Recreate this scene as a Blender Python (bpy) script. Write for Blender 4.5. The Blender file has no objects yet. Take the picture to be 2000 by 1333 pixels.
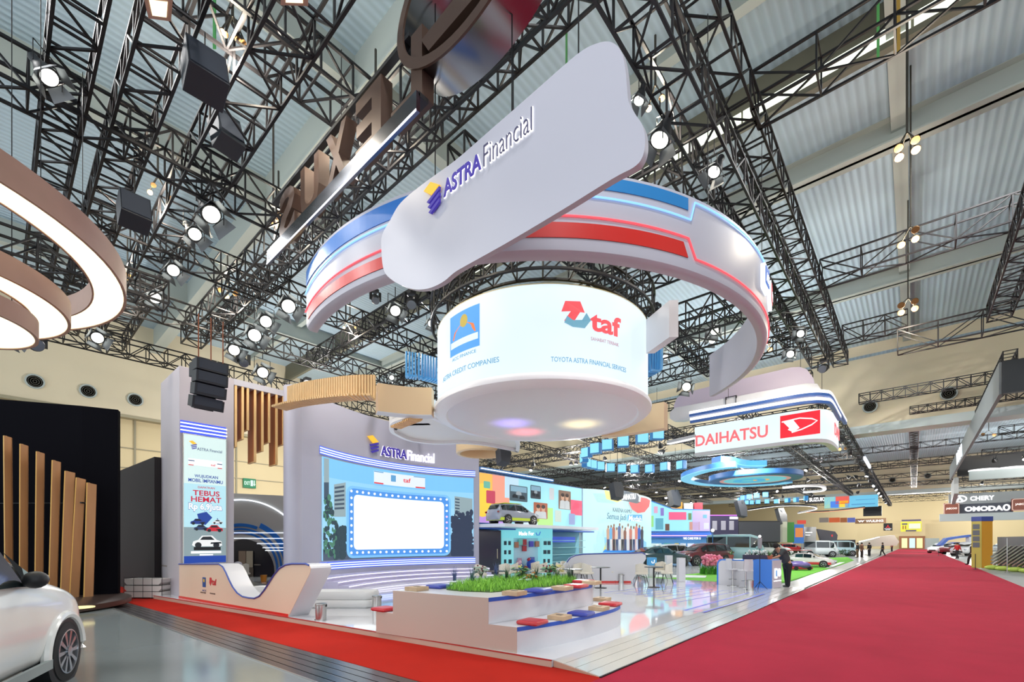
import bpy, math, random
from mathutils import Vector, Matrix
random.seed(7)
sc = bpy.context.scene
COL = sc.collection
A0 = math.radians(41.45); CA, SA = math.cos(A0), math.sin(A0)
FPX, HZ, CH = 889.0, 1060.0, 1.75     # focal length in px, horizon row, eye height
# ------------------------------------------------------------ camera, sky, exposure
cam_d = bpy.data.cameras.new('camera'); cam = bpy.data.objects.new('camera', cam_d); COL.objects.link(cam)
cam.location = (0, 0, CH); cam.rotation_euler = (math.pi/2, 0, A0)
cam_d.sensor_width = 36; cam_d.lens = 36*FPX/2000; cam_d.shift_y = (HZ-666.5)/2000
cam_d.clip_start = .05; cam_d.clip_end = 500
sc.camera = cam
w = bpy.data.worlds.new('world'); sc.world = w; w.use_nodes = True
bg = w.node_tree.nodes['Background']; bg.inputs[0].default_value = (.88, .95, 1, 1); bg.inputs[1].default_value = 1.75
sc.view_settings.view_transform = 'Standard'; sc.view_settings.look = 'None'
sc.view_settings.exposure = 0.17; sc.view_settings.gamma = 1; sc.view_settings.use_curve_mapping = False
sc.cycles.max_bounces = 5; sc.cycles.diffuse_bounces = 3; sc.cycles.glossy_bounces = 3
sc.cycles.use_denoising = True; sc.cycles.sample_clamp_indirect = 4; sc.cycles.caustics_reflective = False
def spot(p, tgt, watts, ang=80, rad=.18, col=(1, 1, 1)):
    l = bpy.data.lights.new('spot_light', 'SPOT'); l.energy = watts; l.spot_size = math.radians(ang); l.spot_blend = .6
    l.shadow_soft_size = rad; l.color = col
    o = bpy.data.objects.new('spot_light', l); o.location = p
    o.rotation_euler = (Vector(tgt)-Vector(p)).to_track_quat('-Z', 'Y').to_euler(); COL.objects.link(o); return o
# spots added under the roof to light the hall, no fixtures behind them
for (x, y) in ((-30, 6), (-30, 24), (-14, -2), (-14, 12), (-14, 27), (0, 2), (2, 16), (0, 32), (14, 8), (14, 26), (-22, 45), (-4, 60), (16, 50), (-24, 75), (8, 85), (-8, 110), (14, 115)):
    spot((x, y, 13.8), (x, y, 0), 1900, 140, .45, (1, .985, .97))
def point_light(p, watts, col=(1, .96, .9), rad=.12):
    l = bpy.data.lights.new('point_light', 'POINT'); l.energy = watts; l.shadow_soft_size = rad; l.color = col
    o = bpy.data.objects.new('point_light', l); o.location = p; COL.objects.link(o); return o
# ------------------------------------------------------------ picture -> place
def W(X, D, z): return Vector((X*CA - D*SA, X*SA + D*CA, z))
def P(px, py, D): return W((px-1000)/FPX*D, D, CH+(HZ-py)/FPX*D)
def H(px, py, z): return P(px, py, FPX*(z-CH)/(HZ-py))
def XW(px, py, x):
    k = (px-1000)/FPX; return P(px, py, x/(k*CA-SA))
def YW(px, py, y):
    k = (px-1000)/FPX; return P(px, py, y/(k*SA+CA))
def VP(px, py, a, b):                  # hit the vertical plane through points a, b
    a, b = Vector(a), Vector(b); n = Vector((-(b-a).y, (b-a).x, 0)); d = P(px, py, 1)-Vector((0, 0, CH))
    t = n.dot(a-Vector((0, 0, CH)))/n.dot(d); return Vector((0, 0, CH))+d*t
# ------------------------------------------------------------ materials
MATS = {}
def hx(h):
    h = h.lstrip('#'); c = [int(h[i:i+2], 16)/255 for i in (0, 2, 4)]
    return tuple(v/12.92 if v <= .04045 else ((v+.055)/1.055)**2.4 for v in c)+(1,)
def mat(key, col='#ffffff', rough=.5, metal=0, emit=0, ecol=None, bump=None, coat=0, trans=0, var=None, spec=.5):
    if key in MATS: return MATS[key]
    m = bpy.data.materials.new(key); m.use_nodes = True; nt = m.node_tree; b = nt.nodes['Principled BSDF']
    c = hx(col); b.inputs['Base Color'].default_value = c; b.inputs['Roughness'].default_value = rough
    b.inputs['Metallic'].default_value = metal; b.inputs['Coat Weight'].default_value = coat
    b.inputs['Specular IOR Level'].default_value = spec
    b.inputs['Transmission Weight'].default_value = trans
    if emit:
        b.inputs['Emission Color'].default_value = hx(ecol or col); b.inputs['Emission Strength'].default_value = emit*(.9 if emit < 1 else 1)
        if emit >= .5: b.inputs['Base Color'].default_value = tuple(v*.25 for v in c[:3])+(1,)
    tc = nt.nodes.new('ShaderNodeTexCoord'); N, Lk = nt.nodes.new, nt.links.new
    if var:                              # (scale, amount): gentle colour grain
        n = N('ShaderNodeTexNoise'); n.inputs['Scale'].default_value = var[0]; n.inputs['Detail'].default_value = 6
        Lk(tc.outputs['Object'], n.inputs['Vector'])
        if len(var) > 2:
            mp = N('ShaderNodeMapping'); mp.inputs['Scale'].default_value = var[2]; Lk(tc.outputs['Object'], mp.inputs[0]); Lk(mp.outputs[0], n.inputs['Vector'])
        r = N('ShaderNodeValToRGB'); a = var[1]
        r.color_ramp.elements[0].position = .3; r.color_ramp.elements[1].position = .7
        r.color_ramp.elements[0].color = tuple(v*(1-a) for v in c[:3])+(1,); r.color_ramp.elements[1].color = tuple(min(1, v*(1+a)) for v in c[:3])+(1,)
        Lk(n.outputs['Fac'], r.inputs[0]); Lk(r.outputs[0], b.inputs['Base Color'])
    if bump:                             # ('noise', scale, strength) or ('wave', scale, strength, axis)
        if bump[0] == 'noise':
            t = N('ShaderNodeTexNoise'); t.inputs['Scale'].default_value = bump[1]
        else:
            t = N('ShaderNodeTexWave'); t.inputs['Scale'].default_value = bump[1]; t.bands_direction = bump[3]; t.inputs['Distortion'].default_value = 0
        Lk(tc.outputs['Object'], t.inputs['Vector']); bp = N('ShaderNodeBump'); bp.inputs['Strength'].default_value = bump[2]
        bp.inputs['Distance'].default_value = .05; Lk(t.outputs['Fac'], bp.inputs['Height']); Lk(bp.outputs[0], b.inputs['Normal'])
        if len(bump) > 4:                # base colour darkens where the wave is low
            mx = N('ShaderNodeMix'); mx.data_type = 'RGBA'; mx.inputs['A'].default_value = tuple(v*bump[4] for v in c[:3])+(1,); mx.inputs['B'].default_value = c
            Lk(t.outputs['Fac'], mx.inputs['Factor']); Lk(mx.outputs['Result'], b.inputs['Base Color'])
    MATS[key] = m; return m
def em(col, s=1.0): return mat('glow_%s_%g' % (col.strip('#'), s), col, .6, emit=s)
def pa(col, rough=.45, **k): return mat('paint_%s_%g' % (col.strip('#'), rough), col, rough, **k)
WHITE = pa('#d2d1d6', .3); WPANEL = mat('white_panel', '#bcbbc6', .38)
BLACK = mat('black_steel', '#1d1c1f', .45, .35, var=(3, .3)); DARK = mat('dark_plastic', '#17181c', .5)
CHROME = mat('brushed_steel', '#c2c0bd', .25, .95)
# ------------------------------------------------------------ mesh builder
class M:
    def __init__(s): s.v = []; s.f = []; s.sm = False
    def add(s, vs, fs):
        n = len(s.v); s.v += [Vector(v) for v in vs]; s.f += [tuple(i+n for i in f) for f in fs]; return s
    def box(s, c, d, rz=0, R=None):
        c = Vector(c); R = R or Matrix.Rotation(rz, 3, 'Z'); hxs = [Vector(((i & 1)*2-1, ((i >> 1) & 1)*2-1, ((i >> 2) & 1)*2-1)) for i in range(8)]
        return s.add([c+R@Vector((h.x*d[0]/2, h.y*d[1]/2, h.z*d[2]/2)) for h in hxs], [(0, 2, 3, 1), (4, 5, 7, 6), (0, 1, 5, 4), (2, 6, 7, 3), (0, 4, 6, 2), (1, 3, 7, 5)])
    def b2(s, a, b):                     # box from two corners
        return s.box([(a[i]+b[i])/2 for i in range(3)], [abs(a[i]-b[i]) for i in range(3)])
    def bar(s, a, b, r, n=4, r2=None):
        a, b = Vector(a), Vector(b); d = b-a
        if d.length < 1e-6: return s
        q = d.to_track_quat('Z', 'Y'); r2 = r if r2 is None else r2; o = math.pi/4 if n == 4 else 0
        vs = [p+q@Vector((rr*math.cos(2*math.pi*i/n+o), rr*math.sin(2*math.pi*i/n+o), 0)) for p, rr in ((a, r), (b, r2)) for i in range(n)]
        return s.add(vs, [(i, (i+1) % n, n+(i+1) % n, n+i) for i in range(n)]+[tuple(range(n))[::-1], tuple(range(n, 2*n))])
    def path(s, pts, r, n=6, closed=False):
        pts = [Vector(p) for p in pts]; L = len(pts); vs = []
        for i, p in enumerate(pts):
            d = (pts[(i+1) % L] if closed or i < L-1 else p)-(pts[i-1] if closed or i > 0 else p)
            q = d.to_track_quat('Z', 'Y'); vs += [p+q@Vector((r*math.cos(2*math.pi*k/n), r*math.sin(2*math.pi*k/n), 0)) for k in range(n)]
        fs = [(i*n+k, i*n+(k+1) % n, ((i+1) % L)*n+(k+1) % n, ((i+1) % L)*n+k) for i in range(L if closed else L-1) for k in range(n)]
        if not closed: fs += [tuple(range(n))[::-1], tuple(range((L-1)*n, L*n))]
        return s.add(vs, fs)
    def prism(s, pts, vec):
        n = len(pts); vec = Vector(vec); pts = [Vector(p) for p in pts]
        return s.add(pts+[p+vec for p in pts], [tuple(range(n))[::-1], tuple(range(n, 2*n))]+[(i, (i+1) % n, n+(i+1) % n, n+i) for i in range(n)])
    def plan(s, pts, z0, z1): return s.prism([(p[0], p[1], z0) for p in pts], (0, 0, z1-z0))
    def wall(s, pts, z0, z1, th, loop=False):   # a curved wall along a plan path; th to its left
        n = len(pts); P2 = [Vector((p[0], p[1])) for p in pts]; off = []
        for i in range(n):
            d = (P2[(i+1) % n] if loop or i < n-1 else P2[i])-(P2[i-1] if loop or i > 0 else P2[i]); d.normalize()
            off.append(P2[i]+Vector((-d.y, d.x))*th)
        Z0 = [z0(i) if callable(z0) else z0 for i in range(n)]; Z1 = [z1(i) if callable(z1) else z1 for i in range(n)]
        vs = []
        for i in range(n): vs += [(*P2[i], Z0[i]), (*P2[i], Z1[i]), (*off[i], Z1[i]), (*off[i], Z0[i])]
        fs = [(i*4+k, ((i+1) % n)*4+k, ((i+1) % n)*4+(k+1) % 4, i*4+(k+1) % 4) for i in range(n if loop else n-1) for k in range(4)]
        if not loop: fs += [(0, 1, 2, 3), tuple((n-1)*4+k for k in (3, 2, 1, 0))]
        return s.add(vs, fs)
    def lathe(s, prof, c=(0, 0, 0), n=24, R=None):
        c = Vector(c); R = R or Matrix.Identity(3); L = len(prof); vs = []
        for r, z in prof: vs += [c+R@Vector((r*math.cos(2*math.pi*k/n), r*math.sin(2*math.pi*k/n), z)) for k in range(n)]
        fs = [(i*n+k, i*n+(k+1) % n, (i+1)*n+(k+1) % n, (i+1)*n+k) for i in range(L-1) for k in range(n)]
        shut = prof[0] == prof[-1]
        if prof[0][0] > 1e-5 and not shut: fs.append(tuple(range(n))[::-1])
        if prof[-1][0] > 1e-5 and not shut: fs.append(tuple(range((L-1)*n, L*n)))
        return s.add(vs, fs)
    def ball(s, c, r, n=12, sz=(1, 1, 1)):
        pr = [(max(1e-6, r*math.sin(math.pi*i/8)), -r*math.cos(math.pi*i/8)) for i in range(9)]
        m = M().lathe(pr, n=n); return s.add([Vector(c)+Vector((v.x*sz[0], v.y*sz[1], v.z*sz[2])) for v in m.v], m.f)
    def grid(s, fn, nu, nv):
        vs = [fn(i/nu, j/nv) for j in range(nv+1) for i in range(nu+1)]
        return s.add(vs, [(j*(nu+1)+i, j*(nu+1)+i+1, (j+1)*(nu+1)+i+1, (j+1)*(nu+1)+i) for j in range(nv) for i in range(nu)])
    def build(s, name, m, parent=None, smooth=None, bevel=0):
        base = Vector((0, 0, 0)); q = parent
        while q is not None: base = base+q.location; q = q.parent
        loc = Vector((0, 0, 0))
        if parent is None and s.v:
            xs = [v.x for v in s.v]; ys = [v.y for v in s.v]; loc = Vector(((min(xs)+max(xs))/2, (min(ys)+max(ys))/2, min(v.z for v in s.v))); base = loc
        me = bpy.data.meshes.new(name); me.from_pydata([v-base for v in s.v], [], s.f); me.update()
        o = bpy.data.objects.new(name, me); o.location = loc; COL.objects.link(o); o.parent = parent
        me.materials.append(m)
        if smooth is not None:
            for p in me.polygons: p.use_smooth = True
            try: me.set_sharp_from_angle(angle=math.radians(smooth))
            except Exception: pass
        if bevel:
            b = o.modifiers.new('bevel', 'BEVEL'); b.width = bevel; b.segments = 2; b.limit_method = 'ANGLE'
        return o
def tag(o, label, cat, group=None, kind=None):
    o['label'] = label; o['category'] = cat
    if group: o['group'] = group
    if kind: o['kind'] = kind
    return o
def thing(name, label, cat, loc=(0, 0, 0), rz=0, group=None):
    o = bpy.data.objects.new(name, None); o.empty_display_size = .2; COL.objects.link(o); o.location = loc; o.rotation_euler = (0, 0, rz)
    return tag(o, label, cat, group)
def struct(o): o['kind'] = 'structure'; return o
def clone(root, loc, rz=0, label=None, group=None, s=None):
    r = root.copy(); COL.objects.link(r); r.location = loc; r.rotation_euler = (0, 0, rz)
    if s: r.scale = (s, s, s)
    if label: r['label'] = label
    if group: r['group'] = group
    for ch in list(root.children):
        c = ch.copy(); COL.objects.link(c); c.parent = r
        for g in ch.children:
            d = g.copy(); COL.objects.link(d); d.parent = c
    return r
# ------------------------------------------------------------ flat and bent graphics
def flat(p0, p1):                        # u runs p0->p1 (metres), v is height above p0; w comes towards the viewer's side
    p0, p1 = Vector(p0), Vector(p1); u = p1-p0; u.z = 0; L = u.length; u.normalize(); n = Vector((u.y, -u.x, 0))
    f = lambda a, b, w_=0: p0+u*a+Vector((0, 0, b))+n*w_
    f.L = L; return f
def bent(c, r, t0, z0, sgn=1):           # u is arc length at radius r from angle t0; sgn=1: seen from outside (u runs anticlockwise)
    f = lambda a, b, w_=0: Vector((c[0]+(r+sgn*w_)*math.cos(t0+sgn*a/r), c[1]+(r+sgn*w_)*math.sin(t0+sgn*a/r), z0+b))
    return f
_tx = {}
def textgeo(s, bold=.0, shear=0, sp=1):
    k = (s, bold, shear, sp)
    if k not in _tx:
        cu = bpy.data.curves.new('t', 'FONT'); cu.body = s; cu.offset = bold; cu.shear = shear; cu.space_character = sp; cu.extrude = .5; cu.resolution_u = 3
        o = bpy.data.objects.new('t', cu); COL.objects.link(o); bpy.context.view_layer.update()
        me = bpy.data.meshes.new_from_object(o.evaluated_get(bpy.context.evaluated_depsgraph_get()))
        vs = [v.co.copy() for v in me.vertices]; fs = [tuple(p.vertices) for p in me.polygons]
        bpy.data.objects.remove(o); bpy.data.meshes.remove(me)
        x0 = min(v.x for v in vs); x1 = max(v.x for v in vs); y0 = min(v.y for v in vs); y1 = max(v.y for v in vs)
        _tx[k] = ([Vector(((v.x-x0)/(x1-x0), (v.y-y0)/(y1-y0), v.z+.5)) for v in vs], fs, (x1-x0)/(y1-y0))
    return _tx[k]
def G_text(m, S, s, x, y, h, wd=None, th=.01, off=.004, bold=.0, shear=0, sp=1, mirror=False):
    vs, fs, asp = textgeo(s, bold, shear, sp); wd = wd or h*asp
    m.add([S(x+(1-v.x if mirror else v.x)*wd, y+v.y*h, off+v.z*th) for v in vs], fs); return wd
def G_rect(m, S, x, y, wd, h, off=.004, th=.006, n=1):
    return G_poly(m, S, [(x+wd*i/n, y) for i in range(n+1)]+[(x+wd*(n-i)/n, y+h) for i in range(n+1)], off, th, strip=n)
def G_poly(m, S, pts, off=.004, th=.006, strip=0):
    k = len(pts); vs = [S(a, b, off) for a, b in pts]+[S(a, b, off+th) for a, b in pts]
    side = [(i, (i+1) % k, k+(i+1) % k, k+i) for i in range(k)]
    if strip: caps = [(k+i, k+i+1, k+k-2-i, k+k-1-i) for i in range(strip)]
    else: caps = [tuple(range(k, 2*k))]
    return m.add(vs, side+caps)
def rr(x, y, wd, h, r, n=5):
    o = []
    for cx, cy, a in ((x+wd-r, y+r, -90), (x+wd-r, y+h-r, 0), (x+r, y+h-r, 90), (x+r, y+r, 180)):
        o += [(cx+r*math.cos(math.radians(a+90*i/n)), cy+r*math.sin(math.radians(a+90*i/n))) for i in range(n+1)]
    return o
def el(x, y, a, b, n=20, t0=0, t1=360): return [(x+a*math.cos(math.radians(t0+(t1-t0)*i/n)), y+b*math.sin(math.radians(t0+(t1-t0)*i/n))) for i in range(n+(0 if t1-t0 >= 360 else 1))]
def G_line(m, S, pts, wd, off=.004, th=.01, closed=False):   # a ribbon along a (u,v) path
    L = len(pts); l = []; r = []
    for i in range(L):
        a = Vector(pts[(i-1) % L] if closed or i > 0 else pts[i]); b = Vector(pts[(i+1) % L] if closed or i < L-1 else pts[i]); d = (b-a).normalized(); n = Vector((-d.y, d.x))*wd/2
        p = Vector(pts[i]); l.append(p+n); r.append(p-n)
    vs = []
    for a, b in zip(l, r): vs += [S(a.x, a.y, off), S(a.x, a.y, off+th), S(b.x, b.y, off+th), S(b.x, b.y, off)]
    fs = [(i*4+k, ((i+1) % L)*4+k, ((i+1) % L)*4+(k+1) % 4, i*4+(k+1) % 4) for i in range(L if closed else L-1) for k in range(4)]
    if not closed: fs += [(0, 1, 2, 3), tuple((L-1)*4+k for k in (3, 2, 1, 0))]
    return m.add(vs, fs)
def smooth(pts, k=6):                    # Catmull-Rom through the given points
    o = []; n = len(pts)
    for i in range(n-1):
        a, b, c, d = pts[max(i-1, 0)], pts[i], pts[i+1], pts[min(i+2, n-1)]
        for j in range(k):
            t = j/k; o.append(.5*((2*b)+(c-a)*t+(2*a-5*b+4*c-d)*t*t+(3*b-a-3*c+d)*t**3))
    o.append(pts[-1]); return o
# ============================================================ THE HALL
# floors
g = M().b2((-60, -12, -.4), (50, 165, -.02)); struct(g.build('floor', mat('hall_floor', '#8f9391', .35, var=(.8, .06))))
CARP = mat('crimson_carpet', '#a6243b', .95, bump=('noise', 260, .35), var=(1.2, .07), spec=.15)
CARP2 = mat('orange_red_carpet', '#ad2115', .95, bump=('noise', 260, .35), var=(1.2, .07), spec=.15)
tag(M().b2((-3.03, -6, -.02), (3.2, 154, 0)).build('carpet_runner', CARP), 'long crimson carpet laid down the main aisle', 'carpet')
B0, B1 = H(255, 1179.5, .0), H(750, 1313, 0)
dB = (B1-B0).normalized(); b_l = B0-dB*14; b_r = B0+dB*((-3.03-B0.x)/dB.x)
A_0, A_1 = H(318, 1172, 0), H(1079, 1310, 0); dA = (A_1-A_0).normalized(); a_l = A_0-dA*14; a_r = Vector((-3.03, 5.25, 0))
a_l2 = a_l+Vector((0, 3, 0))
tag(M().plan([(b_l.x, b_l.y), (b_r.x, b_r.y), (a_r.x, a_r.y), (A_1.x, A_1.y+.3), (-16, 6), (a_l2.x, a_l2.y+2)], -.02, .001).build('carpet', CARP2), 'orange-red carpet in the side passage between two booths', 'carpet')
# neighbour booth floor and its plank ramp
C0, C1 = H(214, 1187, .1), H(615, 1333, .1); dC = (C1-C0).normalized(); c_l = C0-dC*6; c_r = C1+dC*4
struct(M().plan([(c_l.x, c_l.y), (c_l.x-8, c_l.y-14), (0, -12), (c_r.x, c_r.y)], -.02, .1).build('floor_grey_booth', mat('polished_grey', '#7d8587', .12, var=(.5, .12), spec=.7)))
rp = M(); n_ = 5; dk = mat('ramp_plank', '#26292d', .24, var=(2, .2), spec=.7)
bl, br = B0-dB*3, B0+dB*13.5; cl_, cr_ = C0-dC*3, C0+dC*13.5
root = thing('plank_ramp', 'dark glossy plank ramp edging the grey booth floor', 'ramp', tuple((bl+br)/2))
for i in range(n_):
    t0, t1 = i/n_, (i+1)/n_-.018
    q = [cl_.lerp(bl, t0), cr_.lerp(br, t0), cr_.lerp(br, t1), cl_.lerp(bl, t1)]
    M().prism([v-Vector((0, 0, .02)) for v in q], (0, 0, .02)).build('plank', dk, root)
M().bar(cl_+Vector((0, 0, .004)), cr_+Vector((0, 0, .004)), .012).build('edge_strip', CHROME, root)
# main booth platform
FLOORW = mat('gloss_white_floor', '#d6d7dc', .06, coat=.4, spec=.6)
p_front_l = H(303, 1164, .1); pc = H(1081, 1291, .1)
plat = [(p_front_l.x-.3, p_front_l.y-.05), (-3.8, pc.y), (-3.8, 19.7), (-17.6, 21), (-24.5, 21), (-24.5, 7.2), (-18.6, 7.0)]
struct(M().plan(plat, -.02, .1).build('floor_white_booth', FLOORW))
tr = M(); F0 = Vector((p_front_l.x-.3, p_front_l.y-.05, 0)); F1 = Vector((-3.8, pc.y, 0))
tr.prism([F0+Vector((0, -.012, 0)), F1+Vector((0, -.012, 0)), F1+Vector((0, -.012, .098)), F0+Vector((0, -.012, .098))], (0, .01, 0))
struct(tr.build('trim_1', pa('#bfa593', .4)))
rd = M(); rd.prism([F0+Vector((0, -.016, .088)), F1+Vector((0, -.016, .088)), F1+Vector((0, -.016, .103)), F0+Vector((0, -.016, .103))], (0, .03, 0)); struct(rd.build('trim_2', pa('#a5241f', .4)))
root = thing('plank_ramp', 'pale glossy plank ramp between the white booth floor and the crimson carpet', 'ramp', (-3.4, 12, 0))
pl = mat('pale_plank', '#cfccc7', .1, coat=.3, spec=.6)
for i in range(4):
    xa, xb = -3.8+i*.19, -3.8+(i+1)*.19-.012; za, zb = .1-i*.022, .1-(i+1)*.022
    M().prism([(xa, 5.18-i*.0, za-.02), (xb, 5.18, zb-.02), (xb, 5.18, zb), (xa, 5.18, za)], (0, 14.8, 0)).build('plank', pl, root)
M().prism([(-3.79, 5.17, 0), (-3.04, 5.17, 0), (-3.79, 5.17, .09)], (0, .01, 0)).build('end_plate', pa('#b8927c', .5), root)
M().b2((-3.045, 5.15, 0), (-3.02, 20, .016)).build('edge_strip', BLACK, root)
# painted outlines on the booth floor
NE = [(1355, 1195), (1312, 1175), (1272, 1167), (1230, 1162), (1192, 1159)]; FA = [(1477, 1159.5), (1427, 1155), (1380, 1151), (1340, 1149), (1300, 1146)]
for i, (a, b) in enumerate(zip(NE, FA)):
    a, b = H(*a, .1), H(*b, .1); S = lambda u, v, w_=0: Vector((u, v, .1+w_)); wd = .22
    m = M(); G_line(m, S, [(a.x+wd, a.y), (b.x+wd, b.y), (b.x-wd, b.y), (a.x-wd, a.y)], .07 if i == 0 else .035, .001, .002, True)
    tag(m.build('floor_marking', mat('blue_violet_vinyl', '#7f86e8', .2)), 'blue-violet outline strip on the gloss floor, %s' % ['the thick one beside the plank ramp', 'next in from the thick one', 'third in from the ramp', 'fourth in from the ramp', 'farthest from the ramp, by the cafe tables'][i], 'floor marking', 'outline strips on the white floor')
# ceiling: corrugated panels, girders, window band
CEIL = mat('corrugated_ceiling', '#b4c9d6', .6, bump=('wave', 1.35, .55, 'X', .86))
CREAM = mat('cream_wall', '#dccdaf', .7, var=(.3, .03)); CREAM2 = mat('cream_panel', '#c9b68e', .7)
GIRD = mat('girder_cream', '#adb4ae', .55)
struct(M().b2((-38.5, 15.5, 15.3), (50, 39.4, 15.5)).build('ceiling', CEIL))
struct(M().b2((-38.5, -12, 16.0), (50, 15.5, 16.2)).build('ceiling_upper', CEIL))
struct(M().b2((-60, 39.4, 14.4), (50, 158, 14.6)).build('ceiling_far', CEIL))
for i, y in enumerate((7.0, 19.1, 29.4)):
    m = M(); z = 14.5 if i else 14.4; top = 16.1 if i == 0 else 15.35
    m.b2((-38.3, y-.3, z), (50, y+.3, z+.06)).b2((-38.3, y-.06, z), (50, y+.06, top)).b2((-38.3, y-.3, top-.07), (50, y+.3, top))
    struct(m.build('ceiling_beam_%d' % (i+1), GIRD))
m = M().b2((-38.3, 12.8, 15.7), (50, 13.1, 16)); struct(m.build('ceiling_beam_4', GIRD))
for i, x in enumerate((-30, -19, -12.3, -.35, 11, 22)):
    m = M().b2((x-.2, -12, 14.9), (x+.2, 39.3, 14.95)).b2((x-.04, -12, 14.9), (x+.04, 39.3, 16.0)); struct(m.build('ceiling_joist_%d' % (i+1), GIRD))
m = M(); 
for i in range(33): m.b2((-16+i*2, 15.42, 14.78), (-14.06+i*2, 15.46, 15.22))
struct(m.build('window_1', em('#f3fbe8', 1.25)))
struct(M().b2((-38.3, 15.3, 14.6), (50, 15.5, 14.76)).b2((-38.3, 15.46, 14.7), (50, 15.6, 16.1)).build('trim_3', pa('#6c6a5a', .6)))
# left wall: upper cream wall, ledge, panelled lower part
struct(M().b2((-38.8, -12, 9.95), (-38.1, 39.4, 16.2)).build('wall_left', CREAM))
m = M().b2((-39.1, -12, 0), (-38.6, 39.4, 9.95)); struct(m.build('wall_left_lower', CREAM2))
m = M()
for i in range(9): m.b2((-38.62, -12+i*6, 0), (-38.52, -11.9+i*6, 9.9))
for z in (3.1, 6.6, 7.9): m.b2((-38.62, -12, z), (-38.54, 39.4, z+.06))
struct(m.build('trim_4', pa('#8c846c', .6)))
struct(M().b2((-38.7, -12, 9.8), (-38.0, 39.4, 9.98)).build('trim_5', pa('#9f957a', .6)))
# cross walls that hang under the roof between halls
for i, y in enumerate((39.4, 92)):
    struct(M().b2((-60, y, 9.75), (50, y+.6, 15.6)).build('wall_header_%d' % (i+1), CREAM))
    struct(M().b2((-60, y-.1, 9.2), (50, y+1.4, 9.75)).build('trim_%d' % (6+i), pa('#c3cdcb', .5)))
struct(M().b2((-60, 155, 0), (50, 155.5, 14.6)).build('wall_end', CREAM2))
struct(M().b2((-60.5, 39.4, 0), (-60, 155, 14.6)).build('wall_left_far', CREAM))
struct(M().b2((50, 20, 0), (50.5, 155, 16)).build('wall_right', CREAM))
VENT = mat('vent_dark', '#4a463c', .5, .3)
def vent(p, ax, label):
    R = Matrix.Rotation(math.pi/2, 3, ax); r = thing('air_vent', label, 'vent', tuple(p), group='round air vents high on the cream walls')
    M().lathe([(.42, -.06), (.42, .06), (.34, .06), (.34, -.02)], p, 20, R).build('rim', GIRD, r)
    mm = M()
    for q in (.3, .2, .1): mm.lathe([(q, .0), (q, .05), (q-.04, .05), (q-.04, 0)], p, 16, R)
    mm.lathe([(.34, -.04), (.34, -.02)], p, 16, R); mm.build('louvre_rings', VENT, r)
for (px, py, l) in ((68, 747, 'above the black fabric wall, leftmost of three'), (172, 769, 'above the black fabric wall, between two others'), (264, 785, 'nearest to the white booth tower'), (957, 910, 'right of the round gold ring ceiling')):
    p = XW(px, py, -38.1); p.z = 11.05; vent(p+Vector((.02, 0, 0)), 'Y', 'dark round air vent on the cream wall, '+l)
for (px, py, l) in ((1699, 795, 'left of the hanging centre truss'), (1853, 769, 'beside the dark grey fascia')):
    vent(YW(px, py, 39.3), 'X', 'dark round air vent on the hanging cream header, '+l)
for (px, py) in ((1743, 938), (1812, 930)): vent(YW(px, py, 91.9), 'X', 'small far round air vent on the second cream header, '+('left' if px < 1760 else 'right')+' of the centre truss')
# exit sign
a = XW(478.5, 952, -38.1); b = XW(503, 954, -38.1); a.x = b.x = -38.5; b.z = a.z; S = flat(a, b); hh = .72
r = thing('exit_sign', 'green exit sign on the cream wall seen through the booth portal', 'sign', tuple(a))
m = M(); G_rect(m, S, 0, 0, S.L, hh, 0, .08); m.build('sign_box', em('#128a5a', .6), r)
m = M(); G_text(m, S, 'EXIT', .06, .22, .28, S.L*.45, off=.085, bold=.02); G_poly(m, S, [(S.L*.56, .15), (S.L*.76, .15), (S.L*.76, .6), (S.L*.56, .6)], .085, .01)
G_poly(m, S, [(S.L*.86, .15), (S.L*.97, .32), (S.L*.9, .32), (S.L*.9, .6), (S.L*.82, .6), (S.L*.82, .32), (S.L*.77, .32)], .085, .01); m.build('lettering', em('#cfeedd', .9), r)
# ============================================================ TRUSSES
def truss_mesh(p0, p1, wd, h, bay=None, r=.032):
    p0, p1 = Vector(p0), Vector(p1); d = p1-p0; L = d.length; d.normalize(); s = Vector((-d.y, d.x, 0)).normalized()*wd/2; up = Vector((0, 0, h)); m = M()
    n = max(1, round(L/(bay or h))); rb = r*.68
    if abs(d.z) > .9: s = Vector((wd/2, 0, 0)); up = Vector((0, h, 0))
    C = [lambda t: p0+d*t-s, lambda t: p0+d*t+s, lambda t: p0+d*t-s+up, lambda t: p0+d*t+s+up]
    for c in C: m.bar(c(0), c(L), r)
    for i in range(n+1):
        t = L*i/n; q = [c(t) for c in C]
        m.bar(q[0], q[2], rb).bar(q[1], q[3], rb).bar(q[0], q[1], rb).bar(q[2], q[3], rb)
        if i < n:
            u = L*(i+1)/n; e = [c(u) for c in C]
            if i % 2: m.bar(q[0], e[2], rb).bar(q[1], e[3], rb).bar(q[0], e[1], rb)
            else: m.bar(q[2], e[0], rb).bar(q[3], e[1], rb).bar(q[1], e[0], rb)
    return m
def truss(label, p0, p1, wd=.55, h=.6, bay=None, r=.032, group=None, mt=None):
    return tag(truss_mesh(p0, p1, wd, h, bay, r).build('lighting_truss', mt or BLACK), label, 'truss', group)
truss('black box truss along the aisle, lower of the two over the white pill sign', (-2.9, -1, 9), (-2.9, 22.5, 9), .6, .62)
truss('black box truss along the aisle, upper one ending above the far white pill signs', (-2.75, 0, 10.6), (-2.75, 28, 10.6), .6, .62)
truss('short black box truss hung beside the lower aisle truss near its far end', (-3.55, 9, 9.3), (-3.55, 21, 9.3), .5, .5)
truss('black box truss crossing below the bright window band on the right', (-2.5, 10.5, 10.6), (20, 10.5, 10.6), .6, .75, 1.15)
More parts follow.
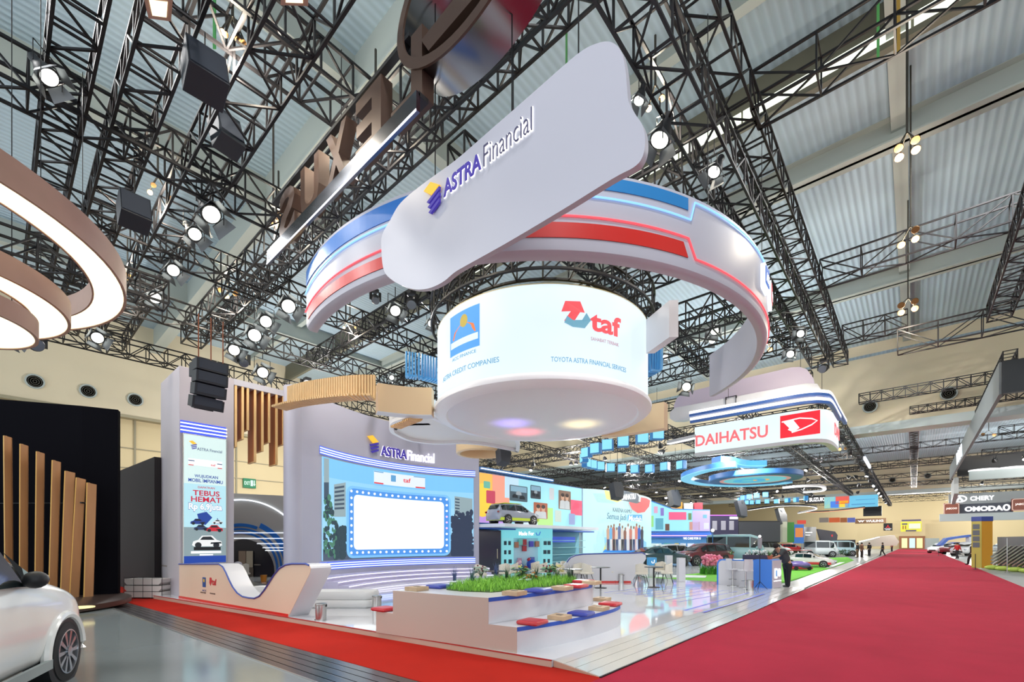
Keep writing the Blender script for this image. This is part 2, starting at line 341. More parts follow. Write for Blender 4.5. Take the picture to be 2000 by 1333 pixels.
truss('black box truss crossing behind the twin floodlight clusters on the right', (-2.4, 18.8, 10.6), (22, 18.8, 10.6), .6, .75, 1.1)
truss('black box truss crossing from the aisle truss to the hanging centre pole', (-2.4, 25.2, 10.7), (-.2, 25.2, 10.7), .6, .7)
truss('lower black box truss crossing right of the centre pole before the cream header', (-.5, 24.4, 9.5), (14, 24.4, 9.5), .6, .85, 1.2)
truss('black box truss running toward the far end at the right picture edge', (2.3, 12, 9.8), (2.3, 24, 9.8), .6, .6)
truss('black box truss crossing just in front of the cream header', (-2.6, 36, 10.5), (14, 36, 10.5), .5, .55)
truss('thin black truss crossing under the cream header on the right', (-.2, 37.4, 9.7), (14, 37.4, 9.7), .4, .4)
truss('dark truss hanging over the aisle centre, first section beyond the header', (0, 41.2, 9.9), (0, 60, 9.9), .55, .5, .5)
truss('dark truss over the aisle centre, farther section', (0, 64, 9.9), (0, 90, 9.9), .55, .6, .6)
truss('black truss over the front of the white booth, running behind the brown letter sign', (-20, 4.75, 9), (-2.5, 4.75, 9), .62, .66)
truss('second black truss over the booth front, half hidden behind the first', (-20, 5.6, 9.7), (-2.5, 5.6, 9.7), .5, .5)
truss('black truss at the top left, first of the three steep ones', (-20, .75, 9), (-2, .75, 9), .5, .5, mt=BLACK)
truss('black truss at the top left, middle of the three steep ones', (-22, 1.6, 9), (-2, 1.6, 9), .55, .5)
truss('black truss with wide square bays, right of the three steep ones at top left', (-22.5, 2.8, 9), (-4.3, 2.8, 9), .7, .6)
truss('black truss over the brown ring lights, running away toward the cream wall', (-10.6, -1.5, 8.8), (-10.6, 4.6, 8.8), .6, .6)
truss('black truss linking the steep trusses, left of the brown letter sign', (-7.6, -1, 9.4), (-7.6, 4.6, 9.4), .8, .55)
truss('black truss behind the warm floodlights at the upper left', (-14.3, 1, 9), (-14.3, 19, 9), .6, .6)
truss('black truss above the line array speaker, nearest to the cream wall', (-17.6, 1, 8.7), (-17.6, 19, 8.7), .6, .62)
truss('black truss behind the brown rings, far left of the hall', (-23, -2, 9), (-23, 16, 9), .6, .6)
truss('black truss low behind the large brown ring', (-13, -.5, 7.2), (-13, 2.6, 7.2), .5, .5)
for y, l in ((8.6, 'right above the drum screen'), (12, 'behind the drum screen'), (15.6, 'above the wood slat canopy'), (19.5, 'at the back edge of the white booth')):
    truss('black cross truss over the white booth, '+l, (-18.5, y, 8.9), (-3.4, y, 8.9), .55, .55)
truss('lower black truss hung above the wood slat canopy', (-17.5, 12.6, 7.5), (-9, 12.6, 7.5), .5, .5)
truss('lower black truss with bracing behind the white panel right of the drum', (-8.5, 13.5, 7.6), (-3.4, 13.5, 7.6), 1.1, 1.0, .7)
for x in (-7, -11): truss('black truss running lengthwise over the white booth, '+('nearer the aisle' if x == -7 else 'farther from the aisle'), (x, 6.2, 9.5), (x, 22, 9.5), .5, .5)
for i in range(13):
    y = 24+i*4.2; truss('black cross truss in the dense grid over the far car booths', (-34, y, 8.9-(i % 2)*.5), (-3.4, y, 8.9-(i % 2)*.5), .45, .45, .6, .03, 'cross trusses over the far booths')
for x in (-6.5, -11, -15.5, -20, -25, -30):
    truss('black lengthwise truss in the dense grid over the far car booths', (x, 23, 8.2), (x, 78, 8.2), .45, .45, .6, .03, 'lengthwise trusses over the far booths')
for i in range(11):
    y = 45+i*7.5; truss('black truss spanning the hall beyond the first cream header', (-30, y, 10.2-(i % 3)*.35), (34, y, 10.2-(i % 3)*.35), .5, .5, .8, .03, 'hall-wide trusses beyond the header')
truss('long black edge truss above the aisle beside the blue and white neon line', (-3.4, 27, 8.6), (-3.4, 112, 8.6), .5, .5, .7, .03)
truss('thin black truss on top of the dark grey fascia at right', (2.95, 27.4, 9.2), (2.95, 38.8, 9.2), .4, .4, .5, .03)
for i in range(6):
    y = 44+i*10; truss('black cross truss over the booths right of the aisle', (4.2, y, 8.9), (30, y, 8.9), .5, .5, .7, .03, 'cross trusses right of the aisle')
# round truss above the drum
dc = W(.77, 12, 0); DCX, DCY = dc.x, dc.y
m = M(); nT = 28
for zz in (7.28, 7.86):
    for rr_ in (2.45, 2.85): m.path([(DCX+rr_*math.cos(2*math.pi*i/56), DCY+rr_*math.sin(2*math.pi*i/56), zz) for i in range(56)], .035, 5, True)
for i in range(nT):
    a, b = 2*math.pi*i/nT, 2*math.pi*(i+1)/nT
    for rr_ in (2.45, 2.85):
        q = lambda t, z: (DCX+rr_*math.cos(t), DCY+rr_*math.sin(t), z)
        m.bar(q(a, 7.28), q(a, 7.86), .018).bar(q(a, 7.28), q(b, 7.86), .018)
    m.bar((DCX+2.45*math.cos(a), DCY+2.45*math.sin(a), 7.86), (DCX+2.85*math.cos(a), DCY+2.85*math.sin(a), 7.86), .018)
    m.bar((DCX+2.45*math.cos(a), DCY+2.45*math.sin(a), 7.28), (DCX+2.85*math.cos(a), DCY+2.85*math.sin(a), 7.28), .018)
tag(m.build('ring_truss', BLACK), 'round black truss crowning the white drum screen', 'truss')
# ============================================================ MAIN WHITE BOOTH
NEONW, NEONB, NEONR = em('#eaf2ff', 1.6), em('#7db4ff', 1.5), em('#ff4a55', 1.4)
BLUEP, REDP = pa('#2f74c4', .35), pa('#cf2a22', .35)
PURP, YELL = em('#4a38b8', .55), em('#ffc23a', .9)
def hit(px, C, R, far=False):           # ray through column px against a vertical cylinder
    k = (px-1000)/FPX; d = Vector((k*CA-SA, k*SA+CA)); c = Vector((C[0], C[1]))
    b = d.dot(c); a = d.dot(d); q = b*b-a*(c.dot(c)-R*R); q = max(q, 0); return (b+(1 if far else -1)*math.sqrt(q))/a
def astra_logo(S, x, y, h, parent, off=.004, th=.02, names=('emblem_top', 'emblem_stripes')):
    w_ = h/1.35; f = lambda l: [(x+a*w_, y+b*w_) for a, b in l]; m = M(); G_poly(m, S, f([(0, 1.2), (.45, 1.35), (1, .95), (.52, .78)]), off, th); m.build(names[0], YELL, parent)
    m = M()
    for i in range(3): G_poly(m, S, f([(.2+.06*i, .64-.24*i), (.34+.06*i, .54-.24*i), (1, .76-.24*i), (1, .9-.24*i)]), off, th)
    m.build(names[1], PURP, parent)
# ---- round drum screen
DR, DZ0, DZ1 = 2.7, 5.24, 7.04
root = thing('drum_screen', 'round white LED drum with two company logos hanging over the plant bench', 'screen', (DCX, DCY, 5.0))
ang0 = math.atan2(-DCY, -DCX)            # towards the camera
SD = lambda u, v, w_=0: Vector((DCX+(DR+w_)*math.cos(ang0+u/DR), DCY+(DR+w_)*math.sin(ang0+u/DR), v))
def duv(px, py):
    D = hit(px, (DCX, DCY), DR); p = P(px, py, D); return (((math.atan2(p.y-DCY, p.x-DCX)-ang0+math.pi) % (2*math.pi)-math.pi)*DR, p.z)
circ = lambda R, n=96: [(DCX+R*math.cos(2*math.pi*i/n), DCY+R*math.sin(2*math.pi*i/n)) for i in range(n)]
M().lathe([(DR, DZ0), (DR, DZ1)], (DCX, DCY, 0), 96).build('led_face', em('#dff1fc', .93), root, 30)
M().lathe([(DR+.006, DZ1-.005), (DR+.006, DZ1+.012), (DR-.06, DZ1+.012)], (DCX, DCY, 0), 96).build('top_rim', pa('#cfc08a', .4), root, 30)
M().lathe([(DR-.02, DZ0+.01), (DR+.06, DZ0-.04), (DR+.09, DZ0-.1), (DR+.08, DZ0-.17), (DR-.02, DZ0-.24), (DR-.22, DZ0-.26), (DR-.26, DZ0-.22)], (DCX, DCY, 0), 96).build('bottom_rim', mat('rim_white', '#f2f1f4', .35), root, 40)
M().lathe([(1e-5, DZ0-.215), (DR-.24, DZ0-.215), (DR-.24, DZ0-.15), (1e-5, DZ0-.15)], (DCX, DCY, 0), 96).build('soffit', mat('soft_white', '#f4f3f9', .3), root)
def dpoly(m, pts, off=.005): return G_poly(m, SD, [duv(*p) for p in pts], off, .004)
def dquad(m, x0, y0, x1, y1, n=8, off=.005):   # a bent rectangle traced between two columns
    a, b = duv(x0, y0), duv(x1, y1); return a, b
(u0, v1), (u1, v0) = duv(880, 612), duv(937, 690); vlow = duv(880, 700)[1]; vtop = duv(937, 593)[1]
m = M(); G_rect(m, SD, u0, vlow, u1-u0, vtop-vlow, .004, .004, 8); lg = m.build('logo_panel', em('#4ca0f0', .9), root)
m = M(); G_poly(m, SD, el((u0+u1)/2+.03, vlow+.74*(vtop-vlow), .12, .14), .009, .004); m.build('sun_disc', em('#c8b04a', .8), lg)
m = M(); G_poly(m, SD, [(u0+.12, vlow+.34), (u1-.1, vlow+.34), (u1-.16, vlow+.52), ((u0+u1)/2, vlow+.66), (u0+.2, vlow+.5)], .009, .004); m.build('orange_motif', em('#ee7a3a', .9), lg)
m = M(); G_rect(m, SD, u0+.04, vlow+.16, u1-u0-.08, .14, .009, .004, 6); m.build('white_band', em('#d8ecff', .95), lg)
TK = em('#5aa0c8', .9)
m = M(); G_text(m, SD, 'ASTRA CREDIT COMPANIES', duv(866, 750)[0], duv(866, 748)[1], .11, duv(975, 712)[0]-duv(866, 750)[0], off=.005, th=.004)
G_text(m, SD, 'TOYOTA ASTRA FINANCIAL SERVICES', duv(1076, 704)[0], duv(1076, 707)[1], .1, duv(1222, 725)[0]-duv(1076, 704)[0], off=.005, th=.004)
G_text(m, SD, 'ACC FINANCE', duv(884, 700)[0], duv(884, 708)[1], .07, duv(930, 695)[0]-duv(884, 700)[0], off=.005, th=.004); m.build('lettering', TK, root)
m = M(); u, v = duv(1100, 636); G_poly(m, SD, [(u-.04, v+.28), (u+.04, v+.5), (u+.36, v+.52), (u+.46, v+.3), (u+.36, v+.3), (u+.18, v+.02), (u+.02, v+.1), (u+.16, v+.3)], .005, .004)
G_text(m, SD, 'taf', duv(1152, 640)[0], duv(1152, 648)[1]+.02, .42, duv(1212, 640)[0]-duv(1152, 640)[0], off=.005, th=.004, bold=.03)
m.build('red_lettering', em('#f0525c', .9), root)
m = M(); G_poly(m, SD, [(u+.02, v+.06), (u+.2, v-.02), (u+.46, v-.02), (u+.6, v+.16), (u+.5, v+.3), (u+.4, v+.14), (u+.2, v+.12), (u+.08, v+.2)], .006, .004); m.build('teal_motif', em('#6aa6bf', .9), root)
m = M(); G_text(m, SD, 'SAHABAT TERBAIK', duv(1154, 656)[0], duv(1154, 665)[1], .07, duv(1208, 660)[0]-duv(1154, 660)[0], off=.005, th=.004); m.build('small_lettering', em('#b98a99', .9), root)
# coloured stage lamps aim at the soffit of the drum
for (X, D, c) in ((0, 12.5, (.35, .25, 1)), (1.9, 12.6, (1, .8, .35)), (.4, 13.5, (1, .12, .15))):
    q = W(X, D, 5.0); spot((q.x+.3, q.y+.2, 1.0), q, 800, 17, .25, c).data.spot_blend = 1
# ---- big open ring canopy
RX, RDp, RR_, RZ0, RZ1 = .486, 12.0, 5.46, 5.92, 7.10
SR = lambda u, v, w_=0: W(RX+(RR_+w_)*math.sin(u/RR_), RDp-(RR_+w_)*math.cos(u/RR_), RZ0+v*(RZ1-RZ0))
root = thing('ring_canopy', 'huge white open ring with red and blue stripes hanging over the white booth', 'canopy', tuple(W(RX, RDp, RZ0)))
dg = math.pi/180; N = 80; ph0, ph1 = -56*dg, 101*dg; m = M(); vs = []; fs = []
prof = [(0, 1), (0, .1), (-.015, .04), (-.06, .008), (-.12, 0), (-.2, 0), (-.21, .03), (-.21, 1)]   # bottom edge rolls inwards
for i in range(N+1):
    u = (ph0+(ph1-ph0)*i/N)*RR_; vs += [SR(u, v, o) for o, v in prof]
L_ = len(prof); fs = [(i*L_+k, (i+1)*L_+k, (i+1)*L_+(k+1) % L_, i*L_+(k+1) % L_) for i in range(N) for k in range(L_)]+[tuple(range(L_)), tuple(N*L_+k for k in reversed(range(L_)))]
m.add(vs, fs).build('ring_band', WPANEL, root, 35)
U = lambda d: d*dg*RR_
def rstrip(d0, d1, v0, v1, cut=0):
    n = 30; mm = M(); pts = [(U(d0+(d1-d0)*i/n), v0) for i in range(n+1)]+[(U(d1-cut-(d1-cut-d0)*i/n), v1) for i in range(n+1)]
    return G_poly(mm, SR, pts, .004, .01, strip=n)
rstrip(-55.5, -10, .72, .95).build('blue_stripe', BLUEP, root); rstrip(-54, -12, .115, .27).build('red_stripe', REDP, root)
rstrip(2, 24, .80, .955, 0).build('blue_stripe', pa('#2f80c0', .35), root); rstrip(-8, 24, .18, .365, 1).build('red_stripe', REDP, root)
def rline(segs, wd=.028):
    pts = []
    for (a, va), (b, vb) in zip(segs[:-1], segs[1:]):
        n = max(1, int(abs(b-a)/2)); pts += [(a+(b-a)*i/n, va+(vb-va)*i/n) for i in range(n)]
    pts.append(segs[-1]); return M().path([SR(U(a), v, .018) for a, v in pts], wd/2, 5)
rline([(-56, .60), (-40, .655), (-12, .66)]).build('blue_neon', NEONB, root); rline([(-56, .30), (-40, .345), (-12, .37)]).build('red_neon', NEONR, root)
rline([(3, .70), (24.5, .68), (25.4, .93), (62, .93), (75, .93)]).build('blue_neon', NEONB, root); rline([(-6, .45), (24, .43), (25.6, .19), (62, .17), (75, .17)]).build('red_neon', NEONR, root)
for d0, w_, l in ((48.5, .42, 'ACC'), (56, .42, 'taf')):
    m = M(); G_poly(m, SR, rr(U(d0), .44, w_, .4, .06), .0, .07); bx = m.build('logo_box', em('#eaf4ff', 1.1), root)
    m = M(); G_poly(m, SR, rr(U(d0)+.05, .52, w_-.1, .28, .03), .072, .01); m.build('logo_face', em('#2f6fd0' if l == 'ACC' else '#d23a44', .7), bx)
    m = M(); G_text(m, SR, l, U(d0)+.08, .56, .14, w_-.16, off=.084, th=.006); m.build('lettering', em('#ffffff', 1), bx)
for d0 in (-40, -5, 30, 65, 95):
    a = SR(U(d0), 1, -.1); M().bar(a, a+Vector((0, 0, 3.2)), .008).build('hanging_cable', BLACK, root)
# ---- pill shaped sign board
PY_ = 3.86
outl = [(762, 430), (778, 402), (800, 380), (836, 352), (891, 312), (960, 252), (1040, 182), (1108, 122), (1140, 97), (1165, 85), (1188, 81), (1206, 90), (1216, 108), (1222, 140), (1225, 175), (1228, 200), (1240, 222), (1252, 240), (1259, 262), (1259, 290), (1252, 312), (1236, 328), (1195, 350), (1100, 409), (1003, 467), (950, 497), (905, 522), (887, 533), (868, 549), (850, 559), (830, 565), (806, 565), (780, 556), (757, 540), (748, 522), (745, 490), (746, 460)]
pts = [YW(x, y, PY_) for x, y in outl]; pts = smooth(pts+[pts[0]], 4)[:-1]
root = thing('sign_board', 'large white pill-shaped board with company name hanging in front of the ring', 'sign', tuple(YW(1003, 467, PY_)))
M().prism(pts, (0, .07, 0)).build('board', WPANEL, root, 40)
a, b = YW(700, 500, PY_), YW(1300, 300, PY_); a.z = b.z = 0; SP = flat(a, b)
def puv(px, py): q = YW(px, py, PY_); return ((q-a).x, q.z)
astra_logo(SP, puv(833, 420)[0], puv(845, 425)[1], .44, root, .02, .03)
x0, z0 = puv(869, 388); x1 = puv(942, 330)[0]; m = M(); G_text(m, SP, 'ASTRA', x0, z0, .215, x1-x0, off=.014, th=.012, bold=.02); m.build('lettering', PURP, root)
x0 = puv(947, 330)[0]; x1 = puv(1041, 262)[0]; m = M(); G_text(m, SP, 'Financial', x0, z0, .25, x1-x0, off=.014, th=.012, bold=-.02); m.build('thin_lettering', pa('#4c4a6a', .4), root)
m = M()
x0, x1 = puv(869, 388)[0], puv(1041, 262)[0]
G_text(m, SP, 'ASTRA', puv(869, 388)[0]-.008, z0-.008, .23, puv(942, 330)[0]-puv(869, 388)[0]+.016, off=.004, th=.008, bold=.035); G_text(m, SP, 'Financial', puv(947, 330)[0]-.008, z0-.008, .266, puv(1041, 262)[0]-puv(947, 330)[0]+.016, off=.004, th=.008, bold=.018); m.build('backlight', em('#ffffff', 1.6), root)
for px, py in ((850, 345), (1000, 220), (1130, 105)):
    q = YW(px, py, PY_+.17); M().bar(q, q+Vector((0, 0, 2.4)), .008).build('hanging_cable', BLACK, root)
# ---- corner tower with lit banner
TX = -16.7; t0 = XW(350, 1173, TX); ty0 = t0.y; ty1 = XW(457, 1100, TX).y
root = thing('corner_tower', 'tall white corner tower with lit poster, left end of the white booth', 'tower', (TX-1.2, (ty0+ty1)/2, .1))
M().b2((TX-2.35, ty0, 0), (TX, ty1, 7.12)).build('tower_body', pa('#b9b2ba', .5), root, bevel=.01)
M().b2((TX-2.352, ty0+.3, .95), (TX-1.5, ty0-.004, 1.0)).build('door_seam', pa('#8d8078', .6), root)
S = flat((TX, ty0, 0), (TX, ty1, 0))
def tuv(px, py): q = XW(px, py, TX); return (q.y-ty0, q.z)
def trect(m, x0, y0, x1, y1, off=.004, th=.004):   # by pixel corners
    a, b = tuv(x0, y0), tuv(x1, y0); z1_ = tuv(x0, y1)[1]; return G_rect(m, S, a[0], min(a[1], z1_), b[0]-a[0], abs(a[1]-z1_), off, th)
bz0, bz1 = tuv(357, 1101)[1], tuv(357, 848)[1]; bu0, bu1 = tuv(358, 950)[0], tuv(440, 950)[0]; BW = bu1-bu0; BH = bz1-bz0
m = M(); G_rect(m, S, bu0-.03, bz0-.03, BW+.06, BH+.06, .0, .06); fr = m.build('poster_frame', CHROME, root)
m = M(); G_rect(m, S, bu0, bz0, BW, BH, .061, .004); m.build('poster', em('#d9f0ee', .88), fr)
B = lambda fu, fv: (bu0+fu*BW, bz0+fv*BH)
def brect(m, a, b, c, d, off=.068): G_rect(m, S, *B(a, b), (c-a)*BW, (d-b)*BH, off, .003)
def btext(m, s, a, b, c, d, bold=.01, off=.072, shear=0): G_text(m, S, s, *B(a, b), (d-b)*BH, (c-a)*BW, off=off, th=.003, bold=bold, shear=shear)
m = M(); brect(m, 0, .05, 1, .28, .066); m.build('poster_road', em('#8fa3a8', .8), fr)
m = M(); brect(m, 0, .28, 1, .62, .066); m.build('poster_sky', em('#b5e2ee', .9), fr)
m = M(); brect(m, 0, 0, 1, .055); btext(m, 'WUJUDKAN', .24, .665, .80, .695, .015); btext(m, 'MOBIL IMPIANMU', .1, .635, .92, .662, .015); m.build('blue_print', em('#1c49b0', .7), fr)
m = M(); btext(m, 'TEBUS', .2, .53, .84, .572, .02); btext(m, 'HEMAT', .16, .48, .88, .522, .02); btext(m, 'DAPATKAN', .32, .588, .72, .604, .01); m.build('red_print', em('#d02a4a', .8), fr)
m = M(); btext(m, 'Rp 6,9Juta', .11, .405, .90, .47, .02, off=.070); brect(m, .16, .075, .88, .092); brect(m, .36, .058, .68, .068); brect(m, .1, .765, .9, .815); m.build('white_print', em('#ffffff', 1), fr)
m = M(); btext(m, 'Rp 6,9Juta', .1, .40, .91, .475, .05, off=.067); m.build('blue_outline', em('#4a77b8', .8), fr)
m = M(); btext(m, 'ASTRA Financial', .3, .885, .9, .908, .01); brect(m, .1, .795, .24, .803, .075); brect(m, .78, .79, .9, .798, .075); m.build('grey_print', em('#5a6f94', .7), fr)
m = M(); brect(m, .1, .762, .22, .769, .075); brect(m, .79, .757, .9, .764, .075); btext(m, 'taf', .62, .772, .74, .79, .02, .075); m.build('small_red_print', em('#d8404c', .8), fr)
astra_logo(S, *B(.11, .885), .28, fr, .07, .003, ('emblem_yellow', 'emblem_blue'))
def mini_car(S, x, y, w_, colr, parent, off, key):
    f = lambda l: [(x+a*w_, y+b*w_) for a, b in l]; m = M(); G_poly(m, S, f([(0, .1), (.04, .24), (.2, .3), (.32, .46), (.66, .47), (.82, .3), (.98, .24), (1, .08), (.9, .05), (.06, .05)]), off, .002); c = m.build('printed_car', em(colr, .85), parent)
    m = M(); G_poly(m, S, f([(.26, .3), (.35, .42), (.62, .43), (.74, .3)]), off+.003, .002); G_poly(m, S, [(x+(.2+.11*math.cos(t))*w_, y+(.1+.11*math.sin(t))*w_) for t in [i*math.pi/5 for i in range(10)]], off+.003, .002)
    G_poly(m, S, [(x+(.8+.11*math.cos(t))*w_, y+(.1+.11*math.sin(t))*w_) for t in [i*math.pi/5 for i in range(10)]], off+.003, .002); G_poly(m, S, f([(.6, .14), (.98, .16), (.96, .22), (.62, .2)]), off+.003, .002); m.build('printed_windows', em('#262c34', .6), parent)
for fx, fy, fw, c in ((.14, .30, .36, '#27408c'), (.66, .31, .26, '#dfe4e8'), (.22, .255, .34, '#32456b'), (.5, .245, .42, '#c8283a'), (.18, .12, .72, '#f0f2f2')):
    mini_car(S, *B(fx, fy), fw*BW, c, fr, .073+fw*.01, c)
m = M(); brect(m, .22, .1, .86, .125, .09); m.build('black_print', em('#15171c', .6), fr)
m = M(); G_poly(m, S, [B(.3, .385), B(.52, .405), B(.66, .36), B(.5, .3), B(.36, .31)], .0705, .002); G_poly(m, S, [B(.78, .36), B(.84, .33), B(.84, .31), B(.76, .31)], .0705, .002); m.build('blue_box_print', em('#2348a0', .8), fr)
m = M(); nz = tuv(350, 832)[1]
G_rect(m, S, tuv(352, 830)[0], nz-.2, tuv(441, 830)[0]-tuv(352, 830)[0], .38, .002, .015); lb = m.build('light_backing', em('#4a62ff', .9), root)
for i in range(3):
    m = M(); G_rect(m, S, tuv(352, 830)[0], nz-.13+i*.11, tuv(443, 830)[0]-tuv(352, 830)[0], .035, .017, .02); m.build('neon_tube', NEONW, lb)
# ---- portal header with hanging wood fins
py1 = XW(566, 800, TX).y
root = thing('portal_header', 'white portal beam with hanging wood fins between tower and stage wall', 'portal', (TX-.4, (ty1+py1)/2, 7))
M().b2((TX-.75, ty1, 6.92), (TX, py1, 7.12)).build('header_beam', WPANEL, root)
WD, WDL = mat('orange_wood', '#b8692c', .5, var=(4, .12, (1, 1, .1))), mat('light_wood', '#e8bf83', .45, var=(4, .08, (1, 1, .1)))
for i, (px, pyb) in enumerate(((463, 872), (476.5, 857), (486.5, 839), (500.7, 902), (515, 880.5), (528, 863.5), (542.5, 907), (556, 868), (569, 853), (582, 890.6))):
    q = XW(px, pyb, TX); y = q.y-.03; zb = min(q.z, 6.2); m = M(); m.b2((TX-.62, y-.03, zb), (TX-.05, y+.03, 6.95)); f = m.build('wood_fin', WD, root)
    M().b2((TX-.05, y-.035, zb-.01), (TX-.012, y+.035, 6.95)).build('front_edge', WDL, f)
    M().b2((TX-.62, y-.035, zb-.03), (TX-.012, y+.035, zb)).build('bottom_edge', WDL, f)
# ---- curved stage wall
SCX, SCY, SRr = -9.24, 11.8, 8.15
SS = lambda u, v, w_=0: Vector((SCX-(SRr-w_)*math.cos(u/SRr), SCY+(SRr-w_)*math.sin(u/SRr), v))
def suv(px, py):
    D = hit(px, (SCX, SCY), SRr, True); p = P(px, py, D); return (math.atan2(p.y-SCY, SCX-p.x)*SRr, p.z)
root = thing('stage_wall', 'tall grey-white curved stage wall with a big LED screen', 'stage wall', (SCX-SRr-.3, SCY, .1))
ua, ub = suv(590, 1000)[0], suv(935.5, 1000)[0]; n = 40
pth = [SS(ua+(ub-ua)*i/n, 0) for i in range(n+1)]
M().wall([(p.x, p.y) for p in pth], .1, 7.1, .62).build('wall_panel', pa('#aeacbc', .42), root, 40)
e = SS(ua, 0, -.31); M().lathe([(.315, .1), (.315, 7.1)], (e.x, e.y, 0), 24).build('rounded_end', pa('#aeacbc', .42), root, 40)
su0, su1 = suv(628.5, 1000)[0], suv(924.5, 1000)[0]; sv0, sv1 = 1.06, 4.93; n = 30
m = M(); G_rect(m, SS, su0, sv0, su1-su0, sv1-sv0, .0, .05, n); led = m.build('led_screen', em('#9ed6f7', .9), root)
def sgrad(vlo, vhi, c): mm = M(); G_rect(mm, SS, su0, vlo, su1-su0, vhi-vlo, .052, .002, n); mm.build('sky_band', em(c, .9), led)
sgrad(4.2, 4.93, '#7cc4f5'); sgrad(3.4, 4.2, '#93d0f7'); sgrad(sv0, 1.5, '#49566a')
def spoly(m, pts, off=.056): return G_poly(m, SS, [suv(*p) for p in pts], off, .003)
def sblob(m, x, y, a, b, off=.058):
    u, v = suv(x, y); k = abs(suv(x, y+10)[1]-v)/10; return G_poly(m, SS, [(min(max(p[0], su0), su1), max(p[1], sv0)) for p in el(u, v, a*k, b*k, 12)], off, .002)
m = M(); spoly(m, [(630, 895), (640, 897), (640, 975), (630, 975)]); spoly(m, [(887, 970), (922, 975), (922, 1010), (887, 1010)]); spoly(m, [(650, 947), (673, 943), (673, 1010), (650, 1010)]); m.build('tower_block', em('#9fb6bd', .7), led)
m = M()
for i in range(6): spoly(m, [(651, 952+i*8), (670, 949+i*8.4), (670, 953+i*8.4), (651, 956+i*8)], .06)
for i in range(5): spoly(m, [(888, 974+i*6), (914, 978+i*6), (914, 980.5+i*6), (888, 976.5+i*6)], .06)
spoly(m, [(630, 943), (639.5, 943), (639.5, 975), (630, 975)], .06); m.build('window_rows', em('#44586c', .7), led)
random.seed(3); m = M(); m2 = M()
for i in range(90): yy = random.uniform(972, 1090); sblob(m if i % 2 else m2, random.uniform(629, 638+16*min(1, (yy-965)/50)), yy, random.uniform(2.5, 6), random.uniform(3, 7), .058+i*.0003)
for i in range(60): sblob(m, random.uniform(650, 673), random.uniform(1028, 1090), 6, 7, .058+i*.0003)
spoly(m, [(652, 1046), (672, 1040), (672, 1092), (652, 1092)]); m.build('tree_dark', em('#2c4652', .7), led); m2.build('tree_green', em('#4f8a70', .7), led)
m = M()
for i in range(140): yy = random.uniform(1000, 1086); sblob(m, random.uniform(882+6*(yy < 1010), 921), yy, random.uniform(3, 7), random.uniform(3, 7), .058+i*.0002)
spoly(m, [(884, 1022), (921, 1016), (921, 1087), (884, 1087)]); m.build('dark_trees', em('#33405a', .7), led)
def srr(x0, y0, x1, y1, r, n_=6):        # rounded rectangle by opposite pixel corners, straight in u and v
    u0_, u1_ = suv(x0, 1000)[0], suv(x1, 1000)[0]; v0_, v1_ = suv(x0, y1)[1], suv(x0, y0)[1]; return u0_, v0_, u1_-u0_, v1_-v0_, r
def curved_panel(args, off, th, name, mt, par):
    x, y, w_, h_, r = args; mm = M(); n_ = 24
    def hgt(s):                           # inset at distance s from the nearer end
        s = min(s, w_-s); return r-math.sqrt(max(0, r*r-(r-min(s, r))**2))
    us = sorted(set([0, r*.1, r*.3, r*.6, r]+[r+(w_-2*r)*i/n_ for i in range(n_+1)]+[w_-r*.6, w_-r*.3, w_-r*.1, w_]))
    pp = [(x+s, y+hgt(s)) for s in us]+[(x+s, y+h_-hgt(s)) for s in reversed(us)]
    return G_poly(mm, SS, pp, off, th, strip=len(us)-1).build(name, mt, par)
fr2 = curved_panel(srr(674, 948, 879, 1091.5, .32), .075, .03, 'marquee_frame', em('#7cc0f8', .9), root)
x, y, w_, h_, r = srr(674, 948, 879, 1091.5, .32)
curved_panel((x+.1, y+.1, w_-.2, h_-.2, .26), .106, .005, 'marquee_channel', em('#4f97ea', .85), fr2)
curved_panel((x+.36, y+.34, w_-.72, h_-.68, .2), .112, .01, 'blank_panel', em('#f1fbff', .97), fr2)
nb = 0
def bulb(u, v):
    m = M(); G_poly(m, SS, el(u, v, .052, .052, 10), .113, .02); m.build('bulb', em('#ffffff' if not (u > x+w_-.4 and 2.2 < v < 3) else '#e9b9ee', 1.1), fr2)
for i in range(17): bulb(x+.22+(w_-.44)*i/16, y+h_-.22); bulb(x+.22+(w_-.44)*i/16, y+.22)
for i in range(1, 9): bulb(x+.22, y+.22+(h_-.44)*i/9); bulb(x+w_-.22, y+.22+(h_-.44)*i/9)
u0_, u1_ = suv(727, 930)[0], suv(828, 930)[0]; v0_, v1_ = suv(727, 945)[1], suv(727, 920)[1]
m = M(); G_rect(m, SS, u0_, v0_, u1_-u0_, v1_-v0_, .11, .01, 8); ban = m.build('screen_banner', em('#dfe9f4', .95), root)
m = M(); G_rect(m, SS, u0_, v0_, .5, .06, .121, .004, 2); G_rect(m, SS, u1_-.5, v0_, .5, .06, .121, .004, 2); G_text(m, SS, 'taf', u0_+1.55, v0_+.2, .2, .4, off=.121, th=.004, bold=.02); m.build('red_print', em('#e0434e', .9), ban)
m = M(); G_poly(m, SS, rr(u0_+.9, v0_+.18, .26, .28, .02), .121, .004); G_rect(m, SS, u0_, v1_-.05, .5, .04, .121, .004, 2); G_rect(m, SS, u1_-.6, v1_-.05, .6, .04, .121, .004, 2); m.build('blue_print', em('#5f9fd0', .9), ban)
ue0, ue1 = suv(624, 1000)[0], suv(928, 1000)[0]
for nm, vc in (('top', 5.16), ('bottom', .86)):
    m = M(); G_rect(m, SS, ue0, vc-.15, ue1-ue0, .3, .002, .02, n); lb = m.build('light_backing', em('#5c76f5', .85), root)
    for i in range(3): m = M(); G_rect(m, SS, ue0, vc-.115+i*.09, ue1-ue0, .035, .022, .02, n); m.build('neon_tube', em('#dff0ff', 1.4), lb)
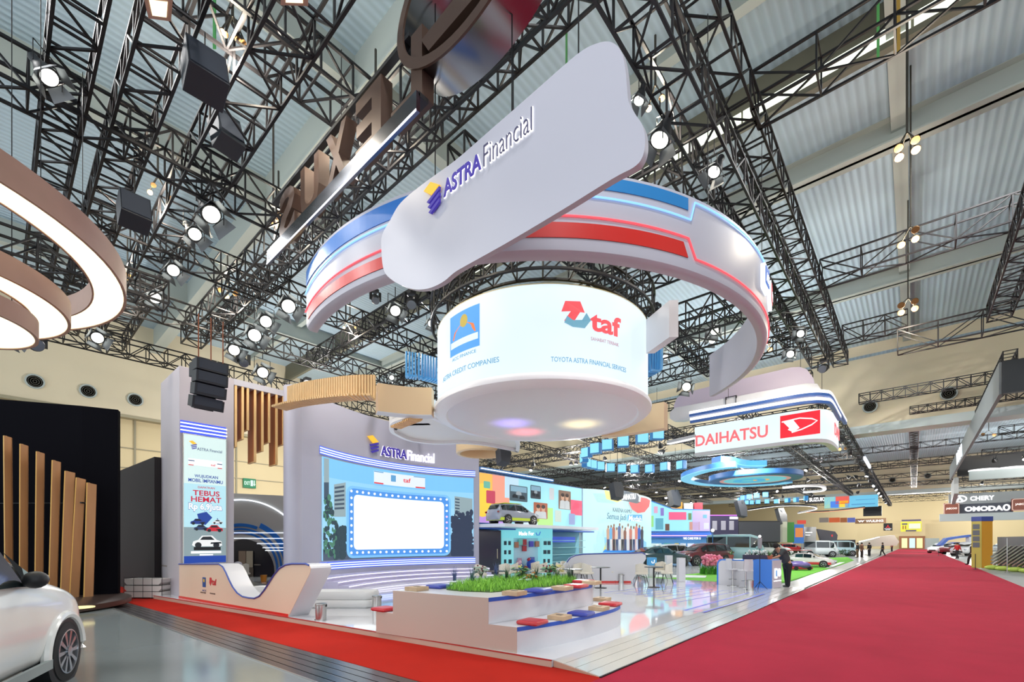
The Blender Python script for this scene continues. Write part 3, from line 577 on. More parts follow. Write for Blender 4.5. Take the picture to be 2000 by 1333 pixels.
u0_, v0_ = suv(716, 884); astra_logo(SS, u0_, v0_-.02, .78, root, .03, .06)
ut0, ut1, uf1 = suv(743, 890)[0], suv(793, 890)[0], suv(846, 900)[0]; vb = suv(743, 890)[1]
m = M(); G_text(m, SS, 'ASTRA', ut0, vb, .42, ut1-ut0, off=.03, th=.05, bold=.01); m.build('lettering', PURP, root)
m = M(); G_text(m, SS, 'Financial', ut1+.04, vb-.02, .46, uf1-ut1, off=.03, th=.05, bold=.012); m.build('thin_lettering', em('#f4f2ff', 1.6), root)
m = M(); G_text(m, SS, 'ASTRA', ut0-.02, vb-.02, .46, ut1-ut0+.04, off=.006, th=.008, bold=.04); m.build('backlight', em('#f4f0ff', 1.5), root)
# ---- stage steps
for i, (r, z0_, z1_, l) in enumerate(((7.35, .1, .52, 'top'), (6.95, .1, .38, 'middle'), (6.55, .1, .24, 'lowest'))):
    root = thing('stage_step', '%s curved white stage step with a glowing edge line' % l, 'step', (SCX-r, SCY, .1), group='curved stage steps')
    r2 = [8.13, 7.345, 6.945][i]; t_a, t_b = -35*dg, 33*dg; n = 40
    p1 = [(SCX-r*math.cos(t_a+(t_b-t_a)*k/n), SCY+r*math.sin(t_a+(t_b-t_a)*k/n)) for k in range(n+1)]; p2 = [(SCX-r2*math.cos(t_b+(t_a-t_b)*k/n), SCY+r2*math.sin(t_b+(t_a-t_b)*k/n)) for k in range(n+1)]
    m = M(); q = p1+p2[::-1]; k1 = n+1
    vs = [(a[0], a[1], z) for a, z in [(p, zz) for p in p1 for zz in (z0_, z1_)]]+[(a[0], a[1], z) for a, z in [(p, zz) for p in p2[::-1] for zz in (z0_, z1_)]]
    fs = []
    for k in range(n): fs += [(2*k, 2*k+2, 2*k+3, 2*k+1), (2*k1+2*k, 2*k1+2*k+1, 2*k1+2*k+3, 2*k1+2*k+2), (2*k+1, 2*k+3, 2*k1+2*k+3, 2*k1+2*k+1)]
    fs += [(0, 1, 2*k1+1, 2*k1), (2*n, 2*k1+2*n, 2*k1+2*n+1, 2*n+1)]
    m.add(vs, fs).build('tread', mat('stage_white', '#c2bcd6', .25), root, 40)
    M().path([(SCX-(r-.01)*math.cos(t), SCY+(r-.01)*math.sin(t), z1_-.03) for t in [t_a+(t_b-t_a)*k/n for k in range(n+1)]], .014, 4).build('neon_edge', em('#e9e6ff', 1.5), root)
# ---- wavy half wall at the front left
ha, hb = H(350, 1168.5, .1), H(563, 1205.5, .1)
ol = [(350, 1168.5), (350, 1102.5), (428, 1102.5), (436, 1108), (442, 1119), (448, 1133), (455, 1147), (464, 1159), (474, 1166), (486, 1168.5), (497, 1169.5), (507, 1165), (517, 1153), (526, 1139), (536, 1123), (546, 1111), (558, 1104), (570, 1102), (598, 1102), (604, 1105), (606.5, 1111), (605, 1120), (563, 1205.5)]
pts = [VP(x, y, ha, hb) for x, y in ol]; hd = (hb-ha).normalized(); hn = Vector((-hd.y, hd.x, 0))*.5
root = thing('counter_wall', 'low beige-fronted counter wall with a wavy white top beside the lit poster tower', 'counter', tuple((ha+hb)/2))
M().prism([p+hn*.02 for p in pts], hn*.96).build('wall_body', WHITE, root, 40)
M().prism(pts, hn*.02).build('front_face', pa('#dcbfa6', .45), root)
M().path([p-hn*.02 for p in pts[1:20]], .022, 4).build('blue_edge', pa('#4054a0', .35), root)
M().prism([ha-hn*.03, hb-hn*.03, hb-hn*.03+Vector((0, 0, .06)), ha-hn*.03+Vector((0, 0, .06))], hn*.03).build('red_kick_strip', REDP, root)
S = flat(ha, hb); f2 = lambda px, py: ((VP(px, py, ha, hb)-Vector((ha.x, ha.y, 0))).dot(hd), VP(px, py, ha, hb).z-.1)
S = (lambda u, v, w_=0: ha+hd*u+Vector((0, 0, v))-hn.normalized()*w_)
u_, v_ = f2(396, 1147); m = M(); G_poly(m, S, rr(u_, v_, .2, .27, .01), .004, .004); G_text(m, S, 'ACC', u_-.02, v_-.12, .05, .26, off=.004, th=.004); lp = m.build('blue_print', pa('#2c4f8c', .4), root)
m = M(); G_poly(m, S, el(u_+.1, v_+.18, .05, .05, 10), .009, .003); m.build('yellow_print', pa('#d8b040', .4), root)
u_, v_ = f2(410, 1143); m = M(); G_text(m, S, 'taf', u_+.14, v_, .17, .26, off=.004, th=.004, bold=.03); G_poly(m, S, [(u_, v_+.2), (u_+.1, v_+.2), (u_+.14, v_+.1), (u_+.05, v_-.02), (u_-.02, v_+.05)], .004, .004); m.build('red_print', pa('#c23038', .4), root)
u_, v_ = f2(392, 1158); m = M(); G_text(m, S, 'ASTRA CREDIT COMPANIES', u_, v_-.01, .035, .34, off=.004, th=.003); u_, v_ = f2(410, 1160); G_text(m, S, 'TOYOTA ASTRA FINANCE', u_, v_-.01, .035, .34, off=.004, th=.003); m.build('small_print', pa('#6a5a52', .4), root)
# ---- hanging canopies around the drum
def hpath(pts, z): return [H(x, y, z) for x, y in pts]
CREAMP, SLAT = pa('#e6c79c', .45), mat('slat_wood', '#e3bb84', .45, var=(5, .06))
def louvres(root, pts, z0, z1, n, mt, foot=.35, w_=.05, dep=.16, side=1):
    P_ = smooth([p.xy.to_3d() for p in pts], 10); L = [0]
    for a, b in zip(P_[:-1], P_[1:]): L.append(L[-1]+(b-a).length)
    for i in range(n):
        s = L[-1]*i/(n-1); k = max(j for j in range(len(L)) if L[j] <= s+1e-9); k = min(k, len(P_)-2); t = (s-L[k])/max(1e-6, L[k+1]-L[k]); p = P_[k].lerp(P_[k+1], t)
        d = (P_[k+1]-P_[k]).normalized(); nn = Vector((-d.y, d.x, 0))*side; h = d*w_/2
        prof = [(0, z1), (0, z0+.14), (.03, z0+.05), (.1, z0), (foot, z0), (foot, z0+.05), (.12, z0+.05), (dep*.5, z0+.1), (dep*.45, z0+.18), (dep*.45, z1)]
        M().prism([p+nn*a+Vector((0, 0, z))-h for a, z in prof], h*2).build('slat', mt, root)
    return P_
lp_ = hpath([(568, 757), (600, 748), (650, 740), (700, 735), (732, 735)], 5.75)
root = thing('slat_canopy', 'curved light wood canopy of upright slats left of the drum', 'canopy', tuple(lp_[2]))
PP = louvres(root, lp_, 5.12, 5.75, 40, SLAT, .5, .05, .2, -1)
M().path([p+Vector((0, 0, 5.76)) for p in PP], .03, 5).build('top_rail', DARK, root)
cp = hpath([(738, 748), (765, 752), (800, 756), (825, 757), (843, 757)], 5.6)
root = thing('hanging_canopy', 'curved cream panel hanging just left of the drum screen', 'panel', tuple(cp[2]))
q = smooth([p.xy.to_3d() for p in cp]); M().wall([(p.x, p.y) for p in q], 4.92, 5.6, .3).build('panel_body', CREAMP, root, 40)
M().wall([(p.x, p.y) for p in q], 4.9, 4.925, .3).build('bottom_trim', WHITE, root)
cp = hpath([(1175, 805), (1215, 800), (1255, 793), (1297, 785)], 5.7)
root = thing('hanging_canopy', 'cream panel showing behind the right rim of the drum', 'panel', tuple(cp[2]))
q = smooth([p.xy.to_3d() for p in cp]); M().wall([(p.x, p.y) for p in q], 4.96, 5.7, .3).build('panel_body', CREAMP, root, 40)
# S shaped white plate
pl_ = hpath([(760, 838), (763, 829), (775, 822), (800, 816), (835, 813), (872, 828), (930, 848), (980, 856), (1013, 861), (1013, 884), (1000, 882), (975, 877), (940, 871), (900, 868), (850, 869), (800, 863), (775, 853), (763, 846)], 5.1)
root = thing('canopy_plate', 'white S-shaped ceiling plate below and behind the drum', 'canopy', tuple(pl_[5]))
q = smooth([p.xy.to_3d() for p in pl_]+[pl_[0].xy.to_3d()], 3)[:-1]
M().plan([(p.x, p.y) for p in q], 5.2, 5.6).build('plate', mat('plate_white', '#eceae6', .4), root, 40)
qq = [(p.x, p.y) for p in q]; M().wall(qq+[qq[0]], 5.1, 5.22, .13 if sum((a[0]-b[0])*(a[1]+b[1]) for a, b in zip(qq, qq[1:]+qq[:1])) > 0 else -.13).build('rim', mat('rim_white', '#f2f1f4', .35), root, 40)
M().wall([(p.x, p.y) for p in smooth([x.xy.to_3d() for x in hpath([(762, 800), (775, 792), (800, 788), (838, 787)], 5.8)])], 5.2, 5.8, .2).build('side_panel', WHITE, root)
lp_ = hpath([(868, 800), (880, 797), (895, 793), (905, 790)], 5.25)
root = thing('slat_canopy', 'small light wood slat screen tucked under the cream curved panel', 'canopy', tuple(lp_[2]))
louvres(root, hpath([(790, 808), (800, 803), (812, 798), (826, 792)], 5.3), 4.85, 5.2, 12, SLAT, .4, .04, .14, -1)
gq = H(941, 888, 5.2)
root = thing('round_ceiling_ring', 'small round gold-cream ring ceiling below the white S plate', 'canopy', (gq.x, gq.y, 5.2))
M().lathe([(.98, 5.22), (1.0, 5.24), (1.0, 5.85), (.84, 5.85), (.84, 5.24), (.86, 5.2), (.96, 5.2), (.98, 5.22)], (gq.x, gq.y, 0), 48).build('ring', CREAMP, root, 40)
M().lathe([(1e-4, 5.5), (.85, 5.5), (.85, 5.54), (1e-4, 5.54)], (gq.x, gq.y, 0), 40).build('ring_ceiling', pa('#dfb983', .4), root)
BLV = pa('#4a9ad6', .35)
root = thing('slat_canopy', 'blue curved slat screen left of the drum, above the cream panel', 'canopy', tuple(H(820, 692, 7.2)))
louvres(root, hpath([(793, 688), (805, 690), (820, 692), (835, 696), (850, 700)], 7.2), 6.4, 7.2, 11, BLV, .35, .05, .16, -1)
root = thing('slat_canopy', 'blue curved slat screen peeking out right of the drum', 'canopy', tuple(H(1285, 680, 7.4)))
louvres(root, hpath([(1262, 690), (1272, 685), (1282, 680), (1294, 672)], 7.3), 6.5, 7.3, 7, BLV, .35, .05, .16, -1)
# white box panel right of the drum
a, b, c = H(1307, 587, 7.0), H(1325, 586, 7.0), H(1262, 625, 7.0)
root = thing('hanging_box', 'white box panel hanging between the drum and the ring at right', 'panel', tuple(a))
M().prism([Vector((p.x, p.y, 6.2)) for p in (a, b, b+(c-a), c)], (0, 0, .8)).build('panel_body', WHITE, root)
# ---- stepped bench with plants
root = thing('bench_planter', 'white two-tier curved bench planter with blue edges and grass on top', 'bench', (-5.9, 6.8, .1))
e0, e1 = H(735, 1236, .1), H(1010, 1277, .1)
low = [(e0.x, e0.y), (e1.x, e1.y), (-4.3, 5.8), (-4.23, 6.5), (-4.24, 7.3), (-4.33, 8.0), (-4.6, 8.6), (-5.2, 9.0), (-6.2, 9.1), (-7.2, 8.7), (-7.45, 7.6)]
Vx = lambda px: (lambda p: (p.x, p.y))(VP(px, 1200, e0, e1))
upl, upr = Vx(768), Vx(954)
upp = [(upl[0], upl[1]+.004), (upr[0], upr[1]+.004), (upr[0]+.08, 5.8), (upr[0]+.11, 6.5), (upr[0]+.08, 7.4), (upr[0]+.0, 8.05), (upr[0]-.35, 8.45), (-6.2, 8.55), (-6.9, 8.2), (-7.05, 7.2)]
def sp(l, i0, i1, k=5): s = smooth([Vector((x, y, 0)) for x, y in l[i0:i1]], k); return [(p.x, p.y) for p in s]
low2 = [low[0]]+sp(low, 1, 11); upp2 = [upp[0]]+sp(upp, 1, 10)
M().plan(low2, .1, .485).build('lower_tier', WHITE, root, 35); M().plan(upp2, .487, .89).build('upper_tier', WHITE, root, 35)
M().prism([Vector((e0.x, e0.y-.006, .1)), Vector((e1.x, e1.y-.006, .1)), Vector((e1.x, e1.y-.006, .485)), Vector((upr[0], upr[1]-.006, .485)), Vector((upr[0], upr[1]-.006, .89)), Vector((upl[0], upl[1]-.006, .89)), Vector((upl[0], upl[1]-.006, .485)), Vector((e0.x, e0.y-.006, .485))], (0, .005, 0)).build('beige_end_face', pa('#bda99c', .4), root)
M().wall(low2[1:24], .425, .487, -.008).build('blue_edge', pa('#2c59b8', .35), root); M().wall(upp2[1:22], .83, .892, -.008).build('blue_edge', pa('#2c59b8', .35), root)
# seat pads and wooden trays
def pad(px, py, z, kind, rz, label, grp, s=1):
    p = H(px, py, z); R = Matrix.Rotation(rz, 3, 'Z'); c = {'red': '#b8222c', 'blue': '#2f3f9c'}.get(kind)
    if c:
        r = thing('seat_cushion', label, 'cushion', tuple(p), group=grp); m = M(); n_ = 14
        pts = rr(-.19*s, -.19*s, .38*s, .38*s, .04); 
        m.lathe([(1, 0)], n=4) if 0 else None
        L = len(pts); prof = [(0, .92), (.012, 1), (.045, 1), (.058, .95), (.064, .8), (.068, .4)]
        vs = [p+R@Vector((x*k, y*k, z_)) for z_, k in prof for x, y in pts]; fs = [(j*L+i, j*L+(i+1) % L, (j+1)*L+(i+1) % L, (j+1)*L+i) for j in range(len(prof)-1) for i in range(L)]+[tuple(range(L))[::-1], tuple(range((len(prof)-1)*L, len(prof)*L))]
        m.add(vs, fs).build('pad', mat('vinyl_'+kind, c, .35), r, 60)
        M().path([p+R@Vector((x*1.01, y*1.01, .028)) for x, y in pts], .004, 4, True).build('piping', mat('vinyl_'+kind, c, .35), r)
    else:
        r = thing('wooden_box', label, 'box', tuple(p), group=grp)
        M().box(p+Vector((0, 0, .035)), (.3*s, .3*s, .07), rz).build('box_body', mat('pale_wood', '#b79d7e', .55, var=(6, .1)), r, bevel=.004)
        M().box(p+Vector((0, 0, .073)), (.1, .07, .006), rz).build('socket_plate', pa('#6b6258', .4), r)
GP, GW = 'seat cushions on the bench planter', 'wooden boxes on the bench planter'
for px, py, z, k, l in ((1040, 1219, .487, 'red', 'red square cushion at the near end of the lower bench tier'), (1135, 1202, .487, 'blue', 'blue square cushion on the lower bench tier'), (1192, 1183, .487, 'red', 'red square cushion at the far right of the lower bench tier'),
    (752, 1193, .487, 'red', 'red cushion on the left side step, half hidden by the upper tier'), (1052, 1157, .892, 'blue', 'blue square cushion on the upper tier in front of the grass'), (1125, 1148, .892, 'red', 'red square cushion on the upper tier right of the grass'), (1140, 1139, .892, 'red', 'red cushion at the far end of the upper tier'), (858, 1149, .892, 'blue', 'blue cushion at the left edge of the grass')):
    pad(px, py, z, k, .12, l, GP)
for px, py, z, l in ((1093, 1210, .487, 'pale wooden box between red and blue cushions on the lower tier'), (1170, 1192, .487, 'pale wooden box right of the blue cushion on the lower tier'), (1005, 1163, .892, 'pale wooden box at the near end of the upper tier'), (1098, 1153, .892, 'pale wooden box between blue and red cushions on the upper tier'), (1156, 1142, .892, 'pale wooden box at the far right of the upper tier'), (814, 1154, .892, 'pale wooden box on the left part of the upper tier'), (1176, 1174, .487, 'pale wooden box behind the far red cushion, lower tier')):
    pad(px, py, z, 'wood', .12, l, GW)
# grass and plants
random.seed(11)
bed = [H(x, y, .892) for x, y in ((872, 1153), (900, 1156), (960, 1158), (1000, 1155), (1040, 1151), (1080, 1146), (1112, 1141), (1128, 1136), (1100, 1131), (1040, 1130), (980, 1132), (920, 1138), (880, 1146))]
M().plan([(p.x, p.y) for p in bed], .885, .90).build('soil_bed', pa('#3f5a26', .9), bpy.data.objects['bench_planter'])
def inside(x, y, poly):
    c = False; n = len(poly)
    for i in range(n):
        a, b = poly[i], poly[(i+1) % n]
        if (a.y > y) != (b.y > y) and x < (b.x-a.x)*(y-a.y)/(b.y-a.y)+a.x: c = not c
    return c
def blade(m, p, h, lean, ang, w_, up=.5):
    d = Vector((math.cos(ang), math.sin(ang), 0)); s = Vector((-d.y, d.x, 0))*w_; vs = []
    for i in range(4):
        t = i/3; q = p+d*lean*t*t+Vector((0, 0, h*(t-.25*t*t*lean/h if h else t))); k = 1-t*.92; vs += [q-s*k, q+s*k]
    return m.add(vs, [(2*i, 2*i+1, 2*i+3, 2*i+2) for i in range(3)])
bx0, bx1 = min(p.x for p in bed), max(p.x for p in bed); by0, by1 = min(p.y for p in bed), max(p.y for p in bed)
gm = [M(), M()]; cnt = 0
while cnt < 5200:
    x, y = random.uniform(bx0-.05, bx1+.05), random.uniform(by0-.05, by1+.05)
    if inside(x, y, bed): cnt += 1; blade(gm[cnt % 2], Vector((x, y, .9)), random.uniform(.08, .17), random.uniform(.03, .12), random.uniform(0, 6.28), .006)
gr = tag(gm[0].build('grass', mat('bright_grass', '#93cf45', .6)), 'bright green artificial grass on top of the bench planter', 'grass', kind='stuff')
o = gm[1].build('grass_dark', mat('mid_grass', '#6aa836', .6)); o.parent = gr; o.location = o.location-gr.location
LG, DG, SG = mat('leaf_grey', '#8fae9a', .6), mat('leaf_dark', '#2f5236', .6), mat('leaf_blue', '#4c5f8c', .6)
def spiky(px, py, h, mt, label, n=40, grp='spiky plants in the bench planter'):
    p = H(px, py, .89); p.z = .9; r = thing('spiky_plant', label, 'plant', tuple(p), group=grp); m = M()
    h *= 1.4
    for i in range(n): blade(m, p+Vector((random.uniform(-.03, .03), random.uniform(-.03, .03), 0)), h*random.uniform(.7, 1.1), h*random.uniform(.1, .55), random.uniform(0, 6.28), .007)
    m.build('foliage', mt, r)
def leafy(px, py, h, mt, label, n=14, fl=None):
    p = H(px, py, .89); p.z = .9; r = thing('leafy_plant', label, 'plant', tuple(p), group='broad-leaved plants in the bench planter'); m = M(); st = M(); h *= 1.35; n = int(n*1.5)
    for i in range(n):
        a = random.uniform(0, 6.28); q = p+Vector((math.cos(a), math.sin(a), 0))*random.uniform(.02, .14)+Vector((0, 0, h*random.uniform(.45, 1)))
        st.bar(p, q, .004); d = Vector((math.cos(a), math.sin(a), -.15)); s = Vector((-d.y, d.x, 0)); L = random.uniform(.12, .19)
        pts = [q, q+d*L*.35+s*L*.36+Vector((0, 0, .01)), q+d*L*.75+s*L*.28, q+d*L*1.1, q+d*L*.75-s*L*.28, q+d*L*.35-s*L*.36+Vector((0, 0, .01))]; m.add(pts, [(0, 1, 2, 3), (0, 3, 4, 5)])
    m.build('leaves', mt, r); st.build('stems', DG, r)
    if fl:
        m = M()
        for i in range(9): m.ball(p+Vector((random.uniform(-.13, .13), random.uniform(-.13, .13), h*random.uniform(.5, 1.1))), .022, 6)
        m.build('flowers', pa(fl, .5), r)
spiky(888, 1136, .24, SG, 'blue-violet spiky plant at the left end of the planter'); spiky(922, 1142, .27, mat('leaf_teal', '#3f6660', .6), 'dark spiky plant right of the blue-violet one')
spiky(968, 1128, .26, SG, 'tall dark spiky plant near the planter centre back'); spiky(990, 1140, .28, DG, 'green-black spiky plant in the middle front'); spiky(1020, 1128, .26, DG, 'spiky plant behind the pale leaves'); spiky(1047, 1136, .28, DG, 'spiky plant right of the planter middle'); spiky(1112, 1136, .26, DG, 'spiky plant at the right end of the planter')
leafy(940, 1130, .2, LG, 'pale grey broad-leaved plant with wine-red flowers', 18, '#6a2f3e'); leafy(1015, 1134, .22, mat('leaf_mid', '#5f9a5c', .6), 'green broad-leaved plant with pale yellow flowers', 18, '#d8c878'); leafy(1035, 1142, .17, LG, 'low pale-leaved plant with brown bloom in the front', 12, '#b0702a'); leafy(1072, 1132, .22, mat('leaf_mid', '#5f9a5c', .6), 'plant with red and violet flowers right of centre', 14, '#8a3048'); leafy(1088, 1130, .24, mat('leaf_yellow', '#c8c070', .6), 'yellowish leafy plant at the back right', 14)
# ---- bins, benches on the floor
def bin_(px, py, label, g='brushed steel pedal bins'):
    p = H(px, py, .1); r = thing('pedal_bin', label, 'bin', tuple(p), group=g)
    M().lathe([(.085, 0), (.11, .0), (.112, .02), (.11, .32)], p, 28).build('bin_body', CHROME, r, 40)
    M().lathe([(.113, .318), (.115, .33), (.11, .352), (.06, .362), (1e-4, .364)], p, 28).build('lid', mat('lid_steel', '#a8a6a2', .3, .9), r, 50)
    f = W(.25, .97, 0).normalized(); M().box(p+Vector((CA, SA, 0))*.1+Vector((0, 0, .31)), (.04, .05, .05), A0).build('hinge', DARK, r); M().box(p-Vector((CA, SA, 0))*.1+Vector((0, 0, .012)), (.06, .04, .014), A0).build('pedal', DARK, r)
bin_(627, 1212, 'brushed steel pedal bin standing right of the wavy counter wall'); bin_(736, 1192, 'brushed steel pedal bin left of the bench planter'); bin_(1465, 1153, 'brushed steel pedal bin before the white and blue counter'); bin_(1213, 1139, 'small steel pedal bin by the cafe tables')
def pillow_bench(px, py, L, dp, h, label, layers=2):
    p = H(px, py, .1); p = p+Vector((-SA, CA, 0))*dp/2; r = thing('foam_bench', label, 'bench', tuple(p)); lh = h/layers
    for k in range(layers):
        prof = [(.93, .02), (1, .25), (1, .75), (.93, .98)]; pts = rr(-L/2, -dp/2, L, dp, dp*.3, 6); n_ = len(pts)
        vs = [p+Matrix.Rotation(A0, 3, 'Z')@Vector((x*(1-(1-s)*dp/L), y*s, lh*(k+z))) for s, z in prof for x, y in pts]; fs = [(j*n_+i, j*n_+(i+1) % n_, (j+1)*n_+(i+1) % n_, (j+1)*n_+i) for j in range(3) for i in range(n_)]+[tuple(range(n_))[::-1], tuple(range(3*n_, 4*n_))]
        M().add(vs, fs).build('cushion_layer', mat('white_foam', '#e8e6e4', .5), r, 60)
pillow_bench(650, 1189, 2.0, .7, .42, 'low white padded bench of two layers in front of the stage'); pillow_bench(520, 1166, 1.0, .5, .3, 'low white padded bench seen through the dip of the wavy counter', 1)
# ---- tables and chairs
IV = mat('ivory_fabric', '#dbd4c4', .7); LEGM = mat('black_leg', '#1d1c1d', .4, .3)
def table(px, py, label):
    p = H(px, py, .85); p.z = .1; r = thing('cafe_table', label, 'table', tuple(p), group='round black cafe tables')
    M().lathe([(.32, .73), (.345, .735), (.345, .75), (.32, .755), (1e-4, .755)], p, 28).build('tabletop', mat('table_top', '#3a3b40', .25), r, 40)
    M().lathe([(.03, .02), (.03, .73)], p, 10).build('pedestal', LEGM, r); M().lathe([(.22, 0), (.22, .015), (.03, .03)], p, 20).build('base', LEGM, r)
chair0 = thing('cafe_chair', 'x', 'chair', (0, 0, 0), group='ivory cafe chairs')
def seatfn(u, v):
    a = (u-.5)*math.pi*1.15; R_ = .235; return Vector((R_*math.sin(a), .02-R_*math.cos(a)*.9, .44+v*(.40-.10*abs(u-.5)*2)))
m = M().grid(seatfn, 14, 5); m.grid(lambda u, v: seatfn(1-u, v)*Vector((1, 1, 1)).x+Vector((0, .03, 0)) if 0 else Vector((seatfn(1-u, v).x*.9, seatfn(1-u, v).y*.88+.01, seatfn(1-u, v).z)), 14, 5)
top1 = [seatfn(i/14, 1) for i in range(15)]; top2 = [Vector((q.x*.9, q.y*.88+.01, q.z)) for q in top1]; m.add(top1+top2, [(i, i+1, 16+i, 15+i) for i in range(14)])
m.build('backrest', IV, chair0, 60)
M().add([Vector((x, y, z)) for z, k in ((.40, .9), (.42, 1), (.46, 1), (.48, .9)) for x, y in [(a*k, b*k) for a, b in rr(-.23, -.22, .46, .46, .14)]], [(j*24+i, j*24+(i+1) % 24, (j+1)*24+(i+1) % 24, (j+1)*24+i) for j in range(3) for i in range(24)]+[tuple(range(24))[::-1], tuple(range(72, 96))]).build('seat', IV, chair0, 60)
for sx in (-1, 1):
    for sy in (-1, 1): M().bar((sx*.12, sy*.12, .41), (sx*.22, sy*.23, 0), .014, 6, .009).build('leg', LEGM, chair0)
first = [1]
def chair(px, py, face, label, z=.1):    # py is where the feet stand; face is the heading of the seat front in degrees from camera-right
    p = H(px, py, z); rz = A0+math.radians(face)-math.pi/2
    if first: first.pop(); chair0.location = p; chair0.rotation_euler = (0, 0, rz); chair0['label'] = label; return chair0
    return clone(chair0, p, rz, label)
table(1277, 1108, 'round black cafe table right, between three ivory chairs'); table(1173, 1108.6, 'round black cafe table in the middle, before the white counter wall'); table(1118, 1112, 'round black cafe table left of the middle one'); table(1074, 1112, 'round black cafe table behind the planter, right part'); table(1018, 1113, 'round black cafe table behind the planter, centre'); table(967, 1116, 'round black cafe table behind the planter, left part')
for px, py, f, l in ((1253, 1143, 60, 'ivory chair seen from behind, left of the right-hand table'), (1303, 1141, 160, 'ivory chair right of the right-hand table'), (1290, 1136, 230, 'ivory chair behind the right-hand table'), (1191, 1138, 170, 'ivory chair right of the middle table'), (1181, 1133, 240, 'ivory chair behind the middle table'), (1146, 1142, 30, 'ivory chair left of the middle table, nearest the bench planter'), (1158, 1137, 350, 'ivory chair close to the middle table on its left'),
    (1131, 1140, 100, 'ivory chair at the second table, at its right'), (1095, 1140, 20, 'ivory chair behind yellow planter foliage'), (1104, 1134, 300, 'ivory chair just left of the white counter wall tip'), (1060, 1138, 150, 'ivory chair facing left behind the planter centre'), (1045, 1135, 210, 'ivory chair behind the planter, left of the facing pair'), (1003, 1139, 170, 'ivory chair behind the planter grass, centre left'), (986, 1142, 100, 'ivory chair behind the planter, back to the grass'), (938, 1146, 60, 'ivory chair at the stage end of the planter')):
    chair(px, py, f, l)
# ---- reception counter
ca, cb, cc = H(1400, 1142, .1), H(1508, 1150, .1), H(1540, 1140, .1)
cd = (cb-ca).normalized(); cn = Vector((-cd.y, cd.x, 0)); CL = (cb-ca).length; cdep = .75
root = thing('reception_counter', 'white reception counter with rounded blue ends and blue top', 'counter', tuple((ca+cb)/2))
S = lambda u, v, w_=0: ca+cd*u+Vector((0, 0, v))-cn*w_
def rbox(u0, u1, r, h, name, mt, w0=0, w1=cdep, par=root, lo=0):
    pr = [(u0, lo), (u0, h-r)]+[(u0+r-r*math.cos(t), h-r+r*math.sin(t)) for t in [i*math.pi/12 for i in range(1, 7)]]+[(u1-r+r*math.sin(t), h-r+r*math.cos(t)) for t in [i*math.pi/12 for i in range(0, 7)]]+[(u1, lo)]
    return M().prism([S(u, v, -w0) for u, v in pr], cn*(w1-w0)).build(name, mt, par, 40)
BLC = pa('#3f7fdc', .3)
rbox(0, CL*.9, .22, 1.0, 'blue_shell', BLC); rbox(.07, CL*.88, .17, .95, 'white_front', WHITE, -.01, .3)
rbox(CL*.69, CL, .1, 1.03, 'blue_end_block', BLC, -.04, cdep)
for k in range(1, 4): M().prism([S(.3+k*.42, .08, .012), S(.31+k*.42, .08, .012), S(.31+k*.42, .9, .012), S(.3+k*.42, .9, .012)], cn*.01).build('panel_seam', pa('#b9b6b4', .4), root)
q0 = S(CL+.002, 0, .02); M().prism([q0, q0+cn*.75, q0+cn*.75+Vector((0, 0, 1.0)), q0+Vector((0, 0, 1.0))], cd*.03).build('grey_side', WPANEL, root)
S2 = lambda u, v, w_=0: q0+cd*(.032+w_)+cn*u+Vector((0, 0, v))
m = M(); G_poly(m, S2, rr(.14, .35, .17, .36, .02), 0, .03); G_poly(m, S2, el(.52, .55, .12, .15, 12), 0, .03); G_rect(m, S2, .08, .24, .6, .03, 0, .02); m.build('backlit_logos', em('#ffffff', 1.2), root)
m = M(); G_poly(m, S2, rr(.17, .42, .11, .22, .01), .031, .004); m.build('logo_print', em('#6fa4e0', .8), root)
def stool(px, py, face, label):
    p = H(px, py, .1); r = thing('bar_stool', label, 'stool', tuple(p), group='white bar stools at the reception counter'); f = A0+math.radians(face); d = Vector((math.cos(f), math.sin(f), 0)); s = Vector((-d.y, d.x, 0))
    M().lathe([(.2, 0), (.2, .015), (.03, .03), (.028, .6)], p, 20).build('pedestal', CHROME, r, 40)
    M().box(p+Vector((0, 0, .63)), (.38, .38, .06), f).build('seat', WHITE, r, bevel=.02)
    M().grid(lambda u, v: p+Vector((0, 0, .62+.42*v))-d*(.18+.03*v)+s*(u-.5)*.38*(1-.15*v)+d*.06*abs(u-.5)*2, 8, 4).grid(lambda u, v: p+Vector((0, 0, .62+.42*v))-d*(.21+.03*v)+s*(.5-u)*.38*(1-.15*v)+d*.06*abs(u-.5)*2, 8, 4).build('backrest', WHITE, r, 60)
    M().path([p+Vector((.14*math.cos(t), .14*math.sin(t), .25)) for t in [i*math.pi/8 for i in range(16)]], .01, 5, True).build('foot_ring', CHROME, r)
stool(1431, 1145, 10, 'white bar stool, left one at the counter'); stool(1456, 1149, 100, 'white bar stool seen from behind, right one at the counter')
# things on the counter
def pot(u, w_, label, potc, leafc, h=.28, kind='potted_plant'):
    p = S(u, 1.0, -w_); r = thing(kind, label, 'plant', tuple(p)); M().lathe([(.07, 0), (.1, .16), (.085, .16), (.08, .12)], p, 16).build('pot', pa(potc, .6), r, 40); m = M()
    for i in range(22): a = random.uniform(0, 6.28); blade(m, p+Vector((0, 0, .13)), h*random.uniform(.6, 1), h*random.uniform(.3, .9), a, .018)
    m.build('leaves', pa(leafc, .6), r)
pot(.42, .3, 'green plant in a terracotta pot at the left end of the counter', '#a9573a', '#5f8f4e'); pot(CL*.9, .3, 'green plant in a terracotta pot beside the leaning man', '#b5603f', '#4f8f4a', .3)
p = S(CL*.66, 1.0, -.35); r = thing('flower_trough', 'dark trough with white flowers on the counter', 'plant', tuple(p)); M().box(p+Vector((0, 0, .09)), (.9, .25, .18), math.atan2(cd.y, cd.x)).build('trough', pa('#3c3348', .5), r); m = M(); m2 = M()
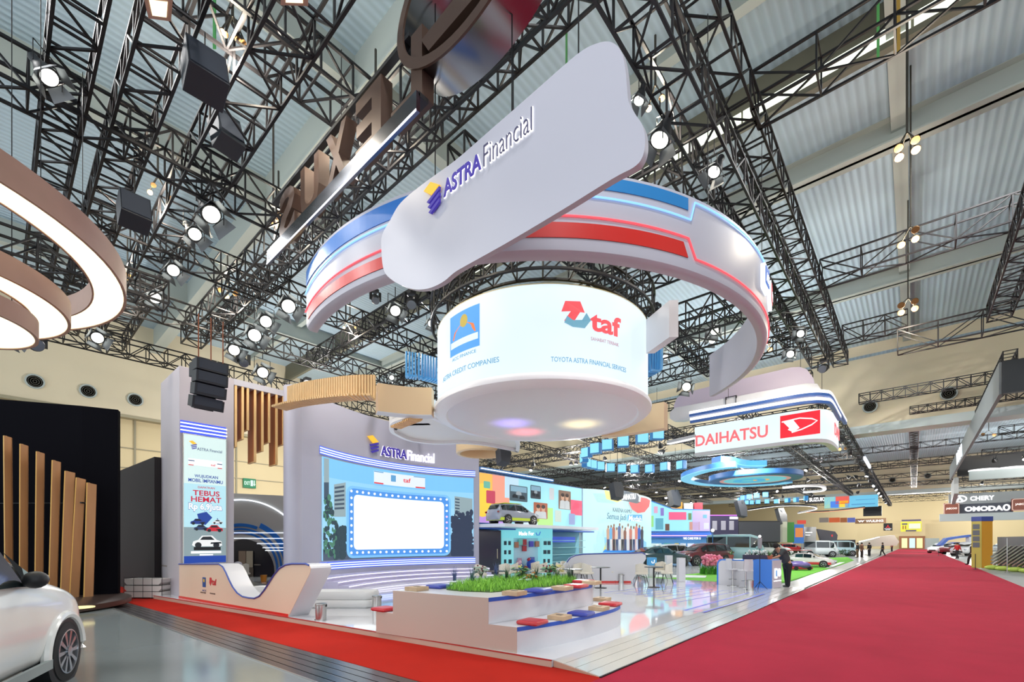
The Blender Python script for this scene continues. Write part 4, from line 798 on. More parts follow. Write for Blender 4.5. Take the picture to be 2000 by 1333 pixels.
for i in range(40): m.ball(p+cd*random.uniform(-.42, .42)+cn*random.uniform(-.1, .1)+Vector((0, 0, random.uniform(.18, .34))), .035, 6)
for i in range(70): blade(m2, p+cd*random.uniform(-.42, .42)+Vector((0, 0, .17)), .15, .12, random.uniform(0, 6.28), .015)
m.build('flowers', pa('#dfe3e0', .6), r); m2.build('leaves', pa('#3e5a44', .6), r)
# tripod banner pole
p = H(1484, 1152, .1); r = thing('tripod_stand', 'black tripod pole with a grey device on top before the counter', 'stand', tuple(p)); M().bar(p+Vector((0, 0, .2)), p+Vector((0, 0, 1.5)), .012, 8).build('pole', DARK, r)
for k in range(3): a = k*2.094+.5; M().bar(p+Vector((0, 0, .28)), p+Vector((.24*math.cos(a), .24*math.sin(a), .01)), .009, 6).build('leg', DARK, r)
M().box(p+Vector((0, 0, 1.62)), (.1, .12, .38), A0).build('device', pa('#8f8f94', .4), r, bevel=.01); M().ball(p+Vector((0, 0, 1.86)), .05, 8).build('lamp', em('#ffffff', 1), r)
# white pedestals and blue box
for px, py, hgt, l in ((1330, 1137, 1.0, 'white pedestal column right of the cafe chairs'), (1306, 1130, 1.05, 'second white pedestal behind the right-hand chair')):
    p = H(px, py, .1); tag(M().box(p+Vector((0, 0, hgt/2)), (.28, .28, hgt), A0).build('display_pedestal', WHITE, bevel=.01), l, 'pedestal')
p = H(1273, 1128, .1); r = thing('display_box', 'light blue cube display with a white hook logo behind the right table', 'display', tuple(p)); M().box(p+Vector((0, 0, .75)), (.36, .36, .36), A0).build('cube', em('#4fa3dc', .6), r); M().box(p+Vector((0, 0, .28)), (.3, .3, .56), A0).build('plinth', WHITE, r)
a = p+Vector((-CA, -SA, 0))*.18+Vector((SA, -CA, 0))*.182+Vector((0, 0, .57)); S3 = lambda u, v, w_=0: a+Vector((CA, SA, 0))*u+Vector((0, 0, v))+Vector((SA, -CA, 0))*w_
m = M(); G_line(m, S3, [(.12, .2), (.13, .12), (.18, .1), (.23, .13), (.25, .26)], .035); m.build('hook_logo', em('#ffffff', 1), r)
# white wavy counter wall before the car booth
ha2, hb2 = H(1158, 1139, .1), H(1232, 1139, .1)
ol = [(1158, 1139), (1085, 1120), (1107, 1099), (1114, 1090), (1124, 1085.5), (1140, 1083), (1180, 1082), (1240, 1081), (1254, 1080), (1261, 1084), (1262, 1092), (1232, 1139)]
pts = [VP(x, y, ha2, hb2) for x, y in ol]; pts = [Vector((p.x, p.y, max(p.z, .1))) for p in pts]; hn2 = W(0, 1, 0)*.35
root = thing('counter_wall', 'white wavy counter wall with blue top line behind the cafe tables', 'counter', tuple((ha2+hb2)/2)); M().prism(pts, hn2).build('wall_body', WHITE, root, 40)
M().path([p-hn2*.02 for p in pts[2:10]], .025, 4).build('blue_edge', pa('#4054a0', .35), root); M().prism([ha2-hn2*.05, hb2-hn2*.05, hb2-hn2*.05+Vector((0, 0, .07)), ha2-hn2*.05+Vector((0, 0, .07))], hn2*.04).build('red_kick_strip', REDP, root)
# ============================================================ NEIGHBOUR BOOTH AT THE LEFT
BW_ = mat('black_fabric', '#09090f', .95, spec=.08)
def PZ(px, D): p = P(px, 1060, D); return p
w0, w1, w2 = PZ(-330, 11.2), PZ(170, 12.9), PZ(235, 13.25)
m = M().wall([(w0.x, w0.y), (w1.x, w1.y), (w2.x, w2.y)], 0, 5.55, -.25); o = m.build('backdrop_wall', BW_)
for q in o.data.polygons: pass
tag(o, 'tall black fabric backdrop wall behind the wooden boards', 'backdrop')
w3, w4 = PZ(225, 19.4), PZ(316, 15.3); tag(M().wall([(w3.x, w3.y), (w4.x, w4.y)], 0, 4.6, -.2).build('backdrop_wall', mat('dark_grey_fabric', '#241f22', .85)), 'dark grey fabric wall between the black backdrop and the white tower', 'backdrop')
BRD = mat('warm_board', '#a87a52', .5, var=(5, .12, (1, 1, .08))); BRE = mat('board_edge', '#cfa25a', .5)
bd = [(8, 26, 851, 20, 1176), (40, 58, 867, 48, 1176), (72, 90, 882, 78, 1176), (103, 122, 899, 105, 1176), (128, 150, 920, 128, 1175), (150, 171, 933, 146, 1175), (171, 192, 943, 174, 1175)]
wh = ['far left, tallest', 'second from the left', 'third from the left', 'fourth from the left', 'fifth, third from the right end', 'second from the right end', 'the shortest at the right end']
for i, (xa, xb, yt, xbot, yb) in enumerate(bd):
    D = 11.5+i*.12; tl, trr = P(xa, yt, D), P(xb-4, yt+4, D+.16); bl_ = P(xbot-9, 1070, D); bl_.z = .28; br_ = bl_+(trr-tl)*.98; br_.z = .28
    r = thing('wooden_board', 'upright leaning wooden board before the black wall, '+wh[i], 'board', tuple(bl_), group='upright wooden boards by the black wall')
    n = Vector((-SA, CA, 0))*.07; M().prism([bl_, br_, trr, tl], n+W(-.05, 0, 0)).build('board_face', BRD, r)
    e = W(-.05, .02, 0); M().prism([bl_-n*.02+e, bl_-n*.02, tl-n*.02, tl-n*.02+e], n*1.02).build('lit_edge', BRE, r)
a, b = P(-20, 984, 11.75), P(171, 983, 12.3); m = M().bar(a, b, .012, 6)
for t in (.2, .36, .52, .68, .82, .97): q = a.lerp(b, t); m.bar(q-W(0, .12, 0), q+W(0, .1, 0), .022, 6)
tag(m.build('support_rod', DARK), 'thin dark rod joining the wooden boards at mid height', 'rod')
dcx = W(-12.6, 11.0, 0); r = thing('round_platform', 'low round dark platform under the wooden boards', 'platform', (dcx.x, dcx.y, .1))
M().lathe([(2.55, .1), (2.62, .14), (2.62, .26), (2.58, .28), (1e-4, .28)], (dcx.x, dcx.y, 0), 64).build('platform_top', mat('dark_brown_gloss', '#3a2f2c', .3), r, 30)
q = P(158, 1184, 10.2); q.z = .281; M().lathe([(.1, 0), (.24, 0), (.24, .02), (.1, .02), (.1, 0)], q, 24).build('floor_light_ring', em('#f7e6a0', 1.2), r)
BRN = mat('brown_ring', '#a88676', .5, var=(3, .06)); WARM = em('#fff0c4', 1.7)
for (X, D, R_, z, hh, l) in ((-7.0, 4.4, 2.5, 4.95, .29, 'largest brown ring light with glowing underside at the upper left'), (-6.2, 4.62, 1.24, 4.35, .24, 'middle-sized brown ring light inside the large one'), (-5.72, 4.45, .76, 3.95, .2, 'smallest brown ring light at the left picture edge')):
    c = W(X, D, 0); r = thing('ring_light', l, 'lamp', (c.x, c.y, z), group='nested brown ring lights')
    M().lathe([(R_, z), (R_, z+hh), (R_-.34, z+hh), (R_-.34, z), (R_-.32, z), (R_-.32, z+.03), (R_-.03, z+.03), (R_-.03, z), (R_, z)], (c.x, c.y, 0), 90).build('ring_body', BRN, r, 30)
    M().lathe([(R_-.32, z+.01), (R_-.03, z+.01), (R_-.03, z+.025), (R_-.32, z+.025), (R_-.32, z+.01)], (c.x, c.y, 0), 90).build('glowing_diffuser', WARM, r)
    for k in range(4): t = k*1.57+.4; q = Vector((c.x+(R_-.15)*math.cos(t), c.y+(R_-.15)*math.sin(t), z+hh)); M().bar(q, q+Vector((0, 0, 8.6-z-hh)), .006).build('hanging_cable', BLACK, r)
for (cs, l) in ((((279, -12), (338, -5), (334, 42), (290, 36)), 'brown hanging light box with cream glowing face at the top edge, left one'), (((548, -30), (600, -30), (602, 12), (548, 10)), 'small brown hanging light box at the top edge, right one')):
    pts = [H(x, y, 6.6) for x, y in cs]; r = thing('light_box', l, 'lamp', tuple(pts[0]), group='brown hanging light boxes at the top edge'); M().prism(pts, (0, 0, .35)).build('box_body', BRN, r)
    c = sum(pts, Vector())/4; M().prism([c+(p-c)*.62-Vector((0, 0, .01)) for p in pts], (0, 0, .008)).build('glowing_diffuser', WARM, r)
# stack of white shells behind the carpet
p = H(279, 1170, 0); r = thing('shell_rack', 'stack of white curved shells in a wire rack beside the tower', 'rack', tuple(p)); ax = W(1, -.05, 0).normalized(); ay = Vector((-ax.y, ax.x, 0))
for k, l in enumerate((.08, .27, .48)):
    M().prism([p+ax*x+Vector((0, 0, l+z)) for x, z in ((-.6, .03), (-.52, -.05), (.5, -.05), (.58, .02), (.6, .13), (-.6, .13))], ay*.5).build('shell', pa('#c9c4c0', .5), r)
m = M()
for x in (-.62, -.3, 0, .3, .62): m.bar(p+ax*x, p+ax*x+Vector((0, 0, .68)), .008)
for z in (.03, .22, .42, .66): m.bar(p-ax*.62+Vector((0, 0, z)), p+ax*.62+Vector((0, 0, z)), .008)
m.build('wire_frame', DARK, r)
# ============================================================ CARS
TYRE, GLASS, RIM = mat('tyre', '#131316', .7), mat('car_glass', '#1d2528', .05, spec=.9), mat('alloy_rim', '#b9bcc2', .25, .9)
ST = {'suv': [(-2.28, .48, .78, .84, .72, .5), (-2.2, .36, 1.0, 1.15, .85, .58), (-1.95, .28, 1.06, 1.55, .90, .62), (-1.5, .25, 1.04, 1.64, .92, .66), (-.5, .25, 1.0, 1.68, .93, .68), (.3, .25, .98, 1.63, .93, .67), (.8, .25, .97, 1.40, .93, .64), (1.3, .25, .99, 1.08, .92, .60), (1.75, .25, .93, 1.01, .90, .58), (2.1, .3, .80, .90, .84, .5), (2.3, .42, .62, .68, .62, .4)],
      'sedan': [(-2.3, .45, .8, .86, .7, .5), (-2.2, .36, .92, 1.0, .82, .6), (-1.7, .25, .95, 1.05, .88, .62), (-1.0, .22, .94, 1.38, .9, .6), (-.3, .22, .92, 1.43, .9, .6), (.4, .22, .9, 1.36, .9, .6), (1.0, .22, .9, 1.0, .89, .6), (1.7, .24, .85, .92, .87, .55), (2.15, .3, .7, .76, .78, .45), (2.3, .4, .58, .62, .6, .4)],
      'tall': [(-2.28, .48, .9, .95, .72, .5), (-2.2, .36, 1.12, 1.3, .85, .58), (-1.95, .28, 1.18, 1.6, .90, .62), (-1.5, .25, 1.18, 1.68, .92, .66), (-.5, .25, 1.17, 1.71, .93, .68), (.55, .25, 1.16, 1.66, .93, .67), (.95, .25, 1.15, 1.45, .93, .66), (1.3, .25, 1.13, 1.21, .93, .66), (1.7, .25, 1.04, 1.12, .92, .62), (2.05, .3, .93, 1.0, .86, .52), (2.22, .42, .7, .78, .66, .4)],
      'van': [(-1.75, .4, 1.0, 1.85, .74, .66), (-1.7, .3, 1.05, 1.92, .78, .68), (-.5, .28, 1.02, 1.95, .79, .7), (.9, .28, 1.0, 1.94, .79, .7), (1.35, .28, .98, 1.80, .79, .68), (1.62, .28, .96, 1.2, .78, .62), (1.72, .32, .9, .98, .74, .55), (1.78, .4, .6, .64, .7, .5)]}
def car_ring(s):
    x, zb, zt, zr, w_, wt = s; h = [(0, zb), (w_*.84, zb), (w_*.97, zb+.12), (w_, (zb+zt)/2+.05), (w_*.97, zt), (wt+(w_-wt)*.35, zt+(zr-zt)*.45) if zr-zt > .2 else (wt+(w_-wt)*.45, zt+(zr-zt)*.55), (wt, zr-.05*(zr-zt > .2)), (wt*.72, zr), (0, zr+.015)]
    return [Vector((x, a, b)) for a, b in h]+[Vector((x, -a, b)) for a, b in h[-2:0:-1]]
def car(label, loc, head, col, kind='suv', s=1.0, rim=RIM, roof=None, hero=False, two=None, name='car', g=None):
    r = thing(name, label, 'car', tuple(loc), 0, g); st = ST[kind]; rings = [car_ring(q) for q in st]; n = len(rings[0])
    bm_ = mat('car_paint_'+col, col, .18, .0, coat=.6)
    vs = [v for q in rings for v in q]; fs = [(i*n+k, (i+1)*n+k, (i+1)*n+(k+1) % n, i*n+(k+1) % n) for i in range(len(rings)-1) for k in range(n)]+[tuple(range(n)), tuple((len(rings)-1)*n+k for k in reversed(range(n)))]
    def put(m, nm, mt, par=r, sm=None): 
        m.v = [v+Vector(loc) for v in m.v]; return m.build(nm, mt, par, sm)
    b = put(M().add(vs, fs), 'body', bm_, r, 70 if hero else 50)
    if hero: q = b.modifiers.new('s', 'SUBSURF'); q.levels = q.render_levels = 2
    gi = [i for i, q in enumerate(st) if q[3]-q[2] > .3]; gm_ = M(); g0, g1 = gi[0], gi[-1]
    for sd in (1, -1):
        for i in range(g0, g1):
            A_, B_ = rings[i], rings[i+1]; ia, ib = (5, 6) if sd == 1 else (n-5, n-6); lo = 4 if sd == 1 else n-4
            o_ = Vector((0, sd*(.018 if not hero else .03), 0)); q = [A_[lo].lerp(A_[ia], .15), B_[lo].lerp(B_[ia], .15), B_[ia].lerp(B_[ib], .82), A_[ia].lerp(A_[ib], .82)]
            cx = sum(q, Vector())/4; q = [cx+(v-cx)*.93+o_ for v in q]; gm_.add(q, [(0, 1, 2, 3)])
    for i, j in ((g1, g1+1), (g0, g0-1)):
        A_, B_ = rings[i], rings[j]; sx = 1 if j > i else -1; q = [A_[6], A_[n-6], B_[n-6], B_[6]]; cx = sum(q, Vector())/4; gm_.add([cx+(v-cx)*.92+Vector((sx*.03, 0, .03)) for v in q], [(0, 1, 2, 3)])
    put(gm_, 'windows', GLASS)
    wx = 1.38 if kind != 'van' else 1.15; wr = .36 if kind in ('suv', 'tall') else .32; ww = st[4][4]
    R = Matrix.Rotation(math.pi/2, 3, 'X')
    for sx in (1, -1):
        for sd in (1, -1):
            c = Vector((sx*wx, sd*(ww-(.12 if hero else .1)), wr)); RR2 = R if sd == -1 else Matrix.Rotation(-math.pi/2, 3, 'X')
            put(M().lathe([(wr+.075, -.1), (wr+.075, .108), (wr+.02, .115), (1e-4, .115)], c, 24, RR2), 'wheel_arch', DARK)
            tw = put(M().lathe([(wr*.6, -.05), (wr*.95, -.05), (wr, 0), (wr, .09), (wr*.95, .125), (wr*.72, .13), (wr*.7, .1)], c, 28, RR2), 'wheel', TYRE, r, 40)
            rm = M().lathe([(wr*.72, .06), (wr*.72, .128), (wr*.66, .13), (wr*.64, .075), (1e-4, .07)], c, 24, RR2) if not hero else M().lathe([(wr*.72, .06), (wr*.72, .14), (wr*.68, .142), (wr*.66, .075)], c, 32, RR2)
            ns = 5 if not hero else 10
            for k in range(ns): t = 2*math.pi*k/ns; rm.add([c+RR2@Vector((rd*math.cos(t+dt), rd*math.sin(t+dt), .135)) for rd, dt in ((wr*.12, -.3), (wr*.68, -.11), (wr*.68, .11), (wr*.12, .3))]+[c+RR2@Vector((rd*math.cos(t+dt), rd*math.sin(t+dt), .09)) for rd, dt in ((wr*.12, -.3), (wr*.68, -.11), (wr*.68, .11), (wr*.12, .3))], [(0, 1, 2, 3), (0, 4, 5, 1), (2, 6, 7, 3), (1, 5, 6, 2)])
            rm.lathe([(wr*.17, .1), (wr*.17, .15), (1e-4, .152)], c, 12, RR2)
            rmo = put(rm, 'rim', rim, tw)
            if hero: put(M().lathe([(1e-4, .06), (wr*.68, .06), (wr*.68, .065), (1e-4, .065)], c, 24, RR2), 'rim_shadow_disc', DARK, tw)
            if hero: put(M().path([c+Vector(((wr+.085)*math.cos(t), sd*.1, (wr+.075)*math.sin(t))) for t in [math.pi*i/16-.1 for i in range(18)]], .05, 8), 'fender_flare', bm_, r, 40)
    hl = M(); tl = M(); f = st[-2]; k_ = st[1]
    for sd in (1, -1):
        hl.box((f[0]+(.02 if hero else .06), sd*f[4]*(.66 if hero else .72), f[2]-.06), (.16, .3, .1), sd*-.45); tl.box((k_[0]-.02, sd*k_[4]*.8, k_[2]-.05), (.1, .3, .13), sd*.4)
    put(hl, 'headlamps', mat('headlamp', '#cfd6e8', .1, .3)); put(tl, 'tail_lamps', mat('tail_lamp', '#8f1a20', .2)); put(M().box((st[-1][0]-.02, 0, .48), (.1, .9, .16)), 'grille', DARK)
    mx_, mz_ = (.5, 1.27) if kind == 'tall' else (.62, 1.08) if kind != 'van' else (1.3, 1.08)
    for sd in (1, -1): put(M().ball((mx_, sd*(ww+.06), mz_), .11, 10, (.8, .95, .8)).box((mx_+.04, sd*(ww+.0), mz_-.05), (.08, .2, .04)), 'wing_mirror', DARK if hero or roof else bm_, r, 60)
    if roof: put(M().prism([Vector((a, -st[4][5]*.97, b_)) for a, b_ in ((-1.9, 1.6), (.3, 1.66), (.3, 1.69), (-1.5, 1.7))], (0, st[4][5]*1.94, 0)), 'roof_panel', pa(roof, .3))
    if two: put(M().b2((-2.1, -ww-.012, .3), (2.0, ww+.012, .52)), 'lower_trim', pa(two, .35))
    if hero:
        for sd in (-1, 1):
            y = sd*(ww+.012); put(M().b2((-.86, y-.003, .42), (-.85, y+.003, 1.02)), 'door_seam', pa('#8f9499', .5))
            put(M().b2((-1.0, y-.02, .26), (.95, y+.02, .36)), 'side_sill', pa('#8f9a9a', .4)); None
    r.rotation_euler = (0, 0, head); r.scale = (s, s, s); return r
hh = A0+math.radians(115.4); q = P(131, 1276, 5.39); off = Matrix.Rotation(hh, 3, 'Z')@Vector((1.38, -.93, 0)); car('white SUV cropped by the left picture edge, front half with alloy wheel', (q.x-off.x, q.y-off.y, .1), hh, '#e6e8e6', kind='tall', hero=True)
# ============================================================ BROWN LETTER SIGN (seen from behind)
def CY(px, py, z): return H(px, py, z)
LZ = 7.72; la, lb_ = H(540, 518, 7.5), H(830, 190, 7.5); ly = (la.y+lb_.y)/2; lx0 = la.x; lx1 = -2.4
BRZ = mat('bronze_panel', '#4e3a30', .5, .2); MIR = mat('mirror_edge', '#84868c', .22, 1)
root = thing('letter_sign', 'row of big brown letters on a black beam with mirror edge, seen from behind', 'sign', (lx0, ly, LZ))
M().b2((lx0, ly-.06, LZ-.06), (-4.9, ly+.1, LZ)).build('beam', DARK, root); M().b2((lx0, ly-.1, LZ-.28), (-4.9, ly-.04, LZ-.02)).build('mirror_tray', MIR, root)
M().b2((lx0, ly-.11, LZ-.3), (-4.9, ly-.1, LZ-.27)).build('light_line', em('#eef2ff', 1.3), root)
M().b2((lx0, ly, LZ+1.0), (-5.2, ly+.1, LZ+1.06)).build('top_rail', DARK, root)
S = flat((lx0, ly, LZ), (lx1, ly, LZ))
for i, ch in enumerate('SUXEL'):
    m = M(); G_text(m, S, ch, .35+i*.98, 0, .95, .72, th=-.2, off=0, bold=.03, mirror=True); m.build('letter', BRZ, root)
ecx, ecz = (-4.15)-lx0, 1.05; m = M()
def ell_ring(m, a, b, w_, z0_, z1_, n=48):
    vs = []
    for i in range(n):
        t = 2*math.pi*i/n; vs += [S(ecx+a*math.cos(t), ecz+b*math.sin(t), z0_), S(ecx+a*math.cos(t), ecz+b*math.sin(t), z1_), S(ecx+(a-w_)*math.cos(t), ecz+(b-w_)*math.sin(t), z1_), S(ecx+(a-w_)*math.cos(t), ecz+(b-w_)*math.sin(t), z0_)]
    return m.add(vs, [(i*4+k, ((i+1) % n)*4+k, ((i+1) % n)*4+(k+1) % 4, i*4+(k+1) % 4) for i in range(n) for k in range(4)])
ell_ring(m, 1.28, .88, .12, -.5, 0); em_ = m.build('emblem_oval', MIR, root, 30); ell_ring(M(), 1.29, .89, .13, 0, .03).build('oval_face', BRZ, em_)
m = M(); G_poly(m, S, [(ecx+.25, ecz+.62), (ecx+.62, ecz+.55), (ecx+.2, ecz-.3), (ecx-.75, ecz-.35), (ecx-.6, ecz-.6), (ecx+.55, ecz-.58)], -.4, .42); m.build('emblem_stroke', BRZ, em_)
# ============================================================ BEHIND THE PORTAL: grey booth wall with blue arcs
D_ = 19.6; S = lambda u, v, w_=0: P(1000+u, 1060-v, D_)-W(0, 1, 0)*w_
S = (lambda px, py, w_=0: (lambda q: q-Vector((-SA, CA, 0))*w_)(P(px, py, D_)))
yb = 1060+FPX*1.65/D_; cx, cy = 472, 1117
arch = [(cx+64*math.cos(t), cy-64*math.sin(t)) for t in [math.pi*i/20 for i in range(21)]]
root = thing('arch_wall', 'grey booth wall with dark round arch and blue arc stripes seen through the portal', 'booth wall', tuple(P(500, yb, D_)))
ol = [(330, yb), (330, 958), (660, 974), (660, yb), (arch[0][0], yb)]+arch+[(arch[-1][0], yb)]
M().prism([P(x, y, D_) for x, y in ol], W(0, .35, 0)).build('wall_panel', pa('#b4b3ae', .5), root)
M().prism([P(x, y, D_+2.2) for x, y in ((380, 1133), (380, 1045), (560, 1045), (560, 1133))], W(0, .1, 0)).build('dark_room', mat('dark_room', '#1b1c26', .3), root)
def ring_seg(r0, r1, a0, a1, nm, mt, c=(470, 1113), off=.03):
    m = M(); n = 24; pts = [(c[0]+r1*math.cos(t), c[1]-r1*math.sin(t)) for t in [math.radians(a0+(a1-a0)*i/n) for i in range(n+1)]]+[(c[0]+r0*math.cos(t), c[1]-r0*math.sin(t)) for t in [math.radians(a1+(a0-a1)*i/n) for i in range(n+1)]]
    k = len(pts); vs = [S(a, b, 0) for a, b in pts]+[S(a, b, off) for a, b in pts]; m.add(vs, [(i, (i+1) % k, k+(i+1) % k, k+i) for i in range(k)]+[(k+i, k+i+1, k+k-2-i, k+k-1-i) for i in range(n)]); return m.build(nm, mt, root)
AB = pa('#2a72c8', .4)
ring_seg(84, 90, 68, 140, 'blue_arc', AB); ring_seg(89, 99, 22, 66, 'blue_arc', AB); ring_seg(86, 94, -5, 30, 'blue_arc', AB); ring_seg(77, 81, 62, 140, 'blue_arc', AB); ring_seg(78, 82, -5, 64, 'blue_arc', AB); ring_seg(70, 74, -5, 140, 'blue_arc', AB)
ring_seg(135, 137.2, 40, 140, 'neon_arc', NEONW, off=.06)
for (xa, xb, y) in ((400, 563, 1041.5), (400, 600, 1052.3), (503, 600, 1062.6), (514, 600, 1070.5), (519, 600, 1076)): M().bar(S(xa, y, .04), S(xb, y, .04), .018).build('neon_line', NEONW, root)
D2 = D_+2.1
for x0, x1, y0, y1, c in ((466, 480, 1077, 1110, '#7f6f60'), (481, 493, 1077, 1109, '#9b9384'), (466, 494, 1110, 1128, '#5a5048'), (496, 508, 1103, 1105, '#6f6a64')): M().prism([P(x, y, D2) for x, y in ((x0, y1), (x1, y1), (x1, y0), (x0, y0))], W(0, .05, 0)).build('room_panel', pa(c, .5), root)
q = H(515, 1137, .1); tag(M().lathe([(.1, 0), (.13, .28), (1e-4, .28)], q, 16).build('bucket', pa('#d88a2a', .5)), 'small orange bucket inside the dark arch', 'bucket')
clone(chair0, H(474, 1144, .1), A0+1.2, 'ivory chair with a white cloth seen through the portal')
q = H(462, 1142, .1); m = M()
for i in range(6): m.ball(q+W(random.uniform(-.25, .2), -.05, .45+i*.07), .16, 8, (1, 1, .6))
tag(m.build('cloth', pa('#e8e6ee', .8), smooth=60), 'crumpled white cloth draped on the chair seen through the portal', 'cloth')
# ============================================================ LOUDSPEAKERS
def slab(c, yaw, pitch, d, name, mt, par, bevel=0): R = Matrix.Rotation(yaw, 3, 'Z')@Matrix.Rotation(pitch, 3, 'X'); return M().box(c, d, 0, R).build(name, mt, par, bevel=bevel)
sx = P(412, 705, 10.6); yaw = A0+math.radians(52); r = thing('line_array_speaker', 'black curved line array loudspeaker hanging before the white tower', 'loudspeaker', tuple(sx)); c = sx+Vector((0, 0, .02))
d_ = Vector((math.sin(yaw), -math.cos(yaw), 0)); SPK = mat('speaker_black', '#1a1f28', .5)
for i in range(4):
    pt = .03+.09*i; cc = sx+Vector((0, 0, -.16-.262*i))-d_*(.015+.03*i*i); slab(cc, yaw, pt, (.66, .3, .258), 'cabinet', SPK, r, .01); slab(cc-d_*.24, yaw, pt, (.4, .22, .19), 'driver_back', SPK, r); slab(cc+d_*.152, yaw, pt, (.56, .012, .2), 'grille', mat('speaker_grille', '#2c3340', .7), r)
slab(sx-d_*.42+Vector((0, 0, -.15)), yaw, .03, (.5, .4, .32), 'side_cabinet', SPK, r)
for dx in (-.25, 0, .25): q = sx+Matrix.Rotation(yaw, 3, 'Z')@Vector((dx, 0, 0)); M().bar(q, q+Vector((0, 0, 1.0)), .014).build('hanging_strap', pa('#8a4a2a', .6), r)
for px, py, D, s, yw, l in ((400, 145, 6.6, .5, .8, 'big black box loudspeaker hanging at the upper left beside the warm lamps'), (262, 415, 8.6, .46, .85, 'black box loudspeaker hanging lower left of the bright floodlights'), (442, 262, 8.2, .42, 1.0, 'slim black loudspeaker hanging behind the black truss at left')):
    c = P(px, py, D); r = thing('box_speaker', l, 'loudspeaker', tuple(c)); slab(c, A0+yw, -.35, (s, s*.85, s*1.15 if px != 442 else s*1.5), 'cabinet', SPK, r, .01); R = Matrix.Rotation(A0+yw, 3, 'Z')@Matrix.Rotation(-.35, 3, 'X'); slab(c+R@Vector((0, -s*.43, 0)), A0+yw, -.35, (s*.9, .015, s), 'grille', mat('speaker_grille', '#2b2e37', .7), r)
    M().bar(c+Vector((0, 0, s*.5)), c+Vector((0, 0, s*.5+max(.3, 8.9-c.z))), .012).build('hanging_strap', DARK, r)
for px, py, D, l in ((1206, 960, 24, 'dark loudspeaker hanging in front of the small company sign'), (1319, 975, 32, 'dark loudspeaker left of the orange and red containers'), (985, 892, 17, 'dark loudspeaker behind the round gold ring ceiling'), (1449, 995, 42, 'dark loudspeaker above the dark building'), (1528, 1010, 50, 'dark loudspeaker before the green panel')):
    c = P(px, py, D); r = thing('hanging_speaker', l, 'loudspeaker', tuple(c)); h_ = .017*D*1.6; R = Matrix.Rotation(A0+.5, 3, 'Z')@Matrix.Rotation(-.3, 3, 'X')
    M().prism([c+R@Vector((x*D/24, -.15, z*D/24)) for x, z in ((-.3, .45), (.25, .5), (.35, .1), (.15, -.45), (-.35, -.4))], R@Vector((0, .4, 0))).build('cabinet', mat('speaker_grey', '#3a3d44', .5), r, bevel=.01)
    M().bar(c+Vector((0, 0, .4)), c+Vector((0, 0, max(.8, 8.4-c.z))), .015).build('hanging_strap', DARK, r)
# ============================================================ LAMPS ON THE TRUSSES
LENS, FLAP = em('#fbfff4', 3.2), mat('barn_door', '#6b6e72', .35, .7)
def par(px, py, sz, label, D=None, aim=None, lit=True, flaps=True, watts=0, head=False, grp='stage spotlights with barn doors'):
    D = D or FPX*6.9/(HZ-py); c = P(px, py, D); k = sz/FPX*D/2; aim = Vector(aim or (-5, 5, .5)); R = (c-aim).to_track_quat('Z', 'Y').to_matrix()
    r = thing('stage_light', label, 'stage light', tuple(c), group=grp)
    if head: M().lathe([(k*.8, -k*.9), (k, -k*.6), (k, k*.7), (k*.7, k*1.2), (1e-4, k*1.3)], c, 18, R).build('housing', DARK, r, 40); M().box(c+Vector((0, 0, k*2)), (k*1.4, k*1.2, k*.7)).box(c+R@Vector((k*1.1, 0, 0))+Vector((0, 0, k*.8)), (k*.3, k*.6, k*2.2)).box(c-R@Vector((k*1.1, 0, 0))+Vector((0, 0, k*.8)), (k*.3, k*.6, k*2.2)).build('yoke_base', DARK, r)
    else: M().lathe([(k, -.1*k), (k*1.06, 0), (k*.9, k*.9), (k*.5, k*2), (k*.5, k*2.8), (1e-4, k*2.9)], c, 18, R).build('housing', DARK, r, 40)
    M().lathe([(1e-4, -k*.16 if not head else -k*.96), (k*.86, -k*.16 if not head else -k*.92), (k*.86, k*.05 if not head else -k*.8), (1e-4, k*.05 if not head else -k*.8)], c, 18, R).build('lens', LENS if lit else mat('lens_dark', '#5a606c', .1), r)
    if flaps:
        for t in range(4):
            Q = R@Matrix.Rotation(t*math.pi/2+.3, 3, 'Z'); M().prism([c+Q@Vector(v) for v in ((-k*.8, k, 0), (k*.8, k, 0), (k*1.2, k*1.7, -k*1.2), (-k*1.2, k*1.7, -k*1.2))], Q@Vector((0, .004, .004))).build('barn_door', FLAP, r)
    if not head: m = M(); a = R@Vector((k*1.15, 0, k)); m.bar(c+a, c+a+Vector((0, 0, k*2.4)), k*.06).bar(c-a*.9, c-a*.9+Vector((0, 0, k*2.4)), k*.06).bar(c+a+Vector((0, 0, k*2.4)), c-a*.9+Vector((0, 0, k*2.4)), k*.06).bar(c+Vector((0, 0, k*2.4)), c+Vector((0, 0, k*2.4+.3)), k*.08).build('yoke', DARK, r)
    if watts: spot(c-R@Vector((0, 0, k*.5)), aim, watts*.22, 75, .06)
